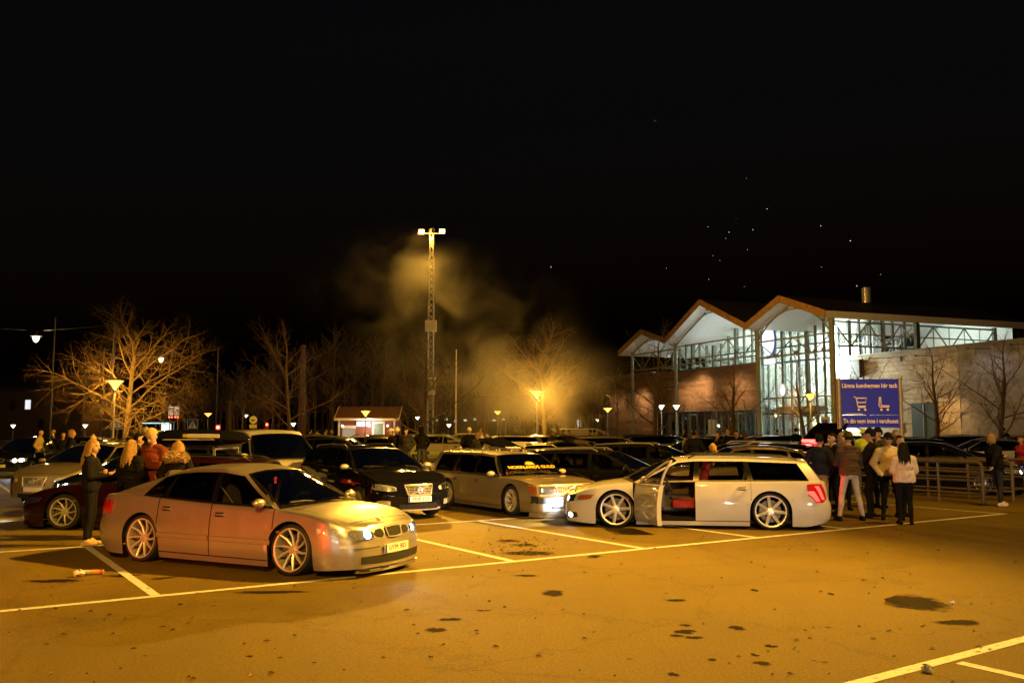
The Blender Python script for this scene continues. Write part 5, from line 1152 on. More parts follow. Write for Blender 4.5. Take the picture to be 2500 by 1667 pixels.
# span-wire street lamps far left, with their poles
def hung_lamp(px, py, d, pw, label):
    p = at(px, d, zat(py, d)); o = empty('hanging_lamp', (p.x, p.y, 0)); z = p.z; m = MB(); m.lathe([(.5, z + .05), (.48, z + .12), (.2, z + .22), (.1, z + .5), (0, z + .52)], 16); m.build('lamp_hat', POLED, o)
    m = MB(); m.lathe([(.26, z + .05), (.3, z - .1), (.16, z - .4), (0, z - .48)], 14); m.build('lamp_bowl', glow('warm_hung_glow', (1, .8, .35), 4.), o)
    m = MB(); m.tube([(-7, 0, z + 1.1), (-3, 0, z + .72), (0, 0, z + .52), (3, 0, z + .72), (7, 0, z + 1.1)], .015, 4); m.build('span_wire', POLED, o)
    m = MB(); m.tube([(7, 0, 0), (7, 0, z + 1.3)], [.12, .07], 8); m.build('wire_pole', POLED, o); m = MB(); m.tube([(-7, 0, 0), (-7, 0, z + 1.3)], [.12, .07], 8); m.build('wire_pole', POLED, o)
    light('lamp_light', 'POINT', (0, 0, z - .6), (1, .72, .28), pw, o, .3); tag(o, label, 'street lamp'); return o
hung_lamp(77, 822, 80, 900, 'lamp hung on a wire above the road at far left'); hung_lamp(387, 875, 110, 900, 'lamp hung on a wire seen through the broad tree crown')
def pole(px, d, ytop, label, r=.09, name='tall_pole', m_=None):
    o = empty(name, at(px, d)); h = zat(ytop, d); m = MB(); m.tube([(0, 0, 0), (0, 0, h)], [r, r * .5], 8); m.build('shaft', m_ or POLED, o); m = MB(); m.lathe([(r * 2, 0), (r * 2, .04), (r, .08)], 8); m.build('base_plate', m_ or POLED, o); m = MB(); m.ell((0, 0, h), (r * .7, r * .7, r * .7), 8, 6); m.build('finial', m_ or POLED, o); tag(o, label, 'pole'); return o
pole(122, 60, 775, 'tall dark mast pole beside the hung street lamp'); pole(1113, 75, 855, 'white flagpole next to the light mast', .09, 'flagpole', mat('flagpole_white', (.6, .58, .54), .5, var=.1)); pole(736, 95, 848, 'thick brown chimney-like pole behind the slender tree', .45, 'brick_stack', mat('stack_brick', (.16, .08, .05), .8, var=.25))
# ================================================================== trees
TR = [('lime', 304, 49.5, .80, .6, 'broad bare tree lit gold by the lamp at its trunk'), ('lime', 1332, 64.6, .88, 3.0, 'gold lit bare tree standing in the smoke by a lamp'), ('street', 1038, 47, .74, 2.0, 'dark bare tree in front of the lattice mast'),
      ('plane', 708, 72, .98, 3.9, 'slender pale trunked tree left of the red kiosk'), ('street', 1593, 52, .86, .4, 'bare tree in front of the left store gable'), ('street', 1788, 54, .74, 1.3, 'bare tree with wide low boughs before the plank wall'),
      ('plane', 1966, 65, .76, 2.6, 'gold trunked tree beside the lamp at the store entrance'), ('street', 2128, 60, .82, 3.1, 'dark bare tree behind the blue trolley sign'), ('street', 2287, 58, .80, 4.4, 'bare tree before the stone wall beside the green door'), ('plane', 2436, 49, .70, 5.2, 'bare dark tree before the grey panel wall')]
for k, px, d, s, rz, lb in TR: tree(k, at(px, d), lb, rz, s)
for px, d, s, lb in ((560, 60, .82, 'slim young tree beside the red signal'), (745, 66, .95, 'slim young tree left of the kiosk'), (1180, 58, .85, 'slim young tree tied to a wooden stake frame'), (1064, 50, .95, 'bushy young tree at the foot of the mast')):
    o = tree('young', at(px, d), lb, px, s, 'young street trees', 'young_tree')
    if px == 1180: m = MB(); m.tube([(.55, 0, 0), (.55, 0, 1.7)], .04, 6); m.tube([(-.5, .2, 0), (-.5, .2, 1.7)], .04, 6); m.bar((-.5, .2, 1.5), (.55, 0, 1.5), .03, .08); m.build('stake_frame', mat('stake_wood', (.3, .2, .1), .8, var=.3), o)
# far wood as one mass
rr = random.Random(44); m = MB()
for i in range(150):
    px = rr.uniform(380, 1520); d = rr.uniform(120, 170); hmax = 8 + 6 * math.exp(-((px - 880) / 260) ** 2) + rr.uniform(-1.5, 2); c = at(px, d); r0 = rr.uniform(.12, .2); m.tube([c, c + Vector((rr.uniform(-.5, .5), 0, hmax * .5)), c + Vector((rr.uniform(-1, 1), 0, hmax))], [r0, r0 * .6, .03], 4, False)
    for k in range(26):
        t = .25 + .75 * rr.random(); p = c + Vector((0, 0, hmax * t)); a = rr.uniform(0, 6.3); L = hmax * .3 * (1.2 - t) + .8; e = p + Vector((cos(a) * L * .7, sin(a) * L * .7, L * rr.uniform(.3, .9))); m.tube([p, p.lerp(e, .5) + Vector((0, 0, .2)), e], [.05, .035, .012], 3, False)
        for j in range(3): q = p.lerp(e, .3 + .22 * j); b = rr.uniform(0, 6.3); m.tube([q, q + Vector((cos(b) * L * .3, sin(b) * L * .3, L * .4))], [.025, .008], 3, False)
tag(m.build('far_wood', TWIG), 'dim bare wood rising behind the kiosk and the smoke', 'wood', kind='stuff')
# ================================================================== kiosk, shelter, far house
KR = mat('kiosk_red_boards', (.16, .05, .03), .8, var=.2, vscale=3); TRIM = mat('white_trim', (.6, .58, .52), .6, var=.08); KROOF = mat('kiosk_roof_tin', (.14, .07, .04), .7, var=.2)
d = 78; c = at(897, d); o = empty('kiosk', c); w2 = 2.75; m = MB()
m.box((0, 1.6, 1.3), (5.1, 3.0, 2.6)); m.build('wall', KR, o)
m = MB(); m.poly([(-w2, -.45, 2.55), (w2, -.45, 2.55), (w2, 1.6, 3.6), (-w2, 1.6, 3.6)], (0, 0, .08)); m.poly([(-w2, 1.6, 3.6), (w2, 1.6, 3.6), (w2, 3.6, 2.55), (-w2, 3.6, 2.55)], (0, 0, .08)); m.build('roof', KROOF, o)
m = MB(); m.bar((-w2, -.48, 2.54), (w2, -.48, 2.54), .05, .2); m.bar((w2 + .02, -.5, 2.55), (w2 + .02, 1.6, 3.65), .05, .2); m.bar((-w2 - .02, -.5, 2.55), (-w2 - .02, 1.6, 3.65), .05, .2)
for x in (-2.4, 2.35): m.bar((x, -.3, 0), (x, -.3, 2.5), .13)
m.build('white_trim', TRIM, o); m = MB(); m.box((-.35, -.03, 2.15), (1.15, .12, .42)); m.build('lit_sign', glow('kiosk_sign_glow', (.85, .9, 1), 0.9), o)
m = MB(); m.box((.95, .08, 1.15), (.8, .06, 2.1)); m.build('door', mat('kiosk_door', (.12, .16, .12), .6, var=.3), o); m = MB()
for x in (.48, 1.42): m.box((x, .06, 1.15), (.14, .1, 2.3))
m.box((.95, .06, 2.28), (1.1, .1, .14)); m.box((-1.6, .06, 1.9), (1.2, .1, .25)); m.build('door_trim', TRIM, o); m = MB(); m.box((-1.6, .08, 1.35), (1.1, .04, .8)); m.build('window', glow('kiosk_window_glow', (1, .8, .5), 0.18), o)
for x in (-2.15, 1.75, .2): m = MB(); m.ell((x, -.12, 2.0), (.09, .09, .09), 8, 6); m.build('wall_lamp', WG, o)
light('kiosk_light', 'POINT', (.2, -.9, 2.0), (1, .85, .65), 90, o, .15); tag(o, 'small red kiosk with pitched roof, white trim and lit sign', 'kiosk')
d = 108; o = empty('bus_shelter', at(382, d)); m = MB(); m.box((0, .5, 2.5), (3.5, 1.6, .14)); m.build('roof', mat('shelter_roof', (.2, .17, .1), .6, var=.1), o); m = MB(); m.box((0, -.28, 2.36), (3.4, .05, .10)); m.build('light_strip', glow('shelter_cyan', (.5, .85, 1), 0.9), o); m = MB()
for x in (-1.65, -.5, .6, 1.65): m.bar((x, 1.1, 0), (x, 1.1, 2.45), .08)
m.build('frame', STEEL, o); m = MB(); m.box((1.05, .3, 1.3), (1.1, .12, 1.9)); m.build('advert_box', glow('advert_glow', (.85, 1, .95), 0.9), o); m = MB(); m.box((1.05, .22, 1.1), (.5, .03, .8)); m.build('advert_print', glow('advert_red', (1, .25, .25), 0.36), o); m = MB(); m.box((-.6, 1.1, 1.3), (2, .02, 2.0)); m.build('glass_back', SGD, o); tag(o, 'lit bus shelter with glowing advert panel', 'bus shelter')
d = 135; o = empty('far_house', at(30, d)); m = MB(); m.box((0, 8, 3.7), (19, 12, 7.4)); m.build('wall', mat('far_house_plaster', (.09, .05, .03), .9, var=.2), o); m = MB(); m.box((0, 8, 7.6), (20, 13, .5)); m.poly([(-10, 1.5, 7.8), (10, 1.5, 7.8), (10, 8, 10), (-10, 8, 10)], (0, 0, .1)); m.build('roof', ROOFM, o)
for x, z in ((-5, 4.4), (-1.2, 5.2), (1.1, 5.3), (5, 5.1), (-6.5, 2.2), (3.2, 2.4)): m = MB(); m.box((x, 1.96, z), (.8, .06, 1.4)); m.build('window', glow('far_window', (.9, .95, 1), 0.48) if z in (5.3, 4.4) else mat('far_dark_window', (.02, .02, .02), .2, var=.2), o)
tag(o, 'dark brick house with few lit windows at far left', 'house')
d = 150; o = empty('far_block', at(1135, d)); m = MB(); m.box((0, 4, 1.9), (16, 6, 3.8)); m.build('wall', mat('far_block_wall', (.08, .06, .05), .9, var=.2), o); m = MB(); m.box((0, 4, 3.9), (16.4, 6.4, .25)); m.build('roof', ROOFM, o)
for i in range(9): m = MB(); m.box((-6.4 + i * 1.6, .95, 2.9 + .15 * (i % 3)), (.5, .06, .3)); m.build('window', glow('block_window', (1, .85, .6), 0.42), o)
tag(o, 'low far building with a row of small lit windows behind the flagpole', 'building')
o = empty('far_shop', at(1450, 170)); m = MB(); m.box((0, 4, 2), (10, 6, 4)); m.build('wall', mat('far_shop_wall', (.06, .05, .05), .9, var=.2), o); m = MB(); m.box((0, 4, 4.1), (10.4, 6.4, .25)); m.build('roof', ROOFM, o); m = MB(); m.box((-3, .95, 2.6), (1.2, .06, 1.2)); m.build('window', glow('shop_window', (.9, .95, 1), 0.6), o); tag(o, 'far dark shop with one bright window beyond the store corner', 'building')
# ================================================================== road signs, signals
WHS = mat('sign_white_sheet', (.7, .7, .7), .5, var=.05); BLS = mat('sign_blue_sheet', (.02, .06, .4), .5, var=.05); YES = mat('sign_yellow_sheet', (.75, .5, .03), .5, var=.05); GRS = mat('sign_green_sheet', (.02, .22, .12), .5, var=.05)
def crossing(px, d, py, label):
    o = empty('crossing_sign', at(px, d)); z = zat(py, d); m = MB(); m.tube([(0, .05, 0), (0, .05, z)], .04, 6); m.build('post', POLE, o); m = MB(); s = .52; m.box((0, 0, z), (2 * s, .03, 2 * s)); m.build('panel', WHS, o); m = MB(); m.box((0, -.02, z), (1.85 * s, .02, 1.85 * s)); m.build('blue_field', BLS, o); m = MB(); m.poly([(-.42, -.035, z - .36), (.42, -.035, z - .36), (0, -.035, z + .38)], (0, .01, 0)); m.build('white_triangle', WHS, o)
    m = MB(); m.tube([(0, -.05, z + .12), (-.02, -.05, z - .08), (-.12, -.05, z - .30)], .03, 5); m.tube([(-.02, -.05, z - .08), (.1, -.05, z - .30)], .03, 5); m.tube([(-.14, -.05, z - .04), (0, -.05, z + .08), (.13, -.05, z - .04)], .025, 5); m.ell((0, -.05, z + .2), (.05, .02, .05), 8, 6); m.build('walking_figure', PLINK, o); light('sign_lamp', 'SPOT', (0, -.8, z + .9), (.9, .95, 1), 15, o, .05, 60, aim=(0, 0, z)); m = MB(); m.box((0, -.6, z + .75), (.3, .5, .05)); m.build('lamp_arm', POLE, o); tag(o, label, 'road sign', 'crossing signs'); return o
crossing(286, 88, 1034, 'blue pedestrian crossing sign beside the broad tree trunk'); crossing(470, 88, 1036, 'blue pedestrian crossing sign beside the bus shelter')
def signal(px, d, py, label):
    o = empty('traffic_signal', at(px, d)); z = zat(py, d); m = MB(); m.tube([(0, .15, 0), (0, .15, z + .3)], .06, 6); m.build('post', POLED, o); m = MB(); m.box((0, 0, z - .28), (.34, .2, .95)); m.build('housing', POLED, o); m = MB(); m.ell((0, -.1, z), (.13, .05, .13), 12, 8); m.build('red_lens', glow('signal_red', (1, .02, .01), 30.), o)
    m = MB()
    for k in (1, 2): m.ell((0, -.1, z - .3 * k), (.11, .03, .11), 12, 6)
    m.build('dark_lenses', PLA, o); light('signal_light', 'POINT', (0, -.3, z), (1, .03, .02), 60, o, .1); tag(o, label, 'traffic light', 'traffic signals'); return o
signal(533, 70, 1043, 'red traffic signal between the roof box and the van'); signal(652, 110, 1036, 'small far red traffic signal above the white van')
o = empty('timetable_sign', at(423, 95)); z = zat(1003, 95); m = MB(); m.tube([(-.4, 0, 0), (-.4, 0, z + .7)], .05, 6); m.tube([(.45, 0, 0), (.45, 0, z + .9)], .06, 6); m.build('posts', POLE, o); m = MB(); m.box((-.3, 0, z), (.5, .06, .9)); m.box((.3, 0, z), (.5, .06, .9)); m.build('panels', WHS, o); m = MB(); m.tube([(.18, -.04, z - .2), (.3, -.04, z + .2), (.42, -.04, z - .2)], .03, 4); m.tube([(.24, -.04, z), (.36, -.04, z)], .03, 4); m.build('symbol', PLINK, o); m = MB()
for x in (-.45, -.15, .2, .45): m.ell((x, -.04, z - .65), (.09, .04, .07), 8, 6)
m.build('red_lamps', glow('red_small', (1, .06, .03), 8.), o); light('board_light', 'SPOT', (0, -1.2, z + .6), (1, .9, .7), 25, o, .05, 80, aim=(0, 0, z)); tag(o, 'white double panel sign with small red lamps on posts', 'road sign')
o = empty('yellow_round_sign', at(618, 75)); z = zat(1028, 75); m = MB(); m.tube([(0, .04, 0), (0, .04, z)], .035, 6); m.build('post', POLE, o); m = MB(); m.lathe([(0, -.02), (.32, -.02), (.32, .02), (0, .02)], 20, Matrix.Translation((0, 0, z + .1)) @ Matrix.Rotation(pi / 2, 4, 'X')); m.build('disc', YES, o); m = MB(); m.box((0, 0, z - .42), (.6, .03, .3)); m.build('sub_plate', YES, o); m = MB(); m.ell((-.05, -.03, z + .08), (.13, .015, .07), 8, 6); m.ell((.1, -.03, z + .12), (.06, .015, .05), 8, 6); m.build('pictogram', PLINK, o); tag(o, 'round yellow road sign with plate below, above the van', 'road sign'); light('sign_lamp', 'SPOT', (0, -2, z + 1), (1, .9, .6), 40, o, .05, 60, aim=(0, 0, z))
o = empty('parking_sign', MAST + Vector((.05, -.45, 0))); z = zat(943, 61.5); m = MB(); m.tube([(0, .1, z - .8), (0, .1, z + .7)], .03, 6); m.build('bracket', POLE, o); m = MB(); m.box((0, 0, z), (.72, .03, 1.15)); m.build('panel', WHS, o); m = MB(); m.box((0, -.02, z + .12), (.6, .02, .75)); m.build('green_field', GRS, o); m = MB(); m.tube([(-.12, -.04, z - .15), (.12, -.04, z + .15), (-.05, -.04, z + .35)], .035, 5); m.build('arrow_mark', WHS, o); tag(o, 'green and white panel fixed low on the lattice mast', 'road sign')
# ================================================================== blue trolley sign
SB = mat('sign_board_blue', (.018, .026, .72), .38, coat=.3, var=.06, vscale=4); SW = mat('sign_letter_cream', (.82, .74, .62), .6, var=.03); GALV = mat('sign_post_steel', (.36, .31, .22), .45, .5, var=.15)
d = 24.5; s = d / FPX; ctr = at(2126, d); o = empty('trolley_sign', ctr, radians(-3)); zt_, zb_ = zat(925, d), zat(1044, d); w_ = 137 * s
for x in (-w_ / 2 - .055, w_ / 2 + .055): m = MB(); m.tube([(x, .03, 0), (x, .03, zt_ + .02)], .062, 12); m.build('post', GALV, o)
zs_ = zat(1013, d); m = MB(); m.box((0, 0, (zt_ + zs_) / 2), (w_, .03, zt_ - zs_ - .012)); m.build('upper_board', SB, o); m = MB(); m.box((0, 0, (zs_ + zb_) / 2), (w_, .03, zs_ - zb_ - .012)); m.build('lower_board', SB, o)
MT = lambda x, z: Matrix.Translation((x, -.019, z)) @ Matrix.Rotation(pi / 2, 4, 'X')
text('lettering', 'Lämna kundvagnen här tack', .165, SW, o, MT(0, zat(942, d)), .002, .003, .80); text('lettering', 'Ta din vagn inne i varuhuset', .165, SW, o, MT(0, zat(1028, d)), .002, .003, .78)
def picto(pl, r=.016): m = MB(); [m.tube([(x, -.02, z) for x, z in p], r, 5) for p in pl]; return m
cx_, cz_ = -.24, zat(983, d); m = picto([[(-.19, .16), (-.13, .13), (-.09, -.10), (.12, -.10)], [(-.12, .12), (.14, .12), (.12, -.0), (-.10, -.0)], [(-.09, -.13), (.11, -.13)]], .017)
for x in (-.07, .10): m.lathe([(0, -.005), (.032, -.005), (.032, .005), (0, .005)], 12, Matrix.Translation((x, -.025, -.19)) @ Matrix.Rotation(pi / 2, 4, 'X'))
m.v = [(x + cx_, y, z + cz_) for x, y, z in m.v]; m.build('trolley_pictogram', SW, o)
m = picto([[(-.13, -.1), (-.11, .15), (-.08, .15), (-.07, -.08), (.14, -.09), (.14, -.12), (-.12, -.12)]], .017)
for x in (-.07, .10): m.lathe([(0, -.005), (.032, -.005), (.032, .005), (0, .005)], 12, Matrix.Translation((x, -.025, -.19)) @ Matrix.Rotation(pi / 2, 4, 'X'))
m.v = [(x + .36, y, z + cz_) for x, y, z in m.v]; m.build('flat_trolley_pictogram', SW, o); m = MB(); m.box((-.42, -.02, zs_ + .03), (.42, .012, .018)); m.build('tape_mark', SW, o)
tag(o, 'blue trolley return sign with cream lettering on two steel posts', 'sign')
# ================================================================== trolley bay rails
RAIL = mat('rail_tube', (.20, .16, .10), .42, .6, var=.2, vscale=8); BD = -BX
def railing(end, L, label):
    o = empty('trolley_rail', end, atan2(BX.y, BX.x)); m = MB(); m.tube([(0, 0, 0), (0, 0, .88), (.04, 0, .97), (.12, 0, 1.0), (L, 0, 1.0)], .045, 8); m.build('top_rail', RAIL, o)
    for z in (.76, .55, .24): m = MB(); m.tube([(0, 0, z), (L, 0, z)], 0.032, 6); m.build('rail', RAIL, o)
    for x in [1.15 * i for i in range(1, int(L / 1.15) + 1)]: m = MB(); m.tube([(x, 0, 0), (x, 0, 1.0)], .036, 8); m.lathe([(.06, 0), (.06, .015), (.03, .02)], 8, Matrix.Translation((x, 0, 0))); m.build('post', RAIL, o)
    tag(o, label, 'railing', 'trolley bay rails'); return o
E1 = G(2402, 1230); railing(E1, 6.9, 'tubular steel trolley rail nearer the people by the sign'); railing(E1 + FX * 1.35, 6.9, 'tubular steel trolley rail beside the leaning woman'); railing(E1 + FX * 2.75, 6.9, 'tubular steel trolley rail on the far side of the bay')
# ================================================================== cars in place
def stand(o, P, rear, front, side):
    a, b = G(*rear), G(*front); d = (b - a).normalized(); n = Vector((-d.y, d.x, 0)) * side; c = (a + b) / 2 - n * (P['W'] - .12); o.location = (c.x, c.y, 0); o.rotation_euler = (0, 0, atan2(d.y, d.x))
def spot(o, P, sg, pw, y=.62, z=.6, ang=85, dn=-.10, col=(.78, .86, 1.0)):
    light('headlight_beam', 'SPOT', (P['xf'] + .12, sg * y, z), col, pw, o, .05, ang, aim=(P['xf'] + 5, sg * y, z + dn * 5), blend=.8)
def put(o, px, d, yaw): c = at(px, d); o.location = (c.x, c.y, 0); o.rotation_euler = (0, 0, radians(yaw))
OFF = {'headlamp_on': REFL, 'tail_lamp_on': REDL}
# ---- silver saloon in the front bay
P1 = kind(SALOON, paint=SILVER, det=D_SALOON, drop=.10, plate='UYM 903', tyre=(.318, .27, .22, 10, 'twist'), lit=('head',), strip=.50, tint=('g1', 'g2', 'rear'), camber=4)
saab = make_car('saloon_car', P1); stand(saab, P1, (347, 1368), (727, 1404), -1); tag(saab, 'lowered silver saloon with thin-spoke wheels parked across the front bay', 'car')
f = P1['_f']; f['part'](f['patch']([(-.66, .165, .20), (-.5, .16, .20), (0, .16, .20), (.5, .16, .20), (.66, .165, .20)], f['F'], .012, .04, ns=4), 'front_lip', [SILVER]); q = f['part'](f['patch']([(-.64, .185, .215), (-.50, .18, .213)], f['F'], .018, .01), 'lip_sticker', [PLA]); f['part'](f['patch']([(-.30, .19, .215), (-.16, .19, .215)], f['F'], .018, .01), 'lip_slot', [DARK])
m = MB(); m.lathe([(0, .004), (.028, .004), (.03, 0)], 16, Matrix.Translation(f['pos'](2.16, 0, .775) + Vector((0, 0, .035))) @ Matrix.Rotation(.25, 4, 'Y')); f['part'](m, 'bonnet_badge', [CHROME])
light('cabin_light', 'POINT', (-.25, .30, 1.02), (1, .03, .03), 3.0, saab, .06); m = MB(); m.box((.05, .30, 1.20), (.03, .02, .10)); f['part'](m, 'red_cabin_lamp', [glow('red_cabin_glow', (1, .05, .04), 4.)])
BELT = mat('seat_belt', (.45, .40, .10), .7, var=.2)
for sg in (1, -1): m = MB(); m.bar((-.12, sg * .60, 1.17), (.05, sg * .24, .62), .045, .006); f['part'](m, 'seat_belt', [BELT])
spot(saab, P1, -1, 22, .5, .5, 100, -.14)
# ---- white lowered estate with its driver door open
REDS = mat('red_seat_cover', (.30, .02, .02), .8, var=.3, vscale=20)
P2 = kind(ESTATE, paint=WHITE, det=D_ESTATE, drop=.135, seatm=REDS, plate='', tyre=(.330, .281, .225, 7, 'plain'), open_door=1, open_angle=68, lit=('fog', 'tail', 'head'), tint=('g2', 'rear'), camber=4)
volvo = make_car('estate_car', P2); stand(volvo, P2, (1880, 1292), (1506, 1286), 1); tag(volvo, 'lowered white estate with driver door open and tail lamps lit', 'car')
for sg in (1, -1): spot(volvo, P2, sg, 80, .6, .35, 110, -.10)
for sg, pw in ((1, 14), (-1, 10)): light('tail_glow', 'SPOT', (P2['xr'] - .06, sg * .80, .72), (1, .03, .02), pw, volvo, .08, 150, aim=(P2['xr'] - 5, sg * 1.6, .9), blend=1.)
light('cabin_light', 'POINT', (.62, .10, .80), (1, .06, .06), 16, volvo, .05); f = P2['_f']
m = MB(); m.box((.3, -.02, .55), (.6, .2, .3)); f['part'](m, 'centre_console', [DASH]); 
def drink(p): pass
# ---- champagne boxy estate
P3 = kind(BOXE, paint=CHAMP, det=D_BOX, drop=.11, plate='', tyre=(.315, .235, .22, 8, 'dish'), tint=('g0', 'g1', 'g2', 'rear'), mirm=mat('mirror_beige', (.4, .36, .28), .4, coat=.5, var=.05), camber=3)
box = make_car('estate_car', P3); put(box, 1243, 21.0, -57); tag(box, 'champagne boxy estate with gold windscreen lettering and chrome grille', 'car'); f = P3['_f']
GOLD = mat('gold_sticker', (.75, .52, .04), .5, emit=(.75, .5, .03), es=.0, var=.1)
pb = f['pos'](.98, 0, f['belt'](.98)); b0 = Vector((pb.x + .06, 0, pb.z + .05)); t0 = Vector((.45, 0, 1.375)); up = (t0 - b0).normalized(); yv = Vector((0, 1, 0)); nn = yv.cross(up).normalized()
ctr = b0 + up * .17 + nn * .05; MM = Matrix.Translation(ctr) @ Matrix((yv, up, nn)).transposed().to_4x4()
wt = text('windscreen_lettering', 'NORRLANDS GULD', .14, GOLD, box, MM, .001, .002, 1.0); wt.location = (0, 0, -P3['drop'])
m = MB(); e0 = ctr + up * .115
for i in range(5): a = radians(90 + (i - 2) * 34); m.tube([e0 + yv * (.03 * (i - 2)), e0 + up * (.055 * sin(a)) + yv * (.10 * cos(a)), e0 + up * (.085 * sin(a) + .01) + yv * (.12 * cos(a))], [.010, .016, .004], 5)
m.tube([e0 - yv * .13 - up * .012, e0 - up * .022, e0 + yv * .13 - up * .012], [.004, .012, .004], 5); f['part'](m, 'windscreen_emblem', [GOLD])
m = MB(); pts = [f['F'](y, .335 + .018 * sin(y * 60), .02) for y in [(-.28 + .56 * t / 60) for t in range(61)]]; m.tube(pts, .006, 4); m.tube([f['F'](-.3, .315, .02), f['F'](.26, .325, .02)], .005, 4); f['part'](m, 'bumper_script', [PLINK])
f['part'](f['patch']([(-.86, .14, .24), (-.6, .13, .24), (.6, .13, .24), (.86, .14, .24)], f['F'], .03, .05), 'front_spoiler', [CHAMP])
# ---- black cross estate
DX = dict(D_ESTATE); DX.pop('ind', None); DX['front'] = D_ESTATE['front'] + [('skid_trim', [(-.5, .22, .245), (-.42, .20, .225), (.42, .20, .225), (.5, .22, .245)], CHROME, .02, .03)]; DX['fogm'] = CHROME
P4 = kind(ESTATE, paint=BLACKP, det=DX, drop=.0, plate='MUE 633', tyre=(.33, .235, .225, 5, 'double'), clad=.0, rails=True, railm=POLE, tint=('g2', 'rear'), camber=0, rimm=ALLOYD, mirm=mat('mirror_silver', (.45, .42, .36), .35, .4, coat=.5, var=.05))
cross = make_car('estate_car', P4); put(cross, 905, 20.4, -57); tag(cross, 'black estate with large chrome grille beside the champagne estate', 'car')
# ---- black old estate with raised tailgate
P5 = kind(ESTATE, paint=BLACKP, det=kind(D_ESTATE, tailon=[[(.72, .64, .96), (.80, .64, .96), (.87, .64, .96)]]), drop=.13, lit=('tail',), tyre=(.322, .245, .225, 5, 'plain'), noback=True, tint=('g1', 'g2'), railm=POLE, rails=True)
old = make_car('estate_car', P5); put(old, 1472, 22.3, -24)
def hatch(o, P, ang, glassm=GLD, strip=False, script=False, m_=None):
    f = P['_f']; xt = P['posts'][-1][1]; zt = P['posts'][-1][2]; h = empty('tailgate', (xt - .02, 0, zt + .02 - P['drop']), 0, o); L = .62; w0, w1 = .56, .70
    m = MB(); m.poly([(0, -w0, 0), (0, w0, 0), (-.10, w0 + .01, -.03), (-.10, -w0 - .01, -.03)], (0, 0, .04)); m.poly([(-.55, -w1, -.03), (-.55, w1, -.03), (-1.0, w1, .0), (-1.0, -w1, .0)], (0, 0, .05))
    for s in (1, -1): m.bar((-.08, s * (w0 - .02), -.01), (-.58, s * (w1 - .05), -.01), .09, .04)
    m.box((-.9, 0, -.04), (.12, 1.3, .08)); m.build('tailgate_frame', m_ or P['paint'], h); m = MB(); m.poly([(-.1, -w0 + .04, -.02), (-.1, w0 - .04, -.02), (-.56, w1 - .08, -.02), (-.56, -w1 + .08, -.02)], (0, 0, .008)); m.build('tailgate_glass', glassm, h)
    if strip: m = MB(); m.box((-.16, 0, .03), (.06, .86, .09)); m.build('brake_strip', glow('brake_strip_red', (1, .04, .03), 6.), h); light('strip_light', 'POINT', (-.12, 0, .08), (1, .04, .03), 8, h, .1)
    if script: m = MB(); m.tube([(-.33 + .07 * sin(t * .9) * (1 if t % 3 else .4), .42 - .028 * t, .012) for t in range(30)], .010, 4); m.build('glass_script', WHS, h)
    h.rotation_euler = (0, radians(ang), 0)
    for s in (1, -1): m = MB(); m.tube([(xt - .02, s * .6, zt - .05 - P['drop']), (xt - .45, s * .6, zt + .10 - P['drop'])], .012, 5); m.build('gas_strut', PLA, o)
    m = MB(); m.box((P['xr'] + .55, 0, .62 - P['drop']), (.9, 1.3, .05)); m.build('load_floor', SEATM, o); return h
hatch(old, P5, 18, GLD, script=True); light('cargo_light', 'POINT', (-1.75, .1, 1.0), (1, .05, .04), 5, old, .1); tag(old, 'black estate with raised tailgate and red lit load bay', 'car')
m = MB(); m.box((-1.8, -.2, .72), (.5, .5, .3)); m.build('cargo_box', mat('cargo_dark', (.05, .02, .02), .7, var=.2), old)
# ---- kinds to copy
A_EST = make_car('estate_car', kind(ESTATE, paint=DKGREY, det=D_ESTATE, lit=('head', 'tail'), tyre=(.32, .22, .22, 5, 'plain'), rimm=ALLOYD, tint=('g1', 'g2', 'rear')))
A_LOW = make_car('estate_car', kind(ESTATE, paint=DKRED, det=D_ESTATE, drop=.15, lit=('head', 'tail'), tyre=(.322, .25, .22, 9, 'twist'), rimm=ALLOY, tint=('g1', 'g2', 'rear')))
A_HAT = make_car('hatchback_car', kind(HATCH, paint=DKBLUE, det=kind({k: v for k, v in D_SALOON.items() if k != 'litbulb'}, bulbs=((.30, .42), (.68, .40))), lit=('head', 'tail'), tyre=(.315, .22, .215, 10, 'plain'), rimm=ALLOY, tint=('g1', 'g2', 'rear')))
A_SAL = make_car('saloon_car', kind(SALOON, paint=DKGREY, det=D_SALOON, lit=('head', 'tail'), tyre=(.315, .23, .22, 5, 'double'), rimm=ALLOY, tint=('g1', 'g2', 'rear')))
A_BOX = make_car('boxy_saloon_car', kind(BOXS, paint=WHITE, det=D_BOX, lit=('head', 'tail'), tyre=(.31, .20, .2, 5, 'plain'), rimm=ALLOYD, tint=('g2', 'rear')))
A_BXE = make_car('boxy_estate_car', kind(BOXE, paint=WHITE, det=D_BOX, lit=('head', 'tail'), tyre=(.31, .2, .2, 5, 'plain'), rimm=ALLOYD, railfeet=False, rails=False, tint=('g1', 'g2', 'rear')))
A_VAN = make_car('van', kind(VAN, paint=WHITE, det=D_VAN, tyre=(.315, .2, .2, 5, 'plain'), rimm=ALLOYD, tint=('rear',)))
used = set()
def car(arch, px, d, yaw, paintm, label, lit='', group=None, name=None, dz=0.):
    P = CARS[arch.name]; sw = {P['paint'].name: paintm} if paintm else {}
    if 'h' not in lit: sw['headlamp_on'] = REFL
    if 't' not in lit: sw['tail_lamp_on'] = REDL
    c = copy_tree(arch, None, sw); put(c, px, d, yaw); tag(c, label, 'van' if arch is A_VAN else 'car', group)
    if name: c.name = name
    if 'H' in lit: [spot(c, P, s, 30) for s in (1, -1)]
    return c
GP = 'cars parked in the rows behind'
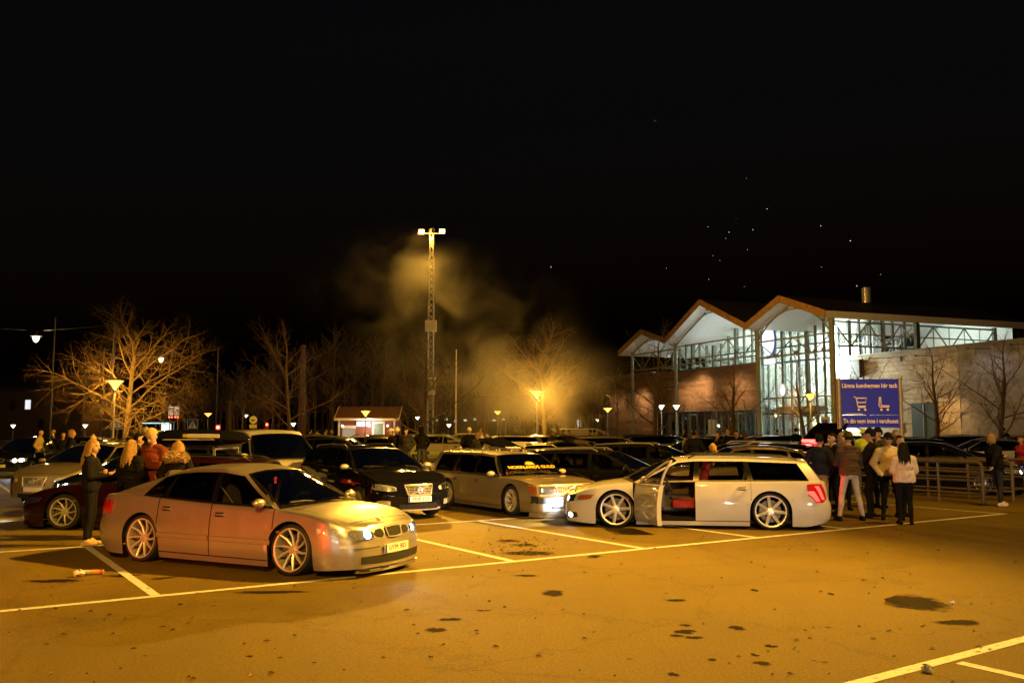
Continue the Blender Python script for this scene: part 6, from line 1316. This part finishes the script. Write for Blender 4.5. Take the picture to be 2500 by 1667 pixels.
van = car(A_VAN, 664, 23.4, -57, WHITE, 'white panel van behind the black cross estate'); m = MB(); m.lathe([(.05, 0), (.062, .004), (.062, -.004)], 20, Matrix.Translation((2.06 + .06, 0, .745)) @ Matrix.Rotation(pi / 2, 4, 'Y')); m.build('front_badge', CHROME, van)
# roof box estate
bc = A_LOW; [setattr(s_, 'material', s_.material) for s_ in ()]; put(A_LOW, 398, 17.45, 176); tag(A_LOW, 'dark red estate carrying a long glossy black roof box', 'car'); rb = MB(); rows = []
for i in range(15):
    t = -1 + 2 * i / 14; k = max(.03, (1 - abs(t) ** 3.2)); rows.append([Vector((t * 1.05, .38 * (k ** .5) * cos(a), .19 + (.19 if sin(a) > 0 else .12) * (k ** .4) * sin(a) * min(1, .55 + abs(sin(a))))) for a in [2 * pi * j / 20 for j in range(20)]])
rb.grid(rows, 0, True); rbo = rb.build('roof_box', BLACKP, None); c = at(480, 17.45); rbo.location = (c.x, c.y, 1.60); rbo.rotation_euler = (0, 0, radians(176)); tag(rbo, 'long glossy black roof box on the dark red estate', 'roof box')
m = MB(); m.tube([(1.05 * cos(a), .40 * sin(a) * (1 - .3 * abs(cos(a)) ** 6), .19) for a in [2 * pi * j / 40 for j in range(40)]], .012, 5, closed=True); m.build('chrome_seam', CHROME, rbo); m = MB(); m.box((-.3, .385, .26), (.62, .012, .07), (-.3, 0, 0)); m.build('white_sticker', PLATE, rbo); m = MB(); m.box((.06, .385, .262), (.07, .013, .06), (-.3, 0, 0)); m.build('yellow_sticker', YES, rbo)
for x in (-.6, .5): m = MB(); m.bar((x, -.6, .02), (x, .6, .02), .05, .03); m.bar((x, -.58, -.1), (x, -.58, .02), .04); m.bar((x, .58, -.1), (x, .58, .02), .04); m.build('roof_bar', POLE, rbo)
rbo.location.z = 1.44
# left side
car(A_HAT, 84, 36, -93, DKBLUE, 'dark hatchback facing out with both headlamps blazing at far left', 'hH'); 
car(A_EST, 245, 23.5, -100, BEIGE, 'beige estate with cyan lit windscreen behind the blond women', '', GP)
c = car(A_HAT, 392, 20.4, -150, BLACKP, 'black hatchback with one glaring headlamp behind the standing blond woman', 'h'); spot(c, CARS[A_HAT.name], 1, 170)
car(A_SAL, 205, 44, 175, DKBLUE, 'dark blue saloon in the distance behind the beige estate', '', GP); car(A_EST, 330, 40, 170, BLACKP, 'black estate half hidden by the crowd at the roof box', '', GP)
# middle rows
car(A_HAT, 838, 36, -12, DKBLUE, 'dark blue hatchback behind the black cross estate', '', GP); car(A_EST, 880, 46, 150, WHITE, 'white estate parked before the red kiosk', '', GP); car(A_HAT, 925, 43, 100, DKRED, 'dark red hatchback showing red lamps beside the dark standing men', 't', GP)
car(A_BOX, 1255, 28.5, 127, WHITE, 'white boxy saloon seen from behind beyond the champagne estate', '', GP)
car(A_SAL, 1415, 30.5, -12, BROWNP, 'brown saloon behind the raised tailgate', '', GP)
oh = copy_tree(old, None, {**OFF}); put(oh, 1600, 29.5, -20); tag(oh, 'black estate with raised tailgate showing a pink lit interior', 'car'); P = P5
for ch in list(oh.children):
    if ch.name.startswith('cargo_light'): ch.data = ch.data.copy(); ch.data.color = (1, .35, .38); ch.data.energy = 14
m = MB(); m.box((-2.2, .55, .82), (.05, .25, .08)); m.build('load_lamp', glow('pink_red', (1, .12, .12), 9.), oh)
c = car(A_EST, 1740, 24.3, -165, BLACKP, 'black estate with headlamp on and tailgate raised, red strip lit', 'h'); c.location = (6.1, 24.4, 0); spot(c, CARS[A_EST.name], 1, 55)
for ch in list(c.children):
    if ch.name.startswith('rear_window'): bpy.data.objects.remove(ch)
hatch(c, CARS[A_EST.name], 36, GLD, strip=True, m_=BLACKP); light('cargo_light', 'POINT', (-2.1, 0, 1.15), (.7, .8, 1.0), 12, c, .08); m = MB(); m.box((-2.15, 0, 1.02), (.05, .5, .05)); m.build('cargo_lamp', HEADON, c)
car(A_SAL, 1815, 21.8, 176, BROWNP, 'brown coupe-roofed saloon directly behind the open white estate', '', GP)
car(A_BXE, 1872, 29, 150, WHITE, 'white boxy estate with black rear glass behind the brown saloon', '', GP)
car(A_EST, 1730, 52, 178, WHITE, 'white estate in the far row behind the chatting group', '', GP)
# cars in the smoke and far rows
for px, d, yaw, a, pm, lb in ((1215, 47, 185, A_EST, TAN, 'tan estate in the smoke left of the gold tree trunk'), (1290, 52, 170, A_SAL, TAN, 'tan saloon in the smoke right behind the lamp post'), (1400, 49, 5, A_EST, TAN, 'tan estate in the smoke right of the white capped man'), (1450, 60, 0, A_VAN, WHITE, 'white van far behind the raised tailgate'), (1500, 43, 10, A_EST, TAN, 'tan estate past the raised tailgate'),
        (1640, 46, 0, A_EST, BLACKP, 'black estate below the tree at the left gable'), (1700, 36, -170, A_SAL, DKBLUE, 'dark blue saloon behind the chatting couple'), (1850, 47, 175, A_EST, SILVER, 'silver estate in front of the store entrance'), (1930, 44, -5, A_HAT, BLACKP, 'black hatchback below the gold trunked tree'), (2080, 46, 178, A_SAL, DKBLUE, 'dark blue saloon behind the blue sign posts'), (1560, 60, 3, A_SAL, DKGREY, 'dark grey saloon in the farthest row by the columns'), (1780, 60, 3, A_HAT, WHITE, 'white hatchback in the farthest row by the shop glass'), (1120, 66, 185, A_EST, TAN, 'tan estate beyond the police car'), (700, 56, 20, A_SAL, TAN, 'tan saloon far behind the white van'), (600, 48, 170, A_SAL, DKBLUE, 'dark blue saloon between the roof box and the van'), (765, 50, 170, A_HAT, SILVER, 'silver hatchback far right of the white van'),
        (2265, 34.5, 6, A_EST, BLACKP, 'black estate with red rear lamps beyond the trolley rails'), (2405, 36, 168, A_SAL, SILVER, 'silver saloon beyond the trolley rails at right'), (2385, 45, 5, A_EST, BLACKP, 'tall black estate behind the silver saloon'), (2480, 42, 175, A_EST, DKGREY, 'dark grey estate at the right edge below the bare tree'), (2160, 40, 170, A_HAT, DKGREY, 'dark grey hatchback behind the sign and the crowd')):
    car(a, px, d, yaw, pm, lb, 't' if px in (2265,) else '', GP)
c = car(A_SAL, 2270, 26.6, -28, BLACKP, 'low black saloon with one lit headlamp behind the trolley rails', 'h'); spot(c, CARS[A_SAL.name], -1, 25)
# ---- police estate
pc = copy_tree(A_EST, None, {**OFF, DKGREY.name: paint('police_white', (.6, .6, .56))}); put(pc, 1090, 50, -2); tag(pc, 'white police estate with blue and yellow squares and POLIS lettering', 'police car'); pc.name = 'police_car'
f = CARS[A_EST.name]['_f']; PYE = mat('police_yellow', (.55, .72, .03), .4, emit=(.5, .7, .02), es=.03, var=.05); PBL = mat('police_blue', (.03, .05, .45), .4, var=.05)
Sr = lambda x, z, o_: f['S'](x, z, o_, -1)
def side(cols, mm, nm): q = f['patch'](cols, Sr, .008, .006, ns=3); q.build(nm, mm, pc)
for i, x in enumerate((-2.0, -1.4, -.8, -.2, .4, 1.0)): side([(x, .42, .55), (x + .6, .42, .55)], PBL if i % 2 else PYE, 'checker_square')
side([(-2.2, .78, .92), (-1.7, .78, .92)], PBL, 'blue_panel'); side([(-1.68, .78, .92), (-1.1, .78, .92)], PYE, 'yellow_panel')
text('lettering', 'POLIS', .30, PLINK, pc, Matrix.Translation((.95, -.935, .74)) @ Matrix.Rotation(pi / 2, 4, 'X'), .002, .006, 1.15)
m = MB(); m.lathe([(0, .006), (.10, .006), (.10, 0)], 16, Matrix.Translation((.05, -.93, .78)) @ Matrix.Rotation(pi / 2, 4, 'X')); m.build('shield_badge', GOLD, pc)
for x0, x1, y0 in ((-.08, -.06, 0), (-1.02, -.98, 0)): m = MB(); m.bar((x0 - .03, -.86, 1.0), (x1 - .02, -.67, 1.43), .14, .03, 0, (1, 0, 0)); m.build('yellow_pillar', PYE, pc)
m = MB(); m.box((-.3, 0, 1.56), (.28, 1.1, .10)); m.build('light_bar', mat('light_bar_blue', (.05, .08, .3), .2, coat=.8, var=.1), pc); m = MB(); m.box((-.9, -.60, 1.475), (2.2, .1, .02)); m.build('roof_stripe', PYE, pc)
for a in (A_EST, A_HAT, A_SAL, A_BOX, A_BXE, A_VAN):
    P = CARS[a.name]
# the pattern cars stand unseen behind the camera, headlamps added to light car sides
for a, x, y, yaw, lb, pw in ((A_EST, -8.5, -6.5, 78, 'unseen dark grey estate with headlamps added for light behind the photographer at left', 110), (A_HAT, -13, -5, 60, 'dark blue hatchback standing behind the photographer', 0), (A_SAL, -9.8, 4.2, -123, 'unseen dark grey saloon with tail lamps added for red light beside the photographer', 0), (A_BOX, 3.2, -6.5, 84, 'unseen white boxy saloon with headlamps added for light behind the photographer at right', 360), (A_BXE, 8.6, -6.5, 90, 'unseen white boxy estate with headlamps added for light behind the photographer at right', 760), (A_VAN, 14.5, -6, 100, 'white van standing behind the photographer at right', 0)):
    a.location = (x, y, 0); a.rotation_euler = (0, 0, radians(yaw)); tag(a, lb, 'van' if a is A_VAN else 'car')
    for s in (1, -1):
        if pw: spot(a, CARS[a.name], s, pw, .62, .62, 62, .005, (1, .90, .76))
for s in (1, -1): light('tail_glow', 'SPOT', (-2.45, s * .7, .85), (1, .09, .012), 520, A_SAL, .12, 40, aim=(-12, s * .7, .80), blend=1.)  # red light added out of view to tint the silver saloon side
# ================================================================== the crowd
def pp(px, d, z=0): return at(px, d, 0)
def foot(px, py): return G(px, py)
# left, at the silver saloon
person('woman with long blond hair in black jacket standing at the silver saloon tail', foot(216, 1331), 12, 'black', 'black', 'beige', 'long', 'blond', h=1.68, sex='f', aL='fold', aR='phone', heady=-.25, bulk=.035, hood=True)
person('woman with long blond hair seen from behind in black puffer jacket', pp(322, 15.3), 70, 'black', 'black', 'black', 'long', 'blond', h=1.66, sex='f', aL='phone', aR='phone', bulk=.05, puffer=True)
rm_ = person('man in rust red jacket and backward beige cap looking down at his hands', pp(376, 15.7), -105, 'rust', 'rust', 'black', 'short', 'dark', 'cap_back', 'beige', h=1.84, aL='phone', aR='forward', headp=.42, bulk=.045, hood=True)
m = MB(); m.box((.30, .02, 1.2), (.14, .07, .012), (0, -.3, 0)); m.build('smartphone', PLA, None, (0, 0, 0)); ph = bpy.data.objects['smartphone']; ph.matrix_world = rm_.matrix_basis.copy(); tag(ph, 'dark phone held by the man in the rust red jacket', 'phone')
person('woman with blond hair and a big fur trimmed hood beside the rust jacket man', pp(436, 15.4), 100, 'black', 'black', 'black', 'bob', 'blond', 'fur_hood', 'fur', h=1.64, sex='f', aL='pocket', bulk=.04, headp=.2)
person('man in black and white motor jacket behind the rust jacket man', pp(340, 19), 20, 'charcoal', 'black', 'black', 'short', 'dark', h=1.74, aL='forward', aR='phone', near=False, bulk=.045)
person('man with shaved head facing away in dark jacket by the bus shelter', pp(356, 22.5), 120, 'black', 'black', 'black', 'short', 'grey', h=1.88, near=False, bulk=.03)
person('person in white knit hat behind the beige estate', pp(229, 27.5), -80, 'charcoal', 'black', 'black', None, 'dark', 'beanie', 'cream', h=1.60, near=False)
person('person with pale cap in long dark coat left of the beige estate', pp(176, 29), 30, 'black', 'black', 'black', 'bob', 'blond', h=1.80, near=False, sex='f', longcoat=True, bulk=.03)
person('woman walking in beige jumper, wide black trousers and white shoes', foot(93, 1163), 10, 'beige', 'black', 'white', 'short', 'dark', None, h=1.80, near=False, sex='f', aL='down', aR='pocket', lL='front', lR='rear', wide_leg=.06, bulk=.03)
person('dark figure standing beside the dark hatchback headlamp', pp(155, 34), -60, 'black', 'black', 'white', 'short', 'dark', h=1.7, near=False)
person('man in dark jacket at far left edge by the crosswalk', pp(130, 45), 200, 'charcoal', 'black', 'black', 'short', 'brown', h=1.75, near=False)
# middle: by the police estate
person('man in white cap and dark coat, left of the trio near the police estate', pp(955, 38), 200, 'black', 'black', 'black', 'short', 'dark', 'cap', 'white', h=1.80, near=False, bulk=.04)
person('man in white knit hat in the middle of the dark trio', pp(970, 37), 150, 'black', 'black', 'black', None, 'dark', 'beanie', 'white', h=1.83, near=False, bulk=.045)
person('man in dark cap and grey jeans at the right of the trio', pp(992, 36.5), 250, 'charcoal', 'denim', 'black', 'short', 'dark', 'cap', 'charcoal', h=1.86, near=False, bulk=.045, lL='wide')
person('hooded dark figure in front of the police estate rear', pp(1029, 38), 100, 'black', 'denim', 'black', None, 'dark', 'hood_up', 'black', h=1.88, near=False, aL='forward', aR='pocket', bulk=.03)
person('man in white cap and black coat with his back to the police lettering', pp(1146, 38), 85, 'black', 'denim', 'black', 'short', 'grey', 'cap', 'white', h=1.84, near=False, bulk=.05, lL='wide')
person('blond woman in dark jacket and pale jeans beside the white capped man', pp(1166, 37), 100, 'charcoal', 'light_denim', 'white', 'bob', 'blond', None, h=1.66, near=False, sex='f', aL='forward')
person('dark haired person in white shirt behind the blond woman', pp(1176, 39), 180, 'white', 'denim', 'white', 'short', 'brown', h=1.80, near=False, aL='phone')
person('man in white cap and dark hoodie in the smoke right of the gold tree', pp(1350, 39), -30, 'charcoal', 'black', 'black', 'short', 'dark', 'cap', 'white', h=1.80, near=False, hood=True, headp=.2)
for i, (px, d, t, y) in enumerate(((1374, 50, 'charcoal', 200), (1390, 47, 'cream', -60), (1440, 46, 'charcoal', 170), (1452, 47, 'beige', 30), (1475, 45, 'brown', 220))):
    person(['person in dark jacket in the smoke beside the white capped man', 'person in pale coat in the smoke behind the tan estate', 'person in dark jacket leaning in the smoke near the far van', 'person in beige jacket in the smoke near the far van', 'person in brown coat at the edge of the smoke'][i], pp(px, d), y, t, 'denim', 'black', 'short', 'dark', h=1.76, near=False, group='people in the smoke', aL=('pocket', 'phone')[i % 2])
# behind the white estate
person('woman in patterned dark top with long dark hair behind the white estate', pp(1674, 33), 20, 'camo', 'black', 'black', 'bob', 'dark', h=1.70, near=False, sex='f', aL='fold')
person('man in dark navy jacket with his back turned beside the patterned woman', pp(1693, 31.5), 70, 'navy', 'black', 'black', 'short', 'dark', h=1.74, near=False, bulk=.06)
person('man with red lit face in dark jacket before the far white estate', pp(1752, 32), 190, 'black', 'black', 'black', 'short', 'brown', h=1.72, near=False, bulk=.04, aL='phone')
person('tall man in black jacket in the chatting group', pp(1773, 34), -20, 'black', 'black', 'black', 'short', 'brown', h=1.84, near=False, bulk=.04)
person('smiling man in black hoodie with yellow trim in the chatting group', pp(1797, 32.5), -100, 'black', 'black', 'black', 'short', 'dark', h=1.76, near=False, hood=True, bulk=.05)
person('person with brown hair turned away in the chatting group', pp(1818, 35), 90, 'brown', 'black', 'black', 'bob', 'brown', h=1.70, near=False, sex='f')
person('person in dark coat before the left store glass', pp(1670, 56), 60, 'charcoal', 'black', 'black', 'short', 'grey', h=1.74, near=False); person('person in grey jacket before the left store glass', pp(1700, 58), 200, 'grey', 'black', 'black', 'bob', 'blond', h=1.68, near=False, sex='f')
person('blond person with bun peering over the brown saloon roof', pp(1739, 22.6), 70, 'brown', 'black', 'black', 'bob', 'blond', h=1.47, near=False, sex='f')
person('dark figure before the store entrance left side', pp(1897, 50), 90, 'black', 'black', 'black', 'short', 'dark', h=1.76, near=False); person('dark figure before the store doors at the gold tree', pp(1942, 42), 110, 'black', 'black', 'black', 'short', 'dark', h=1.84, near=False, bulk=.04)
person('man in dark jacket right of the gold tree trunk', pp(1988, 40), 80, 'navy', 'black', 'black', 'short', 'dark', h=1.90, near=False, bulk=.05); person('man in yellow jacket near the store entrance', pp(2012, 41), 160, 'yellow', 'black', 'black', 'short', 'brown', h=1.92, near=False, bulk=.05, aL='forward')
person('short person in brown jacket beyond the raised tailgate with red strip', pp(1985, 34), 60, 'brown', 'black', 'black', 'short', 'brown', h=1.55, near=False)
# right: the group by the sign
person('man in navy jacket and worn camo trousers at the white estate tail', foot(2006, 1262), 55, 'navy', 'camo', 'black', 'short', 'dark', 'cap', 'black', h=1.70, aL='pocket', bulk=.045, hood=True)
person('man in black jacket with red lit face between navy jacket and vest man', foot(2038, 1253), 200, 'black', 'black', 'black', 'short', 'dark', h=1.74, aL='phone', bulk=.03, lL='relax')
person('man in brown quilted vest and pale jeans seen from behind', foot(2078, 1271), 96, 'brown', 'light_denim', 'black', 'short', 'dark', 'cap', 'olive', h=1.76, aL='fold', lL='wide', vest=True, puffer=True, hood=True, sleeves='charcoal', bulk=.03)
person('person in grey hoodie hidden behind the quilted vest man', foot(2062, 1245), -100, 'grey', 'black', 'black', None, 'dark', 'hood_up', 'grey', h=1.72, aL='pocket', lL='stand')
person('tall man in black cap and black jacket with one hand held out', foot(2132, 1263), 150, 'black', 'black', 'black', 'short', 'dark', 'cap', 'black', h=1.82, aL='forward', aR='pocket', bulk=.04, lL='relax')
person('man in olive coat with pale scarf behind the tall black jacket man', foot(2150, 1240), 200, 'olive', 'black', 'black', 'short', 'brown', 'cap', 'black', h=1.84, aL='pocket', bulk=.04)
person('man in pale grey hoodie with dark cap and sunglasses', foot(2176, 1268), -98, 'cream', 'black', 'black', 'short', 'dark', 'cap', 'black', h=1.74, aL='pocket', shades=True, bulk=.04, lL='relax', hood=True)
person('girl with black hair in cropped white hoodie seen from behind', foot(2212, 1280), 80, 'cream', 'black', 'black', 'long', 'dark', h=1.58, sex='f', aL='phone', aR='phone', bulk=.05, hood=True, lL='stand')
person('bareheaded man in pale jumper behind the black haired girl', foot(2203, 1262), -60, 'grey', 'black', 'black', 'short', 'dark', h=1.70, aL='down', bulk=.02)
for i, (px, d, t, hc, y) in enumerate(((2063, 27, 'black', 'brown', -80), (2108, 27.5, 'hivis', 'dark', -110), (2186, 27, 'charcoal', 'blond', -70))):
    person(['man in black peering from below the blue sign beside its left post', 'person in yellow safety jacket below the blue sign', 'fair haired man below the blue sign beside its right post'][i], pp(px, d), y, t, 'black', 'black', 'short', hc, h=1.80, near=False, bulk=.04, hat='cap' if i == 1 else None, hatc='hivis')
person('blond woman in dark jacket and grey trousers leaning on the trolley rail', foot(2436, 1236), 15, 'black', 'charcoal', 'cream', 'bob', 'blond', h=1.72, sex='f', aL='fold', aR='lean', lL='front', lR='stand', bulk=.045, lean=-.12)
person('person in red jacket at the right edge beyond the leaning woman', pp(2492, 26), 190, 'red', 'denim', 'black', 'short', 'brown', h=1.62, near=False, bulk=.04)
person('dark figure standing far off before the grey panel wall', pp(2450, 52), 90, 'black', 'black', 'black', 'short', 'dark', h=1.85, near=False)
for i, (px, d, y) in enumerate(((795, 52, 30), (812, 50, 200), (775, 54, 120), (758, 53, 60))):
    person(['person in yellow jacket behind the white van', 'person in dark jacket behind the dark blue hatchback', 'person in hi-vis vest behind the white van', 'person in brown coat beside the white van roof'][i], pp(px, d), y, ('yellow', 'black', 'hivis', 'brown')[i], 'denim', 'black', 'short', 'dark', h=1.78, near=False)
# ================================================================== drifting smoke round the mast
def smoke(name, c, size, dens, scale, sd, lo=.46, hi=.74, col=(.72, .70, .68)):
    m = bpy.data.materials.new(name); m.use_nodes = True; t = m.node_tree; t.nodes.clear(); o = t.nodes.new('ShaderNodeOutputMaterial'); v = t.nodes.new('ShaderNodeVolumePrincipled'); v.inputs['Color'].default_value = (*col, 1); v.inputs['Anisotropy'].default_value = .1
    g = t.nodes.new('ShaderNodeTexCoord'); n = t.nodes.new('ShaderNodeTexNoise'); n.inputs['Scale'].default_value = scale; n.inputs['Detail'].default_value = 5; n.inputs['Distortion'].default_value = .9
    mp = t.nodes.new('ShaderNodeMapping'); mp.inputs['Location'].default_value = (sd, sd * .7, 0); mp.inputs['Scale'].default_value = (size[0] / 7, size[1] / 7, size[2] / 7); t.links.new(g.outputs['Object'], mp.inputs[0]); t.links.new(mp.outputs[0], n.inputs['Vector'])
    r = t.nodes.new('ShaderNodeMapRange'); r.inputs['From Min'].default_value = lo; r.inputs['From Max'].default_value = hi; t.links.new(n.outputs['Fac'], r.inputs['Value'])
    ln = t.nodes.new('ShaderNodeVectorMath'); ln.operation = 'LENGTH'; t.links.new(g.outputs['Object'], ln.inputs[0])
    fo = t.nodes.new('ShaderNodeMapRange'); fo.inputs['From Min'].default_value = 1.; fo.inputs['From Max'].default_value = .25; t.links.new(ln.outputs['Value'], fo.inputs['Value'])
    pw = t.nodes.new('ShaderNodeMath'); pw.operation = 'POWER'; pw.inputs[1].default_value = 1.6; t.links.new(fo.outputs[0], pw.inputs[0])
    a = t.nodes.new('ShaderNodeMath'); a.operation = 'MULTIPLY'; t.links.new(r.outputs[0], a.inputs[0]); t.links.new(pw.outputs[0], a.inputs[1]); b = t.nodes.new('ShaderNodeMath'); b.operation = 'MULTIPLY'; b.inputs[1].default_value = dens; t.links.new(a.outputs[0], b.inputs[0]); t.links.new(b.outputs[0], v.inputs['Density']); t.links.new(v.outputs[0], o.inputs['Volume'])
    mb = MB(); mb.ell((0, 0, 0), (1, 1, 1), 24, 16); ob = mb.build('smoke', m, None, c); ob.scale = size; tag(ob, None, None, None, 'stuff'); return ob
tag(smoke('smoke_plume', at(1140, 57, 6.6), (9.5, 4.5, 7.0), .20, 2.4, 3.1, .44, .90), 'tall drifting smoke beside the lattice mast', 'smoke')
tag(smoke('smoke_wisp', at(1000, 58, 10.4), (8.5, 3.5, 5.0), .06, 2.8, 5.7, .44, .90), 'thin smoke wisps below the mast floodlights', 'smoke')
tag(smoke('smoke_low', at(1285, 58, 3.6), (9.5, 8, 5.0), .15, 1.8, 8.4, .40, .74), 'low smoke hanging over the cars by the gold tree', 'smoke')
